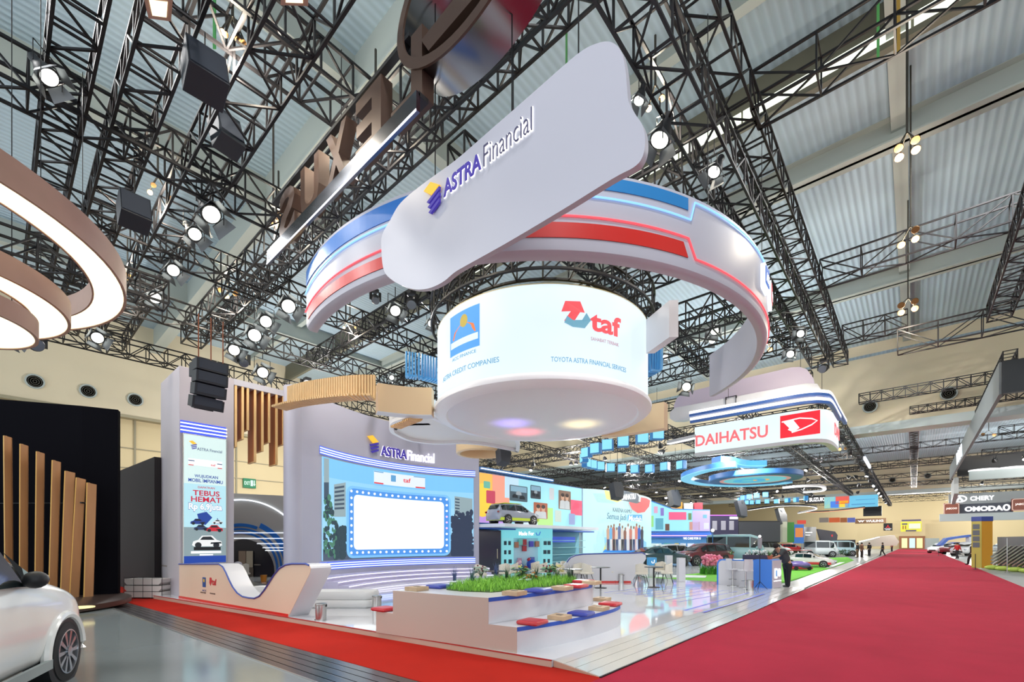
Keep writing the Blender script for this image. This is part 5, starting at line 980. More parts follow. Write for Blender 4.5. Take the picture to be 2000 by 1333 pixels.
LP = [(95, 150, 34, 'lit spotlight at the upper left corner beside the steep truss', 600), (412, 418, 36, 'brightest spotlight left of centre, above a dimmer one', 900), (380, 457, 26, 'spotlight just below the brightest one', 300), (338, 528, 24, 'spotlight left of the truss end, under the box loudspeaker', 300), (303, 582, 22, 'spotlight with wide silver flaps right of the brown rings', 0), (190, 660, 22, 'spotlight with silver flaps at the lower truss end by the cream wall', 0), (30, 668, 18, 'spotlight under the smallest brown ring', 0), (62, 402, 24, 'spotlight glowing through the large brown ring', 200),
    (563, 598, 28, 'spotlight with big hood right of the truss, touching the ring canopy', 0), (519, 628, 24, 'right one of the spotlight pair below the truss', 0), (497, 655, 26, 'left one of the spotlight pair below the truss', 0), (457, 684, 22, 'spotlight just right above the line array loudspeaker', 0), (513, 728, 22, 'single bell-shaped spotlight above the wood fins', 300), (772, 607, 22, 'spotlight hanging inside the ring canopy left of the drum', 300), (842, 632, 14, 'small spotlight touching the drum left edge', 0), (765, 738, 10, 'tiny spotlight above the cream curved panel', 0),
    (1248, 196, 22, 'spotlight beside the upper right corner of the pill board', 300), (1289, 272, 38, 'brightest spotlight right of the pill board', 900), (1395, 335, 26, 'spotlight with white flaps under the aisle truss', 300), (1396, 646, 18, 'upper one of two lamps seen inside the ring at right', 300), (1391, 665, 14, 'lower one of two lamps seen inside the ring at right', 0), (1341, 756, 18, 'bright lamp above the far pill signs', 200), (1300, 698, 12, 'lamp beside the blue slats right of the drum', 0), (1564, 652, 15, 'lamp at the end of the lower aisle truss', 200), (1544, 692, 15, 'lamp with white flaps below the aisle truss end', 100), (1448, 502, 12, 'small lamp behind the ring canopy right edge', 0)]
for px, py, sz, l, wt in LP: par(px, py, sz, l, watts=wt)
for px, py, sz, l in ((68, 672, 26, 'dark moving-head lamp below the brown rings'), (475, 708, 18, 'dark moving-head lamp beside the line array loudspeaker'), (803, 592, 20, 'dark moving-head lamp left of the drum truss'), (1281, 612, 16, 'dark moving-head lamp above the white box panel'), (733, 585, 16, 'dark moving-head lamp near the ring bottom edge'), (600, 760, 18, 'dark box lamp above the slat canopy left end'), (1608, 720, 16, 'black clamp head on the truss behind the far pill signs')):
    par(px, py, sz, l, lit=False, flaps=False, head=True, grp='dark moving-head lamps')
WL = em('#ffd48a', 5)
def cluster(pts, sz, label, z=9.5, pole=True):
    ps = [H(x, y, z) for x, y in pts]; c = sum(ps, Vector())/len(ps); r = thing('floodlight_cluster', label, 'floodlight', tuple(c), group='warm floodlight clusters')
    for p in ps:
        k = sz/FPX*(p-Vector((0, 0, CH))).dot(Vector((-SA, CA, 0)))/2; R = (p-Vector((0, 4, 0))).to_track_quat('Z', 'Y').to_matrix()
        M().lathe([(1e-4, 0), (k, 0), (k, k*.3), (k*.6, k*1.2), (1e-4, k*1.3)], p, 14, R).build('lamp', WL, r); M().lathe([(k*1.1, -.005), (k*1.2, .02), (k*1.15, k*.5), (k*.75, k*1.4), (1e-4, k*1.5)], p, 14, R).build('lamp_housing', mat('bronze_housing', '#7a5a34', .5, .5), r)
    m = M()
    for p in ps: m.bar(p+Vector((0, 0, .05)), c+Vector((0, 0, .35)), .015)
    m.bar(c+Vector((0, 0, .3)), c+Vector((0, 0, ((15.3 if c.y < 39 else 14.39)-c.z) if c.x > -1 else 1.2)), .022, 6).build('pole', mat('pole_brass', '#45423a', .5, .4), r)
    point_light(c-Vector((0, 0, .35)), 220, (1, .88, .7), .06)
cluster([(441, 68), (476, 84), (434, 62), (465, 78)], 9, 'warm floodlight group at the top beside the big box loudspeaker'); cluster([(731, 212), (757, 235), (713, 230)], 13, 'warm floodlight group left above the pill board'); cluster([(549, 425), (539, 438)], 14, 'pair of warm floodlights at the lower end of the letter sign')
cluster([(249, 542)], 14, 'single warm floodlight touching the large brown ring'); cluster([(430, 567), (460, 574), (443, 580)], 8, 'warm floodlight group above the truss corner left of centre'); cluster([(293, 376), (331, 387), (300, 362)], 8, 'warm floodlight group above the lower box loudspeaker'); cluster([(1267, 212), (1293, 192)], 10, 'pair of warm lamps beside the brightest right spotlight')
cluster([(1755, 290), (1756, 308), (1788, 274), (1789, 293)], 13, 'four warm floodlights high on the hanging centre pole'); cluster([(1788, 449), (1788, 467), (1760, 479)], 11, 'three warm floodlights in the middle of the centre pole', 10.4); cluster([(1760, 597), (1760, 611), (1787, 589), (1787, 603)], 10, 'four warm floodlights low on the centre pole above the cross truss', 10.8)
cluster([(1486, 679), (1502, 671), (1488, 688), (1504, 683)], 7, 'four small warm lamps right of the ring canopy', 9.6); cluster([(905, 652), (922, 640)], 7, 'two faint warm lamps', 9) if 0 else None
cluster([(684, 633), (695, 640), (672, 640)], 5, 'small warm lamps inside the ring canopy at left', 9.3); cluster([(1783, 825), (1783, 834)], 6, 'two small warm lamps beside the lower centre truss', 9.8)
cluster([(1640, 878), (1652, 876)], 5, 'two tiny warm lamps below the white company banner', 9); cluster([(1920, 849), (1942, 850)], 5, 'two tiny warm lamps right of the grey fascia', 11)
q = P(562, 968, 16); tag(M().ball(q, .09, 10).bar(q, q+W(.1, .25, 0)+Vector((0, 0, 0)), .02).build('wall_lamp', em('#fffbe8', 3.5)), 'small bright lamp at the right side of the portal', 'lamp')
# far lamps: many alike
random.seed(5); lamp0 = thing('far_spotlight', 'x', 'stage light', (0, 0, 0), group='small spotlights in the far truss grid')
M().lathe([(.17, 0), (.17, .12), (.08, .3), (1e-4, .32)], (0, 0, 0), 10).build('housing', DARK, lamp0, 40); M().lathe([(1e-4, -.01), (.15, -.01), (.15, .0), (1e-4, .0)], (0, 0, 0), 10).build('lens', em('#ffffff', 3), lamp0); M().bar((0, 0, .3), (0, 0, .55), .02).build('clamp', DARK, lamp0)
k = 0
for i in range(130):
    if i < 90: y = 24+random.random()**1.3*70; x = random.uniform(-30, -4); q_ = random.randint(0, 12); y = 24+q_*4.2; z = 8.35-(q_ % 2)*.5; lb_ = 'small white spotlight in the truss grid over the far car booths'; g_ = None
    elif i < 104: y = 30+(i-90)*5; x = -3.4; z = 8.05; lb_ = 'small white spotlight in the row along the aisle edge truss'; g_ = 'spotlights along the aisle edge truss'
    else: y = 44+10*random.randint(0, 5); x = random.uniform(4.5, 18); z = 8.35; lb_ = 'small white spotlight over the booths right of the aisle'; g_ = 'small spotlights right of the aisle'
    if k == 0: lamp0.location = (x, y, z); lamp0['label'] = lb_; r = lamp0
    else: r = clone(lamp0, (x, y, z), 0, lb_, g_)
    r.rotation_euler = (random.uniform(-.9, .9), random.uniform(-.9, .9), 0); k += 1
for (x, y) in ((-8, 30), (-20, 30), (-12, 45), (-25, 50), (-8, 62), (-20, 75), (9, 50), (9, 75), (0, 95), (-15, 100), (-30, 14)): point_light((x, y, 7.3), 2200, (1, .97, .93), .15)  # point lights added among the far spotlights to brighten trusses and ceiling
for (x, y) in ((-20, 120), (5, 125), (25, 110), (-10, 143), (10, 143), (28, 140), (30, 60)): point_light((x, y, 7.5), 3500, (1, .97, .9), .15)  # more added point lights without fixtures, brightening the far hall and end wall
# lifting straps hanging from the roof
for px, y0, y1, c, w_, l in ((1715, 2, 112, '#57a85a', .07, 'green lifting strap hanging from the roof at the top right'), (1752, -10, 104, '#b08c3c', .16, 'ochre lifting strap hanging beside the green one at the top right'), (418, -5, 95, '#4f9a55', .06, 'green lifting strap behind the big black box loudspeaker'), (1106, 60, 150, '#4a8a4c', .04, 'thin green strap at the truss above the pill board'), (533, 230, 430, '#3a352e', .03, 'dark hanging pole with the floodlight pair left of the letter sign')):
    a, b = P(px, y0, 11), P(px, y1, 11); ax = Vector((CA, SA, 0))*w_/2; tag(M().prism([a-ax, a+ax, b+ax, b-ax], (0, .02, 0)).build('lifting_strap' if 'strap' in l else 'hanging_pole', pa(c, .7)), l, 'strap' if 'strap' in l else 'pole')
# ============================================================ FAR CAR BOOTHS LEFT OF THE AISLE
BX = -17.2
def fplane(x=None, y=None, px0=0, px1=0):
    f = (lambda px, py: XW(px, py, x)) if x is not None else (lambda px, py: YW(px, py, y)); a, b = f(px0, 1000), f(px1, 1000); a.z = b.z = 0
    S = flat(a, b); d = (b-a).normalized()
    return S, (lambda px, py: ((f(px, py)-a).dot(d), f(px, py).z))
def gp(name, pts, uv, S, mt, par, off=.02, th=.01): m = M(); G_poly(m, S, [uv(*p) for p in pts], off, th); return m.build(name, mt, par)
def rq(x0, y0, x1, y1): return [(x0, y1), (x1, y1), (x1, y0), (x0, y0)]
def txt(s, x0, y0, x1, y1, uv, S, mt, par, off=.03, th=.01, bold=.01, shear=0, name='lettering'):
    a = uv(x0, y1); b = uv(x1, y1); t = uv(x0, y0); m = M(); G_text(m, S, s, a[0], a[1], t[1]-a[1], b[0]-a[0], off=off, th=th, bold=bold, shear=shear); return m.build(name, mt, par)
S, uv = fplane(x=BX, px0=936, px1=1136)
q0, q1 = XW(936, 1060, BX), XW(1136, 1060, BX); MW = q1.y-q0.y; mz0, mz1 = 2.8, 5.45
root = thing('led_mural', 'long LED mural wall with photos on an orange to cyan picture', 'screen', (BX, (q0.y+q1.y)/2, mz0))
M().b2((BX-.4, q0.y-.1, 2.7), (BX-.02, q1.y, mz1+.05)).build('screen_case', pa('#3f70b0', .5), root)
def mr(u0, v0, u1, v1, c, off=.0, nm='picture_block', e=.9, r=0):
    m = M(); (G_poly(m, S, rr(u0*MW, mz0+v0*(mz1-mz0), (u1-u0)*MW, (v1-v0)*(mz1-mz0), r), off, .006) if r else G_rect(m, S, u0*MW, mz0+v0*(mz1-mz0), (u1-u0)*MW, (v1-v0)*(mz1-mz0), off, .006)); return m.build(nm, em(c, e), root)
mr(0, 0, 1, 1, '#a6e6f2'); mr(0, .0, .14, 1, '#ffc15a', .007); mr(.10, .25, .24, 1, '#f7a48c', .014); mr(0, 0, .2, .38, '#c39ae6', .021); mr(.2, .55, .32, 1, '#c6e4f6', .021); mr(.5, 0, .66, .42, '#b5ea8a', .014); mr(.32, 0, .5, .3, '#d8eef2', .014)
m = M(); G_poly(m, S, [(min(max(a, 0), MW), b) for a, b in el(.02*MW, mz0+.45*(mz1-mz0), .7, .9, 20)], .028, .004); m.build('yellow_circle', em('#ffd84e', .9), root)
for (u0, v0, u1, v1, c) in ((.24, .5, .40, .84, '#50626e'), (.43, .6, .53, .9, '#3f4650'), (.62, .62, .67, .9, '#d8dce0'), (.72, .42, .86, .88, '#8a6a58'), (.46, .15, .6, .52, '#b5674a'), (.68, .1, .75, .38, '#cfe0d4'), (.84, .05, .91, .33, '#a9b8e6'), (.03, .7, .08, .84, '#74c4b0'), (.05, .4, .12, .66, '#d8506a')):
    ph = mr(u0, v0, u1, v1, c, .032, 'photo', .75, .06); 
    f = lambda a, b: ((u0+(u1-u0)*a)*MW, mz0+(v0+(v1-v0)*b)*(mz1-mz0)); w_ = (u1-u0)*MW; h_ = (v1-v0)*(mz1-mz0)
    if c in ('#8a6a58', '#b5674a'):
        for a in (.32, .68):
            m = M(); G_poly(m, S, el(*f(a, .62), .13*w_, .13*w_*1.1, 12), .04, .003); m.build('face', em('#d8a88c', .8), ph); m = M(); G_poly(m, S, [f(a-.24, .02), f(a+.24, .02), f(a+.2, .42), f(a, .52), f(a-.2, .42)], .04, .003); m.build('shirt', em('#cdd2d4', .8), ph)
            m = M(); G_poly(m, S, el(*f(a, .76), .14*w_, .09*w_, 12), .044, .003); m.build('hair', em('#3a2a26', .7), ph)
    elif c in ('#50626e', '#3f4650'):
        for a, b in ((.3, .3), (.7, .25), (.5, .5)): m = M(); G_poly(m, S, [f(a-.16, b-.1), f(a+.16, b-.1), f(a+.14, b+.06), f(a+.06, b+.14), f(a-.08, b+.14), f(a-.15, b+.05)], .04, .003); m.build('small_car', em('#1e262e' if b < .4 else '#a8b4bc', .7), ph)
        m = M(); G_poly(m, S, [f(.05, .6), f(.95, .6), f(.95, .95), f(.05, .95)], .039, .002); m.build('sky', em('#8fb6cc', .8), ph)
mr(.86, .3, 1.0, .68, '#f5607e', .028)
m = M(); m.b2((BX-.2, q0.y-.1, 5.55), (BX+.25, q0.y+6.3, 5.72)); m.build('blue_cornice', pa('#3f7cc0', .4), root); M().b2((BX+.2, q0.y-.1, 5.6), (BX+.27, q0.y+6.2, 5.65)).build('neon_line', NEONW, root)
# ledge and lower shops
root = thing('shop_front', 'blue and white shop row under the LED mural', 'shop', (BX+.5, 23, .1))
M().b2((BX-.6, 16, 2.5), (BX+2.6, 24.6, 2.66)).b2((BX-.6, 24.6, 2.5), (BX+.6, 27, 2.66)).build('ledge', pa('#dfe3ee', .3), root); M().b2((BX-.6, 16, 2.42), (BX+.9, 26.9, 2.5)).build('blue_band', pa('#2f5fb8', .4), root)
M().b2((BX-.6, 16, .1), (BX-.3, 26.9, 2.42)).build('back_wall', pa('#8fc6d8', .4), root); M().b2((BX-.3, 16.1, .1), (BX+.75, 17.75, 2.38)).build('dark_door_panel', mat('dark_panel', '#33344a', .15), root); M().b2((BX+.74, 17.4, .9), (BX+.79, 17.45, 1.4)).build('door_handle', CHROME, root)
for i in range(4): M().b2((BX-.3, 22.2, .5+i*.45), (BX+.4, 26.6, .54+i*.45)).build('shelf', pa('#9fd4dd', .3), root)
M().b2((BX+.3, 22.0, 1.75), (BX+.36, 25.4, 2.1)).build('shop_sign', em('#3a5bd0', .7), root)
ka, kb = H(981, 1119.5, .1), H(1079, 1117.5, .1); S4 = flat(ka, kb); KL = S4.L
root = thing('merchandise_kiosk', 'cyan kiosk with a lit header and display shelves', 'kiosk', tuple((ka+kb)/2)); kn = Vector((S4(0, 0, 1)-S4(0, 0, 0)))
kz = 1.75+(HZ-1037)*((ka-Vector((0, 0, CH))).dot(Vector((-SA, CA, 0))))/FPX
M().prism([S4(0, 0, -.7), S4(KL, 0, -.7), S4(KL, kz, -.7), S4(0, kz, -.7)], kn*.1).build('back_wall', pa('#cfe4f0', .4), root)
for a in (0, KL*.78): M().prism([S4(a, 0, -.6), S4(a+KL*.22, 0, -.6), S4(a+KL*.22, kz-.5, -.6), S4(a, kz-.5, -.6)], kn*.6).build('side_cabinet', em('#8fe2ea', .7), root)
M().prism([S4(0, kz-.5, -.6), S4(KL, kz-.5, -.6), S4(KL, kz, -.6), S4(0, kz, -.6)], kn*.62).build('header', em('#7fd8e2', .8), root)
m = M(); G_text(m, S4, 'Made For', KL*.32, kz-.36, .22, KL*.3, off=.03, th=.02, bold=.02); m.build('lettering', em('#ffffff', 1.1), root)
m = M(); G_line(m, S4, [(KL*.66, kz-.2), (KL*.68, kz-.34), (KL*.72, kz-.34), (KL*.75, kz-.15)], .05, .03, .02); m.build('hook_logo', em('#3f78d0', .8), root)
rng = random.Random(4)
for a in (KL*.03, KL*.11, KL*.81, KL*.89):
    for b in (.5, 1.0, 1.5): m = M(); G_rect(m, S4, a+rng.uniform(0, .03), b, .12+rng.uniform(0, .08), .22, .005, .02); m.build('hanging_goods', pa('#2f4450', .6), root)
for a, b, c in ((.28, 1.35, '#c8745a'), (.36, 1.5, '#7fc0b0'), (.44, 1.5, '#b8323a'), (.44, 1.15, '#b8323a'), (.58, 1.4, '#5a4fb8'), (.7, 1.4, '#c87a62'), (.6, .5, '#6a70b8'), (.34, .45, '#d8a0b8')):
    m = M(); G_rect(m, S4, KL*a, b, KL*.08, .32, -.5, .15); m.build('display_box', pa(c, .5), root)
for a, b, r_, c, l in ((.33, .3, .22, '#2f5ab8', 'blue'), (.42, .2, .18, '#b83a3a', 'red'), (.55, .45, .28, '#2a49b0', 'large blue'), (.3, .55, .16, '#d8a8b8', 'pink'), (.5, .7, .11, '#b02a40', 'dark red')):
    q = S4(KL*a, b, .2); tag(M().ball(q, r_, 16).build('balloon', pa(c, .3), smooth=80), '%s balloon in front of the cyan kiosk' % l, 'balloon', 'balloons at the kiosk')
q = XW(1003, 1028, BX+1.55); car('grey and yellow compact SUV displayed on the ledge under the LED mural', (q.x, q.y, 2.66), math.pi/2-.12, '#a3a9b8', s=.64, roof='#c8dc3a', two='#d2e63c')
# convex screen
cvp = smooth([Vector(p) for p in ((-17.25, 27, 0), (-16.75, 28.1, 0), (-16.35, 30, 0), (-16.2, 32.5, 0), (-16.3, 34.8, 0), (-16.9, 37.2, 0))], 8)
root = thing('curved_led_screen', 'pale cyan convex LED screen showing a row of young people', 'screen', (-16.6, 32, .5))
n_ = len(cvp)
def bandz(z0_, z1_, o, c, nm, i0=0, i1=None):
    i1 = i1 or n_; m = M().wall([(p.x+o, p.y) for p in cvp[i0:i1]], z0_, z1_, .05); return m.build(nm, em(c, .9), root, 50)
M().wall([(p.x-.05, p.y) for p in cvp], .3, 5.5, .4).build('screen_case', pa('#c9d3dc', .4), root, 50)
bandz(.35, 5.48, .0, '#c4f1f4', 'led_face')
S = flat((-16.12, 29.0, 0), (-16.12, 37, 0)); uvc = lambda px, py: (XW(px, py, -16.12).y-29.0, XW(px, py, -16.12).z)
for nm, c, pts in (('yellow_wash', '#f6e68a', [(1180, 958), (1215, 966), (1222, 975), (1205, 982), (1184, 975)]), ('yellow_wash', '#f2dc5a', [(1178, 1078), (1182, 1062), (1196, 1052), (1214, 1056), (1228, 1078)]), ('red_circle', '#ee5a5c', [(1229, 968), (1262, 974), (1269, 978), (1267, 990), (1258, 1001), (1245, 1003), (1234, 996), (1228, 984)]), ('blue_stage', '#2f8ae0', [(1176, 1080), (1180, 1074), (1262, 1072), (1264, 1080)]), ('blue_wash', '#8fd0f4', [(1182, 1078), (1180, 1050), (1200, 1052), (1240, 1045), (1262, 1060), (1262, 1078)])):
    gp(nm, pts, uvc, S, em(c, .9), root, .01 if 'wash' in nm else .03)
txt('KARENA KAMU', 1196, 992, 1232, 1000, uvc, S, em('#5a7288', .8), root, .05, bold=0); txt('Semua Jadi', 1184, 1002, 1222, 1018, uvc, S, em('#4d7e9e', .8), root, .05, bold=0, shear=.2)
gp('blue_brush', rq(1225, 1006, 1253, 1018), uvc, S, em('#5ab0e2', .9), root, .04); txt('Mudah', 1226, 1007, 1251, 1018, uvc, S, em('#ffffff', 1), root, .06, bold=.01, shear=.2)
pc_ = ['#c6a08a', '#6ab0e0', '#b06a5a', '#e0c8b8', '#5a6a9a', '#d8d0c8', '#8a5a4a', '#e8e0e0', '#c87a6a', '#f0ece8', '#e88a7a', '#3f6ac8', '#3a3a4a']
rng = random.Random(9)
for i in range(13):
    x = 1186+i*5.5; ht = 1022+rng.uniform(0, 9); f = lambda l: [(x+a, b) for a, b in l]
    gp('person_print', f([(-2, 1076), (-2.4, 1052), (-2.8, ht+10), (-1.5, ht+6), (1.5, ht+6), (2.8, ht+10), (2.4, 1052), (2, 1076)]), uvc, S, em(pc_[i], .8), root, .05+.002*i); gp('trousers_print', f([(-2.1, 1076), (-2.2, 1054), (2.2, 1054), (2.1, 1076), (.5, 1076), (0, 1058), (-.5, 1076)]), uvc, S, em(['#3a4f7a', '#dfe2ea', '#2a2e3a'][i % 3], .7), root, .08+.002*i); gp('head_print', [(x+a, ht+3.5+b) for a, b in el(0, 0, 1.5, 3, 8)][::-1], uvc, S, em('#8a6450', .8), root, .08+.002*i)
S, uv = fplane(y=27.3, px0=1203, px1=1252)
root = thing('company_sign', 'small silver pill-shaped company sign hanging before the convex screen', 'sign', tuple(YW(1230, 974, 27.3)))
cy_ = lambda x: 960+(x-1203)*.27
gp('sign_body', [(1203, 973), (1204, 963), (1210, 957), (1247, 965), (1252, 972), (1251, 981), (1244, 984), (1208, 976)], uv, S, pa('#bcbec4', .35), root, 0, .3)
gp('red_logo_square', [(1204, 974), (1204, 958), (1217, 960), (1217, 975.5)], uv, S, em('#d81f32', .9), root, .3); gp('logo_mark', [(1206, 962), (1214, 964.5), (1212, 969), (1208, 972), (1208, 967)], uv, S, em('#ffffff', 1), root, .32); txt('DAIHATSU', 1219, 967, 1246, 978, uv, S, em('#ffffff', 1.1), root, .31, bold=.03)
# second LED block and shop below
D3 = 44; S5 = lambda px, py, w_=0: P(px, py, D3)-Vector((-SA, CA, 0))*w_
def far(name, pts, mt, par, off=0, th=.03, D=None):
    D = D or D3; f = [P(x, y, D)-Vector((-SA, CA, 0))*off for x, y in pts]; return M().prism(f, Vector((SA, -CA, 0))*th).build(name, mt, par)
def far_txt(s, x0, y0, x1, y1, mt, par, D, off=.05, bold=.01, shear=0, slope=0, name='lettering'):
    vs, fs, _ = textgeo(s, bold, shear); m = M(); m.add([P(x0+(x1-x0)*v.x, y1+(y0-y1)*v.y+slope*v.x*(x1-x0), D)-Vector((-SA, CA, 0))*(off+v.z*.02) for v in vs], fs); return m.build(name, mt, par)
root = thing('led_mural', 'second LED mural block with pink and cyan photo collage, farther back', 'screen', tuple(P(1330, 1042, D3)))
far('screen_body', [(1267, 1040), (1387, 1042), (1387, 996), (1314, 994), (1267, 976)], pa('#3f78c0', .4), root, -.5, .5); far('picture', [(1268, 1038), (1386, 1038), (1386, 998), (1314, 996), (1268, 979)], em('#9be0f0', .9), root)
for pts, c in ((rq(1306, 1001, 1340, 1016), '#f5608c'), (rq(1352, 998, 1386, 1038), '#c8b8ea'), (rq(1268, 1008, 1276, 1030), '#9ae08a'), (rq(1280, 1013, 1295, 1035), '#5fa8c0'), (rq(1277, 990, 1284, 1003), '#e0a8c8'), (rq(1290, 993, 1296, 1008), '#8a78c8'), (rq(1346, 1020, 1366, 1036), '#c8948a'), (rq(1344, 1003, 1350, 1016), '#6a8a5a'), (rq(1372, 1006, 1380, 1013), '#6fc8dc'), (rq(1299, 1024, 1307, 1037), '#6a4a40'), (rq(1374, 1022, 1384, 1034), '#e0e4ee')): far('photo', pts, em(c, .8), root, .04+.004*(len(c) % 3))
for pts, c, l in ((rq(1321, 981, 1335, 996), '#e0992e', 'orange'), (rq(1338, 983, 1356, 997), '#c9ccc8', 'pale grey'), (rq(1358, 982, 1375, 997), '#b5303f', 'dark red')): q = P(pts[0][0], pts[0][1], D3); tag(far('roof_container', pts, pa(c, .5), None, -1.5, 1.2), '%s container box on the roof of the second LED mural' % l, 'container', 'containers on the mural roof')
root = thing('shop_front', 'blue shop front with white sign under the second LED mural', 'shop', tuple(P(1330, 1098, D3)))
far('wall', rq(1262, 1042, 1388, 1098), pa('#5f9fd8', .5), root, -.6, .5); far('fascia', rq(1262, 1041, 1388, 1051), pa('#3f6fd0', .4), root, -.1, .3); far('pink_line', rq(1262, 1046, 1388, 1048), em('#e6b8e8', 1), root, .25)
far_txt('WE CARE FOR U', 1332, 1050, 1366, 1054.5, em('#ffffff', 1.2), root, D3, .3, .02)
for x0, x1, c in ((1318, 1326, '#e6c83a'), (1329, 1340, '#dfe8f0'), (1343, 1356, '#dfe8f4'), (1359, 1370, '#cfe4dc'), (1372, 1380, '#3f9fd0'), (1270, 1292, '#d0ecec'), (1297, 1312, '#58b09a')): far('shop_window', rq(x0, 1062, x1, 1086 if x1-x0 > 8 else 1080), em(c, .75), root, -.05)
# grounds: lawn, walkway, car zone floor
CZ = [(x, y) for x, y in ((-3.8, 19.8), (-3.8, 52), (-34, 52), (-34, 21.2), (-17.6, 21.2))]
struct(M().plan(CZ, -.02, .012).build('floor_car_booth', mat('car_zone_floor', '#b5b9bb', .12, var=(.6, .15), spec=.6)))
lawn = [H(x, y, .05) for x, y in ((1338, 1136), (1532, 1137), (1552, 1132), (1600, 1117), (1642, 1104), (1668, 1095), (1655, 1089), (1560, 1092), (1480, 1105), (1400, 1116), (1330, 1124), (1235, 1129), (1230, 1134))]
tag(M().plan([(p.x, p.y) for p in lawn], .013, .05).build('lawn', mat('bright_lawn', '#63b02c', .9, bump=('noise', 60, .5), var=(2, .12))), 'bright green artificial lawn in front of the car display', 'lawn', kind='stuff')
for pts, l in (([(1250, 1123), (1380, 1125), (1378, 1129), (1262, 1128)], 'pale path strip crossing the green lawn left of the counter'), ([(1612, 1110), (1640, 1099), (1650, 1099), (1622, 1110)], 'narrow pale path strip near the lawn far corner')):
    tag(M().plan([(p.x, p.y) for p in [H(x, y, .06) for x, y in pts]], .05, .065).build('stepping_path', pa('#c6cfc9', .5)), l, 'path')
wk = [H(x, y, .02) for x, y in ((1546, 1160), (1742, 1075), (1722, 1075), (1660, 1095), (1553, 1135), (1500, 1150))]
struct(M().plan([(p.x, p.y) for p in wk], .0, .03).build('floor_walkway', mat('stone_walk', '#a5a6a2', .3, var=(3, .25))))
# cars on display
def C(px, py, head, label, col, **k): q = H(px, py, .02); return car(label, (q.x, q.y, .02), A0+math.radians(head), col, **k)
C(1143, 1104, 25, 'yellow-green compact SUV half hidden behind the white counter wall', '#c9dc2e', s=.95); C(1196, 1100, 30, 'white and red compact car behind the counter wall', '#dfe2e6', s=.9, roof='#b83038'); C(1287, 1107, 20, 'dark teal hatchback behind the right-hand cafe table', '#2a3c40', kind='sedan'); C(1372, 1104, 200, 'dark red compact SUV left of the pale blue van', '#5a2a30'); C(1322, 1100, 15, 'white SUV far behind the cafe, by the blue shop front', '#dfe0e2', s=.95)
v = C(1437, 1101, -30, 'pale blue light van behind the reception counter', '#a9cfd4', kind='van', s=1.22); C(1500, 1090, 10, 'white wrapped car under a pale roof behind the tripod', '#e0e4e4', s=1.1); C(1578, 1108, -40, 'white and red rally car on the lawn', '#e2dcda', kind='sedan', s=.7, roof='#c8343a', two='#c8343a'); C(1600, 1088, -20, 'silver van far behind the rally car', '#c6ced2', kind='van'); C(1640, 1086, -15, 'pale blue small van at the lawn end', '#a9c8d0', kind='van'); C(1545, 1080, 0, 'red hatchback far behind the leaning man', '#b8282e', s=.9)
q = H(1560, 1114, .06); r = thing('ride_cart', 'small purple and red ride cart parked on the lawn before the rally car', 'cart', tuple(q)); M().ball(q+Vector((0, 0, .3)), .5, 14, (1.3, .7, .5)).build('cart_body', pa('#6a5a9a', .3), r, 60); M().box(q+Vector((0, 0, .12)), (1.3, .7, .14), A0).build('bumper', pa('#b82a34', .4), r, bevel=.03); 
for dx in (-.4, .4): M().lathe([(.12, -.04), (.12, .04), (1e-4, .04)], q+W(dx, -.4, .13), 14, Matrix.Rotation(math.pi/2, 3, 'X')).build('wheel', TYRE, r)
q = H(1389, 1122, .05); r = thing('flower_bush', 'pink flowering bush on the lawn left of the counter', 'plant', tuple(q)); m, m2 = M(), M(); rng = random.Random(2)
for i in range(60): m.ball(q+W(rng.uniform(-.45, .45), rng.uniform(-.3, .3), rng.uniform(.5, 1.0)), .09, 6)
for i in range(160): blade(m2, q+W(rng.uniform(-.5, .5), rng.uniform(-.3, .3), 0), rng.uniform(.3, .6), .2, rng.uniform(0, 6.28), .04)
m.build('blossoms', pa('#e07f9c', .6), r); m2.build('leaves', pa('#4f9a30', .6), r)
for px, py, l in ((1700, 1090, 'x'),):
    pass
for px0, px1, l in ((1490, 1560, 'low dark green hedge behind the leaning man'), (1600, 1660, 'low dark green hedge along the far lawn edge')):
    a, b = H(px0, 1088, .02), H(px1, 1087, .02); m = M(); r = thing('hedge', l, 'hedge', tuple((a+b)/2))
    for i in range(320): p = a.lerp(b, rng.random())+Vector((0, 0, rng.uniform(.1, .75)))+W(0, rng.uniform(-.3, .3), 0); blade(m, p, .2, .15, rng.uniform(0, 6.28), .06)
    m.build('foliage', pa('#3d5c3c', .7), r)
p = H(1392, 1101, .02); r = thing('lamp_post', 'thin blue lamp post with a round lamp before the blue shop', 'lamp', tuple(p)); M().bar(p, p+Vector((0, 0, 2.6)), .035, 8).build('post', pa('#4a8ad0', .4), r); M().ball(p+Vector((0, 0, 2.72)), .14, 12).build('globe', em('#fff6dc', 2), r)
# buildings farther back
root = thing('exhibition_stand', 'two-storey dark stand with purple neon lines', 'booth', tuple(P(1412, 1075, 46))); far('body', rq(1387, 1006, 1442, 1078), pa('#2d2a44', .4), root, -3, 3, 46)
for y in (1006.5, 1050.5): far('purple_neon', rq(1387, y, 1441, y+1.6), em('#c06af0', 1.4), root, .0, .1, 46)
for x0 in (1391, 1408, 1424): far('window', rq(x0, 1018, x0+9, 1036), em('#b0aebc', .6), root, .0, .05, 46)
far_txt('BYD', 1424, 1009, 1440, 1015, em('#ffffff', 1.3), root, 46, .1, .02) if 0 else far('lit_sign_plate', rq(1424, 1010, 1440, 1015), em('#e8e8ff', 1.2), root, .1, .03, 46)
root = thing('black_screen', 'wide matt black screen wall behind the pale blue van', 'screen', tuple(P(1482, 1060, 48))); far('panel', rq(1441, 1020, 1522, 1059), pa('#3b3d45', .6), root, 0, .2, 48); far('frame', rq(1440, 1018, 1523, 1061), DARK, root, -.2, .18, 48)
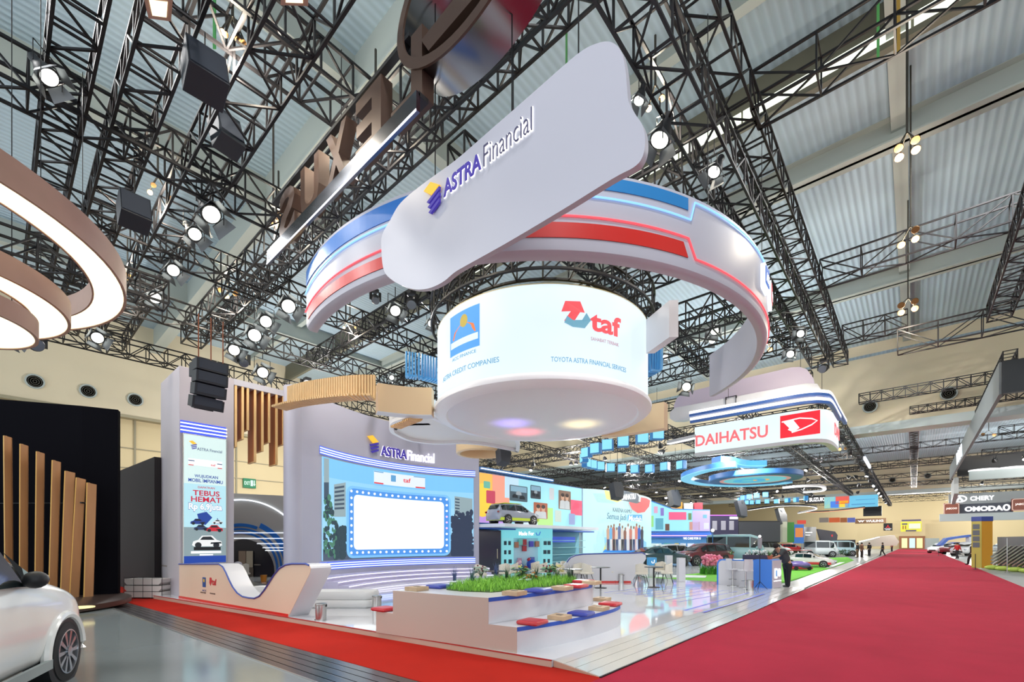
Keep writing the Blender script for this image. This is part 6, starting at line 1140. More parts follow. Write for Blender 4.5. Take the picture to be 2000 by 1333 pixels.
tag(far('booth_pillar', rq(1522, 1020, 1531, 1060), pa('#c9c8b8', .5), None, 0, .6, 50), 'pale pillar right of the wide black screen', 'pillar'); tag(far('green_banner', rq(1531, 1021, 1548, 1060), pa('#3f8a3c', .5), None, 0, .3, 51), 'plain green panel right of the black screen', 'panel')
root = thing('poster', 'blue and orange poster panel next to the green panel', 'poster', tuple(P(1557, 1060, 52))); far('panel', rq(1548, 1025, 1568, 1062), em('#3f78c8', .7), root, 0, .2, 52); far('orange_picture', rq(1551, 1032, 1566, 1050), em('#e08a4a', .8), root, .21, .03, 52); far('red_top', rq(1556, 1017, 1572, 1024), em('#d84a3a', .8), root, .1, .1, 52)
root = thing('grey_screen', 'grey information screen with white lines', 'screen', tuple(P(1580, 1062, 54))); far('panel', rq(1568, 1030, 1592, 1058), pa('#8a8a8c', .5), root, 0, .2, 54); far('white_lines', rq(1571, 1040, 1584, 1042), em('#ffffff', 1), root, .21, .02, 54); far('white_lines', rq(1571, 1045, 1580, 1046.5), em('#ffffff', 1), root, .21, .02, 54)
root = thing('curved_wall', 'dark grey curved booth wall with a small red logo', 'booth wall', tuple(P(1613, 1062, 60))); far('panel', [(1594, 1034), (1628, 1039), (1633, 1046), (1631, 1060), (1626, 1064), (1602, 1062)], pa('#46464e', .5), root, 0, .3, 60); far('red_logo', rq(1620.5, 1045, 1623, 1049), em('#d83a40', .9), root, .31, .03, 60)
root = thing('tilted_canopy', 'pale grey tilted booth roof far down the aisle', 'canopy', tuple(P(1706, 1062, 75))); far('roof', [(1668, 1064), (1712, 1049), (1737, 1046), (1746, 1059), (1742, 1066), (1700, 1068)], pa('#b5b0a4', .5), root, 0, 1, 75); far('lit_edge', [(1668, 1058), (1708, 1049), (1708, 1050.5), (1668, 1060)], em('#ffffff', 1.1), root, 1.01, .05, 75)
root = thing('long_sign', 'long dark booth sign with white stripes left of the tilted roof', 'sign', tuple(P(1650, 1060, 70))); far('panel', rq(1632, 1055, 1668, 1064), pa('#3a3a44', .5), root, 0, .3, 70); far('white_lines', rq(1634, 1057, 1648, 1058.5), em('#ffffff', 1), root, .31, .03, 70); far('white_lines', rq(1645, 1060, 1662, 1061), em('#ffffff', 1), root, .31, .03, 70)
# overhead: white banner with red writing, neon trims, far pill signs
yb_ = 26; xa_ = YW(1357, 870, yb_).x
bp = [Vector((xa_, yb_, 0)), Vector((-6.4, yb_, 0)), Vector((-4.6, yb_, 0)), Vector((-3.9, yb_+.12, 0)), Vector((-3.35, yb_+.5, 0)), Vector((-3.1, yb_+1.1, 0)), Vector((-3.0, yb_+2.2, 0)), Vector((-3.0, yb_+3.6, 0))]
root = thing('led_banner', 'white LED banner with red company lettering and square red logo over the aisle corner', 'sign', (-6, yb_, 6.8)); bs = smooth(bp, 6)
M().wall([(p.x, p.y) for p in bs], 6.78, 8.22, .3).build('led_face', em('#e6f7f9', .95), root, 40); M().wall([(p.x-.0, p.y) for p in bs], 6.6, 6.78, .3).build('bottom_edge', WHITE, root, 40)
S = flat((xa_, yb_, 0), (-3, yb_, 0)); uvb = lambda px, py: (YW(px, py, yb_).x-xa_, YW(px, py, yb_).z)
ue = uvb(1500, 845)[0]; m = M(); G_text(m, S, 'DAIHATSU', .05, 7.12, .62, ue-.05, off=.01, th=.02, bold=.02); m.build('lettering', em('#f0747a', .95), root)
u0 = uvb(1524, 840)[0]; u1 = uvb(1602, 840)[0]; m = M(); G_rect(m, S, u0, 6.95, min(u1, 6.0)-u0, 1.12, .01, .02); lg = m.build('red_logo_square', em('#f02a3a', .95), root)
f = lambda l: [(u0+a*(u1-u0), 6.95+b*1.12) for a, b in l]; m = M(); G_line(m, S, f([(.04, .72), (.5, .78), (.8, .68), (.93, .56), (.8, .42), (.55, .28), (.3, .2)]), .06, .032, .01); G_poly(m, S, f([(.06, .74), (.34, .74), (.5, .36), (.34, .2), (.2, .34), (.24, .4)]), .034, .01); m.build('logo_mark', em('#fbf3f4', 1), lg)
m = M(); G_text(m, lambda u, v, w_=0: Vector((-2.99+w_, yb_+1.6+u, v)), 'DAI', 0.1, 7.15, .6, 1.9, off=.01, th=.02, bold=.02); m.build('lettering', em('#f0747a', .95), root)
for z, o, l in ((8.1, -.5, 'upper'), (7.8, -.3, 'lower')):
    yt_ = 22.7+(o+.5)*.5; pth_ = smooth([Vector((xa_*.87-.3, yt_, z)), Vector((-5.6, yt_, z)), Vector((-4.1, yt_, z)), Vector((-3.3, yt_+.15, z)), Vector((-2.85, yt_+.55, z)), Vector((-2.65, yt_+1.2, z)), Vector((-2.65, yt_+3.6, z)), Vector((-2.65, yt_+(7 if l == 'upper' else 4.4), z))], 6)
    r = thing('neon_trim', '%s white and blue light band curving above the white banner' % l, 'light band', tuple(pth_[0])); M().wall([(p.x, p.y) for p in pth_], z, z+.13, .12).build('glow_strip', em('#ffffff', 1.5), r); M().wall([(p.x, p.y) for p in pth_], z-.12, z, .14).build('blue_base', pa('#3f68b4', .4), r)
tag(M().b2((-3.05, 46, 8.4), (-2.9, 52, 8.65)).build('neon_trim', em('#e8f0ff', 1.3)), 'short white light strip farther along the aisle edge', 'light band')
for pts, yy, c, l, n1 in (([(1318, 815), (1316, 792), (1322, 778), (1336, 768), (1400, 752), (1545, 718), (1562, 717), (1576, 722), (1586, 735), (1590, 750), (1590, 778)], 23.7, '#cbbfd4', 'back one of two', 0), ([(1308, 818), (1308, 806), (1318, 797), (1420, 778), (1575, 749), (1596, 750), (1604, 762), (1604, 768), (1592, 776), (1420, 806), (1330, 822), (1314, 822)], 23.1, '#d4d4d9', 'front one of two', 0)):
    p3 = [YW(x, y, yy) for x, y in pts]; r = thing('pill_sign', 'blank white pill-shaped hanging board above the white banner, '+l, 'sign', tuple(p3[0]), group='blank pill boards'); M().prism(p3, (0, .4, 0)).build('board', pa(c, .4), r, 40)
    for q in (p3[3], p3[6]): M().bar(q+Vector((0, .2, 0)), q+Vector((0, .2, 2)), .012).build('hanging_cable', BLACK, r)
# ring of blue light cubes
cf, cs = em('#8fe0f6', .95), pa('#2f86d0', .4)
cub = [(1283, 848), (1254, 856), (1217, 863), (1187, 870), (1164, 877), (1146, 885), (1141, 895), (1145, 905), (1156, 908), (1171, 911), (1192, 914), (1215, 916), (1240, 917), (1269, 916), (1299, 912), (1331, 909)]
ps = [H(x, y, 6.35) for x, y in cub]; cc = sum(ps, Vector())/len(ps); words = ['first at the near right end', 'second from the near end', 'third from the near end', 'fourth from the near end', 'fifth from the near end', 'sixth from the near end', 'leftmost of the bend', 'first after the bend', 'second after the bend', 'third after the bend', 'fourth after the bend', 'middle of the far row', 'just past the middle of the far row', 'third from the far end', 'second from the far right end', 'last at the far right end']
def cube(p, c, label, g, s=.52):
    ang = math.atan2((c-p).y, (c-p).x); r = thing('light_cube', label, 'lamp', tuple(p), group=g)
    M().box(p, (.34*s/.52, s, s), ang).build('cube_body', cs, r, bevel=.05*s); d = Vector((math.cos(ang), math.sin(ang), 0))
    for k in (1, -1): M().box(p+d*k*.175*s/.52, (.012, s*.88, s*.88), ang).build('glow_face', cf, r, bevel=.006)
    M().bar(p+Vector((0, 0, s/2)), p+Vector((0, 0, 8.3-p.z)), .008).build('hanging_cable', BLACK, r)
for p, w_ in zip(ps, words): cube(p, cc, 'blue box lamp in the large hanging oval, '+w_, 'blue box lamps in the large oval')
ps = [H(x, y, 6.35) for x, y in ((1445, 977), (1452, 973), (1464, 971), (1478, 969), (1495, 967), (1457, 982), (1467, 982), (1480, 981), (1498, 980), (1517, 980), (1538, 978), (1555, 977), (1574, 974))]; cc = sum(ps, Vector())/len(ps)
for p in ps: cube(p, cc, 'small blue box lamp in the far oval of cubes', 'blue box lamps in the far oval', .5)
c = H(1473, 938, 6.0); r = thing('disc_canopy', 'round blue disc canopy with cyan and pink rings on its underside', 'canopy', tuple(c)); M().lathe([(2.8, 6.0), (2.84, 6.05), (2.84, 6.35), (1e-4, 6.35)], (c.x, c.y, 0), 56).build('disc_body', pa('#3b76bc', .45), r, 30)
for r0, r1, cc_, nm in ((2.15, 2.8, '#3b76bc', 'outer_band'), (1.9, 2.15, '#e2a8a0', 'pink_ring'), (0.001, 1.9, '#7fe0ee', 'cyan_print'), ): M().lathe([(max(r0, 1e-4), 5.99), (r1, 5.99), (r1, 6.02), (max(r0, 1e-4), 6.02), (max(r0, 1e-4), 5.99)], (c.x, c.y, 0), 56).build(nm, em(cc_, .6) if nm != 'outer_band' else pa(cc_, .45), r)
m = M(); q = H(1487, 938, 5.98); m.lathe([(1e-4, 0), (.5, 0), (.5, .01), (1e-4, .01)], q, 16).build('orange_spot', em('#f0b050', .9), r); m = M().lathe([(.5, 5.97), (1.0, 5.97), (1.0, 5.98), (.5, 5.98), (.5, 5.97)], (c.x-.3, c.y, 0), 30).build('blue_print', em('#4fb4e0', .8), r)
sw = smooth([H(x, y, 6.5).xy.to_3d() for x, y in ((1436, 912), (1405, 915), (1370, 921), (1335, 932), (1332, 941), (1360, 948), (1400, 951), (1450, 952), (1520, 948), (1548, 944))], 6)
r = thing('swoosh_canopy', 'blue open swoosh canopy curling around the disc canopy', 'canopy', tuple(sw[20])); M().wall([(p.x, p.y) for p in sw], 6.55, 6.85, -.75).build('swoosh_body', pa('#3b7cc4', .45), r, 40); M().wall([(p.x, p.y) for p in sw], 6.5, 6.55, -.75).build('glow_underside', em('#7fd0ee', .85), r)
sw = smooth([H(x, y, 6.9).xy.to_3d() for x, y in ((1408, 903), (1430, 905), (1460, 911), (1498, 911))], 6); M().wall([(p.x, p.y) for p in sw], 6.95, 7.3, .8).build('branch', pa('#3b7cc4', .45), r, 40); M().wall([(p.x, p.y) for p in sw], 6.9, 6.95, .8).build('branch_underside', em('#7fd0ee', .85), r)
for pts, z, l in ((((1302, 868), (1330, 862), (1356, 856)), 7.6, 'white light bar between the cubes and the white banner'), (((1380, 890), (1420, 885), (1444, 880)), 7.2, 'white light bar just below the white banner'), (((1528, 955), (1560, 952), (1600, 951), (1614, 955), (1606, 961), (1570, 964)), 7.0, 'white oval light ring near the aisle trusses'), (((1460, 998), (1520, 990), (1580, 990), (1595, 996), (1560, 1004)), 5.5, 'thin white light loop over the far stands'), (((1560, 1002), (1620, 1000), (1687, 993)), 6, 'thin orange light line over the far stands')):
    q = smooth([H(x, y, z).xy.to_3d() for x, y in pts], 6); r = thing('light_bar', l, 'lamp', tuple(q[0])); c_ = em('#ff9a6a', 1.3) if 'orange' in l else em('#ffffff', 1.4); w__ = .3 if z > 6.8 else .14
    M().wall([(p.x, p.y) for p in q], z, z+.03, w__).build('diffuser', c_, r); M().wall([(p.x, p.y) for p in q], z+.03, z+.2, w__).build('casing', WHITE if w__ > .2 else DARK, r)
# far signs left of the aisle
def fsign(px0, px1, y0, y1, y, label, body, nm='hanging_sign', th=.4):
    a, b = YW(px0, y0, y), YW(px1, y0, y); c = YW(px1, y1, y); r = thing(nm, label, 'sign', tuple(a)); z1_ = a.z; z0_ = YW((px0+px1)/2, y1, y).z; M().b2((a.x, y, min(z0_, z1_)), (b.x, y+th, max(z0_, z1_))).build('panel', body, r); S = flat((a.x, y, 0), (b.x, y, 0)); return r, S, b.x-a.x, min(z0_, z1_), abs(z1_-z0_)
r, S, L, z, h = fsign(1610, 1715, 972, 992, 75, 'bright LED banner with red, yellow and blue shapes far down the aisle edge', pa('#3f78b8', .4), 'led_banner')
for a, b, c, d, cl in ((0, 0, 1, 1, '#66bde0'), (0, 0, .2, 1, '#b0d8c8'), (.22, .35, .48, 1, '#e0564a'), (.12, .05, .3, .6, '#3f7fe0'), (.28, .05, .46, .62, '#f2cf3a'), (.4, .05, .48, .4, '#4fa0e0'), (.0, 0, .12, .35, '#e8e04a'), (.52, .2, .95, .3, '#4f98c8'), (.6, .6, .95, .66, '#4f98c8')): m = M(); G_rect(m, S, a*L, z+b*h, (c-a)*L, (d-b)*h, .01+.01*(a+b > 0), .01); m.build('picture_block', em(cl, .9), r)
r, S, L, z, h = fsign(1572, 1612, 970, 984, 78, 'black booth sign with white company lettering beside the LED banner', DARK); m = M(); G_text(m, S, 'SUZUKI', L*.22, z+h*.25, h*.5, L*.76, off=.02, th=.03, bold=.03); G_poly(m, S, [(L*.02, z+h*.5), (L*.1, z+h*.8), (L*.17, z+h*.5), (L*.1, z+h*.2)], .02, .03); m.build('lettering', em('#ffffff', 1.4), r)
tag(M().b2((YW(1686, 1000, 82).x, 82, YW(1686, 1009, 82).z), (YW(1722, 1000, 82).x, 82.4, YW(1686, 990, 82).z)).build('hanging_banner', DARK), 'plain black hanging panel under the LED banner', 'panel')
r, S, L, z, h = fsign(1670, 1731, 1014, 1023, 100, 'brown booth sign with white winged logo and company lettering', pa('#8a6a4e', .5)); m = M(); G_text(m, S, 'WULING', L*.35, z+h*.25, h*.45, L*.56, off=.02, th=.03, bold=.03); G_poly(m, S, [(L*.08, z+h*.7), (L*.16, z+h*.25), (L*.2, z+h*.5), (L*.24, z+h*.25), (L*.32, z+h*.7), (L*.23, z+h*.55), (L*.2, z+h*.7), (L*.16, z+h*.55)], .02, .03); m.build('lettering', em('#ffffff', 1.3), r)
r, S, L, z, h = fsign(1725.5, 1743, 1023, 1037, 115, 'black square sign with a red three-diamond logo', DARK); m = M()
for a in (90, 210, 330): cx_, cz_ = L*.5, z+h*.52; u = math.radians(a); d = h*.3; G_poly(m, S, [(cx_, cz_), (cx_+d*.5*math.cos(u-.5), cz_+d*.5*math.sin(u-.5)), (cx_+d*math.cos(u)*.95, cz_+d*math.sin(u)*.95), (cx_+d*.5*math.cos(u+.5), cz_+d*.5*math.sin(u+.5))], .02, .03)
m.build('three_diamond_logo', em('#e8283c', 1), r); m = M(); G_text(m, S, 'MITSUBISHI', L*.12, z+h*.2, h*.1, L*.76, off=.02, th=.03, bold=.03); G_text(m, S, 'MOTORS', L*.25, z+h*.06, h*.1, L*.5, off=.02, th=.03, bold=.03); m.build('lettering', em('#ffffff', 1), r)
for px0, px1, c in ((1600, 1618, '#8a8078'), (1619, 1640, '#e06a3a'), (1641, 1654, '#b06a40'), (1655, 1670, '#6a78c8')):
    r, S, L, z, h = fsign(px0, px1, 1012, 1021, 92, {'#8a8078': 'grey', '#e06a3a': 'orange', '#b06a40': 'brown', '#6a78c8': 'blue-violet'}[c]+' picture panel in the row left of the brown winged sign', em(c, .6), 'picture_banner')
r, S, L, z, h = fsign(1759, 1800, 1020, 1039, 150, 'yellow hall sign with number 11 at the far end of the aisle', pa('#c8c83c', .5)); m = M(); G_text(m, S, '11', L*.1, z+h*.25, h*.35, L*.16, off=.02, th=.03, bold=.04); m.build('number', pa('#8a3a2a', .5), r); m = M(); G_rect(m, S, L*.4, z+h*.3, L*.55, h*.5, .02, .03); m.build('white_field', pa('#c9cfc0', .5), r); m = M(); G_rect(m, S, L*.05, z+h*1.05, L*.92, h*.16, .0, .03); G_rect(m, S, L*.25, z+h*.02, L*.5, h*.14, .02, .03); G_rect(m, S, L*.07, z+h*.7, L*.25, h*.14, .02, .03); m.build('purple_bars', pa('#4a4260', .5), r)
r, S, L, z, h = fsign(1756, 1807, 1048, 1073, 154, 'brown frame with three lit posters at the far end of the carpet', pa('#8a5a3a', .6), 'poster_wall')
for a, c in ((.1, '#f0e8a8'), (.4, '#bfe4e8'), (.68, '#f6e9a0')): m = M(); G_rect(m, S, L*a, z+h*.08, L*.22, h*.76, .02, .05); m.build('poster', em(c, 1), r)
# ============================================================ RIGHT OF THE AISLE
root = thing('fascia_board', 'long dark grey hanging fascia with black front face at the right', 'fascia', (2.7, 27.3, 7.84))
M().b2((2.62, 27.3, 7.84), (2.75, 62, 9.15)).build('grey_side', pa('#6a7276', .45), root); M().b2((2.7, 27.25, 7.84), (10, 27.5, 9.15)).build('black_front', mat('fascia_black', '#22262b', .4), root)
m = M()
for i in range(4): m.prism([Vector((2.6, 46+i*1.5, 8.0)), Vector((2.6, 46.7+i*1.5, 8.0)), Vector((2.6, 47.2+i*1.5, 8.95)), Vector((2.6, 46.5+i*1.5, 8.95))], (-.03, 0, 0))
m.build('lit_strokes', em('#f2f8ff', 1.4), root)
r, S, L, z, h = fsign(1870, 2040, 893, 925, 58, 'wide plain black hanging panel above the grey one', DARK, 'hanging_banner', .5)
r, S, L, z, h = fsign(1893, 2040, 921, 934, 56, 'light grey hanging panel with two white oval lamps', pa('#8a9494', .45), 'hanging_banner', .5)
for a in (.22, .6): q = S(L*a, z+h+.05, -.25); M().lathe([(1e-4, -.1), (1.0, -.06), (1.0, .02), (1e-4, .02)], q, 24).build('oval_lamp', em('#ffffff', 1.6), r)
r, S, L, z, h = fsign(1853, 2040, 966, 985, 70, 'grey booth sign with oval logo and white company lettering', pa('#9aa0a2', .45)); m = M(); G_text(m, S, 'CHERY', L*.24, z+h*.35, h*.38, L*.26, off=.02, th=.03, bold=.03); G_line(m, S, el(L*.125, z+h*.55, L*.075, h*.26, 24), .12, .02, .03, True); G_poly(m, S, [(L*.08, z+h*.4), (L*.125, z+h*.75), (L*.17, z+h*.4), (L*.14, z+h*.4), (L*.125, z+h*.58), (L*.11, z+h*.4)], .02, .03); m.build('lettering', em('#ffffff', 1.4), r)
r, S, L, z, h = fsign(1874, 1979, 985.5, 1003, 68.5, 'dark booth sign with bold white lettering under the grey sign', pa('#3c4250', .5)); m = M(); G_text(m, S, 'OMODA', L*.1, z+h*.22, h*.5, L*.72, off=.02, th=.03, bold=.05); m.build('lettering', em('#ffffff', 1.5), r); m = M(); G_line(m, S, el(L*.88, z+h*.5, L*.05, h*.26, 14), .14, .02, .03, True); m.build('round_logo', em('#ffffff', 1.4), r)
for px0, px1, y0, y1, t, l in ((1843, 1874, 984, 1006, 'JAECOO', 'reddish-brown square booth sign left of the bold white lettering'), (1976, 2020, 975, 998, 'JAECOO', 'reddish-brown booth sign at the right picture edge')):
    r, S, L, z, h = fsign(px0, px1, y0, y1, 68, l, pa('#8a4a38', .5)); m = M(); G_text(m, S, t, L*.15, z+h*.42, h*.2, L*.7, off=.02, th=.03, bold=.03); m.build('lettering', em('#f6e8e0', 1.2), r); m = M(); G_line(m, S, rr(.05, z+.05, L-.1, h-.1, .15), .05, .01, .03, True); m.build('light_border', em('#e8c8b8', .9), r)
r, S, L, z, h = fsign(1835, 2040, 1005, 1017, 66, 'pale grey lower fascia under the right-hand signs', pa('#aab4b6', .45), 'fascia_board')
tag(M().prism([Vector((2.75, 58, 7.7)), Vector((2.75, 62.5, 7.5)), Vector((2.75, 62.5, 5.5)), Vector((2.75, 58, 6.2))], (.3, 0, 0)).build('hanging_banner', pa('#a8acae', .45)), 'pale hanging side panel at the aisle edge on the right', 'panel')
# yellow info pillar
p = H(1921, 1110, 0); ax = W(.97, -.2, 0).normalized(); ay = W(-.45, .9, 0).normalized(); hp = 3.5; wp = .62
root = thing('info_pillar', 'tall orange-yellow information pillar with blue top beside the carpet', 'pillar', tuple(p)); b0 = p-ax*.1
M().prism([b0, b0+ax*wp, b0+ax*wp+ay*.5, b0+ay*.5], (0, 0, hp)).build('pillar_body', pa('#dc9a1e', .5), root); M().prism([b0-ax*.005, b0-ax*.005+ay*.5, b0+ay*.5-ax*.03, b0-ax*.03], (0, 0, hp)).build('side_panel', pa('#c6b85a', .5), root)
M().prism([q+Vector((0, 0, hp-.3)) for q in (b0-ax*.04-ay*.02, b0+ax*(wp+.01)-ay*.02, b0+ax*(wp+.01)+ay*.5, b0-ax*.04+ay*.5)], (0, 0, .32)).build('blue_top', pa('#3a4a9a', .5), root)
for i in range(4): M().prism([b0-ax*.035+ay*.08+Vector((0, 0, 1.4+i*.42)), b0-ax*.035+ay*.42+Vector((0, 0, 1.4+i*.42)), b0-ax*.05+ay*.42+Vector((0, 0, 1.4+i*.42)), b0-ax*.05+ay*.08+Vector((0, 0, 1.4+i*.42))], (0, 0, .34)).build('grey_panel', pa('#6a6f78', .5), root)
p = H(1905, 1113, 0); tag(M().lathe([(.12, 0), (.12, .02), (.02, .04), (.02, 1.0), (1e-4, 1.02)], p, 12).build('queue_post', DARK), 'thin black queue post at the foot of the yellow pillar', 'post', 'thin posts right of the carpet')
p = H(1967, 1119, 0); tag(M().lathe([(.12, 0), (.12, .02), (.02, .04), (.02, 2.0), (1e-4, 2.02)], p, 12).build('queue_post', CHROME), 'thin grey post before the slanted slat wall', 'post', 'thin posts right of the carpet')
p = H(1833, 1086, 0); tag(M().lathe([(.12, 0), (.12, .02), (.02, .04), (.02, .9), (1e-4, .92)], p, 12).build('queue_post', DARK), 'thin black queue post farther up the carpet edge on the right', 'post', 'thin posts right of the carpet')
a, b = H(1936, 1112, 0), H(2060, 1124, 0); d = (b-a).normalized(); nn = Vector((-d.y, d.x, 0)); L = (b-a).length; root = thing('slat_wall', 'silver-grey wall of slanted slats at the right edge', 'wall', tuple((a+b)/2))
M().prism([a+nn*.3, b+nn*.3, b+nn*.3+Vector((0, 0, 2.1)), a+nn*.3+Vector((0, 0, 2.1))], nn*.1).build('back_panel', pa('#5a5c60', .4), root)
for i in range(14): x = L*i/12-1.2; p0, p1 = a+d*max(0, x)+Vector((0, 0, .3+max(0, -x)*.4)), a+d*min(L, x+3)+Vector((0, 0, min(2.0, .3+3*.42))); M().bar(p0, p1, .06).build('slat', CHROME, root)
for i in range(5): x = L*(.08+i*.2); q = a+d*x-nn*.1; m = M().ball(q+Vector((0, 0, .12)), .3, 8, (1.4, .7, .5)); m.build('yellow_green_bush', pa('#b8cc5a', .7), root)
def CR(px, py, head, label, col, **k): q = H(px, py, 0); return car(label, (q.x, q.y, 0), A0+math.radians(head), col, **k)
CR(1838, 1081, 200, 'white display SUV right of the carpet, nose toward the aisle', '#e4e4e6'); CR(1893, 1086, 200, 'white pick-up style SUV behind the yellow pillar', '#d8dadc', s=1.1); CR(1860, 1074, 190, 'blue and white SUV far right of the carpet end', '#4a62b0', s=1.1); CR(1870, 1083, 10, 'dark red hatchback beside the white SUVs at right', '#7a3a40', kind='sedan'); CR(1960, 1081, 180, 'pale silver SUV behind the slat wall', '#c8cccc')
root = thing('blue_arch', 'blue and white arch structure over the cars at right', 'arch', tuple(H(1850, 1074, 0))); far('arch_beam', [(1828, 1066), (1842, 1052), (1858, 1049), (1890, 1045), (1890, 1049), (1860, 1053), (1846, 1056), (1834, 1067)], pa('#5a78c8', .4), root, 0, .5, 62); far('arch_post', rq(1886, 1046, 1890, 1072), pa('#d8dce4', .4), root, 0, .5, 62)
tag(far('booth_wall', rq(1806, 1052, 1832, 1073), pa('#9aa2a2', .5), None, 0, .3, 100), 'grey-green low wall right of the lit posters', 'booth wall')
# ============================================================ PEOPLE
STAND = dict(pel=(0, 0, .93), spi=(0, 0, 1.14), che=(0, .01, 1.34), nec=(0, 0, 1.47), hea=(0, .02, 1.56), top=(0, .02, 1.66), shL=(-.18, 0, 1.4), shR=(.18, 0, 1.4), elL=(-.24, -.02, 1.13), elR=(.24, -.02, 1.13), wrL=(-.25, .08, .88), wrR=(.25, .08, .88), hiL=(-.09, 0, .9), hiR=(.09, 0, .9), knL=(-.1, .03, .5), knR=(.1, .03, .5), anL=(-.1, 0, .08), anR=(.1, 0, .08), toL=(-.1, .15, .03), toR=(.1, .15, .03))
def skin(name, V, E, Rr, mt, par, lv=2):
    me = bpy.data.meshes.new(name); me.from_pydata(V, E, []); o = bpy.data.objects.new(name, me); COL.objects.link(o); o.parent = par; me.materials.append(mt)
    md = o.modifiers.new('skin', 'SKIN'); md.use_smooth_shade = True; sk = me.skin_vertices[0].data
    for i, r_ in enumerate(Rr): sk[i].radius = (r_, r_)
    sk[0].use_root = True; s = o.modifiers.new('sub', 'SUBSURF'); s.levels = s.render_levels = lv; return o
def person(label, loc, rz, J=None, shirt='#222', pants='#222', hair='#1a1412', sleeve=1, s=1.0, fingers=False, skinc='#b98668'):
    j = dict(STAND); j.update(J or {}); j = {k: Vector(v) for k, v in j.items()}
    r = thing('person', label, 'person', tuple(loc), rz); r.scale = (s, s, s)
    ks = ['pel', 'spi', 'che', 'nec', 'hea', 'top', 'shL', 'elL', 'wrL', 'shR', 'elR', 'wrR', 'hiL', 'knL', 'anL', 'toL', 'hiR', 'knR', 'anR', 'toR']; V = [j[k] for k in ks]; ix = {k: i for i, k in enumerate(ks)}
    R0 = [.1, .095, .11, .055, .085, .08, .06, .042, .028, .06, .042, .028, .085, .055, .038, .03, .085, .055, .038, .03]
    E = [('pel', 'spi'), ('spi', 'che'), ('che', 'nec'), ('nec', 'hea'), ('hea', 'top'), ('che', 'shL'), ('shL', 'elL'), ('elL', 'wrL'), ('che', 'shR'), ('shR', 'elR'), ('elR', 'wrR'), ('pel', 'hiL'), ('hiL', 'knL'), ('knL', 'anL'), ('anL', 'toL'), ('pel', 'hiR'), ('hiR', 'knR'), ('knR', 'anR'), ('anR', 'toR')]; E = [(ix[a], ix[b]) for a, b in E]
    for sd in ('L', 'R'):
        w_ = j['wr'+sd]; d = (w_-j['el'+sd]).normalized(); side = d.cross(Vector((0, 1, .2))).normalized(); n0 = len(V); V.append(w_+d*.06); R0.append(.03); E.append((ix['wr'+sd], n0))
        if fingers:
            for k, (o_, L) in enumerate(((-.03, .07), (-.01, .085), (.012, .08), (.032, .062))): n1 = len(V); V += [w_+d*.1+side*o_, w_+d*(.1+L)+side*o_*1.2+Vector((0, .01, -.015))]; R0 += [.011, .008]; E += [(n0, n1), (n1, n1+1)]
            n1 = len(V); V += [w_+d*.06-side*.05, w_+d*.1-side*.065]; R0 += [.012, .009]; E += [(n0, n1), (n1, n1+1)]
        else: V.append(w_+d*.14); R0.append(.022); E.append((n0, n0+1))
    sm_ = mat('skin_'+skinc, skinc, .55); skin('body', V, E, R0, sm_, r)
    a = ['pel', 'spi', 'che', 'shL', 'shR', 'elL', 'elR']; V2 = [j[k] for k in a]; V2[0] = V2[0]-Vector((0, 0, .1)); e2 = [(0, 1), (1, 2), (2, 3), (2, 4)]; r2 = [.175, .17, .175, .085, .085]
    f = sleeve; V2[5] = j['shL'].lerp(j['elL'], min(1, f)); V2[6] = j['shR'].lerp(j['elR'], min(1, f)); e2 += [(3, 5), (4, 6)]; r2 += [.068, .068]
    if f > 1: V2 += [j['elL'].lerp(j['wrL'], .9), j['elR'].lerp(j['wrR'], .9)]; e2 += [(5, 7), (6, 8)]; r2 += [.042, .042]
    skin('shirt', V2, e2, r2, pa(shirt, .8), r)
    dz = Vector((0, 0, .05)); V3 = [j['pel']+Vector((0, 0, .03)), j['pel']-Vector((0, 0, .08)), j['hiL'].lerp(j['knL'], .45), j['knL'], j['anL']-dz, j['hiR'].lerp(j['knR'], .45), j['knR'], j['anR']-dz]; skin('trousers', V3, [(0, 1), (1, 2), (2, 3), (3, 4), (1, 5), (5, 6), (6, 7)], [.16, .155, .105, .08, .07, .105, .08, .07], pa(pants, .8), r)
    hd_ = j['top']-j['hea']; hc = j['hea']+hd_*.62-Vector((0, .015, 0)); m = M().ball(Vector(loc)+hc, .108, 14, (.92, 1, 1.02)); m.v = [v for v in m.v]; hr = m.build('hair', pa(hair, .8), r, 80)
    for sd in ('L', 'R'): c = (j['an'+sd]+j['to'+sd])/2; dd = (j['to'+sd]-j['an'+sd]); M().ball(Vector(loc)+Vector((c.x, c.y, .05)), .06, 10, (.75, 2.1, .8)).build('shoe', DARK, r, 80)
    nose = j['hea']+hd_*.3+Vector((0, .085, 0)); M().ball(Vector(loc)+nose, .016, 6).build('nose', sm_, r)
    me_ = M()
    for dx in (-.03, .03): me_.ball(Vector(loc)+j['hea']+hd_*.5+Vector((dx, .08, 0)), .009, 6)
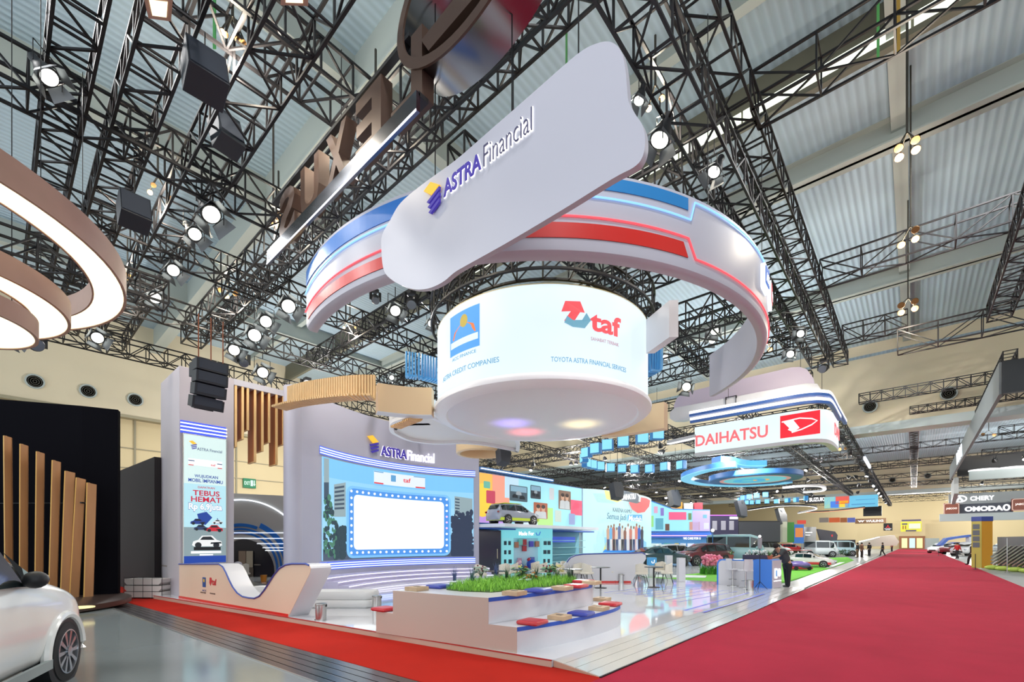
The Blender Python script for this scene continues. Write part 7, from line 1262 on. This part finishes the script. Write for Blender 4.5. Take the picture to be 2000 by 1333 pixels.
    me_.build('eyes', DARK, r); M().box(Vector(loc)+j['hea']+hd_*.05+Vector((0, .083, 0)), (.045, .01, .01)).build('mouth', pa('#8a4a40', .6), r)
    return r
fm = H(1534, 1148, .05); fm.z = .03
# leaning forward onto the counter: local +y points from the man to the counter (camera-left)
person('man in dark shirt and black trousers leaning forward on the reception counter', tuple(fm), A0+math.radians(97), dict(pel=(0, -.08, .97), spi=(0, .06, 1.17), che=(0, .2, 1.36), nec=(0, .3, 1.44), hea=(0, .37, 1.49), top=(0, .42, 1.59), shL=(-.18, .22, 1.38), shR=(.18, .22, 1.38), elL=(-.2, .42, 1.16), elR=(.2, .4, 1.16), wrL=(-.14, .62, 1.1), wrR=(.14, .6, 1.1), hiL=(-.09, -.08, .94), hiR=(.09, -.08, .94), knL=(-.1, -.05, .5), knR=(.1, -.1, .5), anL=(-.1, -.02, .08), anR=(.13, -.18, .08), toL=(-.1, .13, .03), toR=(.13, -.03, .03)), '#3a3f42', '#17181b', fingers=True, sleeve=.9, s=1.03)
walk = dict(anL=(-.1, .25, .08), toL=(-.1, .38, .05), knL=(-.1, .2, .5), anR=(.1, -.28, .12), toR=(.1, -.16, .05), knR=(.1, -.06, .5), wrL=(-.26, -.12, .92), wrR=(.26, .18, .95))
for px, py, rz, J, a, b, l in ((1870, 1092, 100, walk, '#b02026', '#1e1e24', 'person in red shirt walking on the right side of the carpet'), (1900, 1104, 20, walk, '#3a2420', '#1c1a1c', 'person in dark brown clothes beside the yellow pillar'), (1675, 1090, 30, None, '#23282c', '#5a4a34', 'person in black top standing at the far lawn corner'), (1683, 1090, 200, None, '#6a4a3a', '#2a2420', 'person in brown standing close to the one in black at the far lawn corner'), (1698, 1087, 10, None, '#1c1c20', '#1c1c20', 'person all in black standing by the far aisle booths'), (1724, 1086, 60, walk, '#2a2d33', '#1e2024', 'person in dark clothes walking at the left carpet edge'), (1742, 1078, 10, None, '#8a3034', '#2a2226', 'person in dark red farther along the left carpet edge')):
    q = H(px, py, 0); person(l, tuple(q), A0+math.radians(rz), J, a, b, sleeve=1.5)
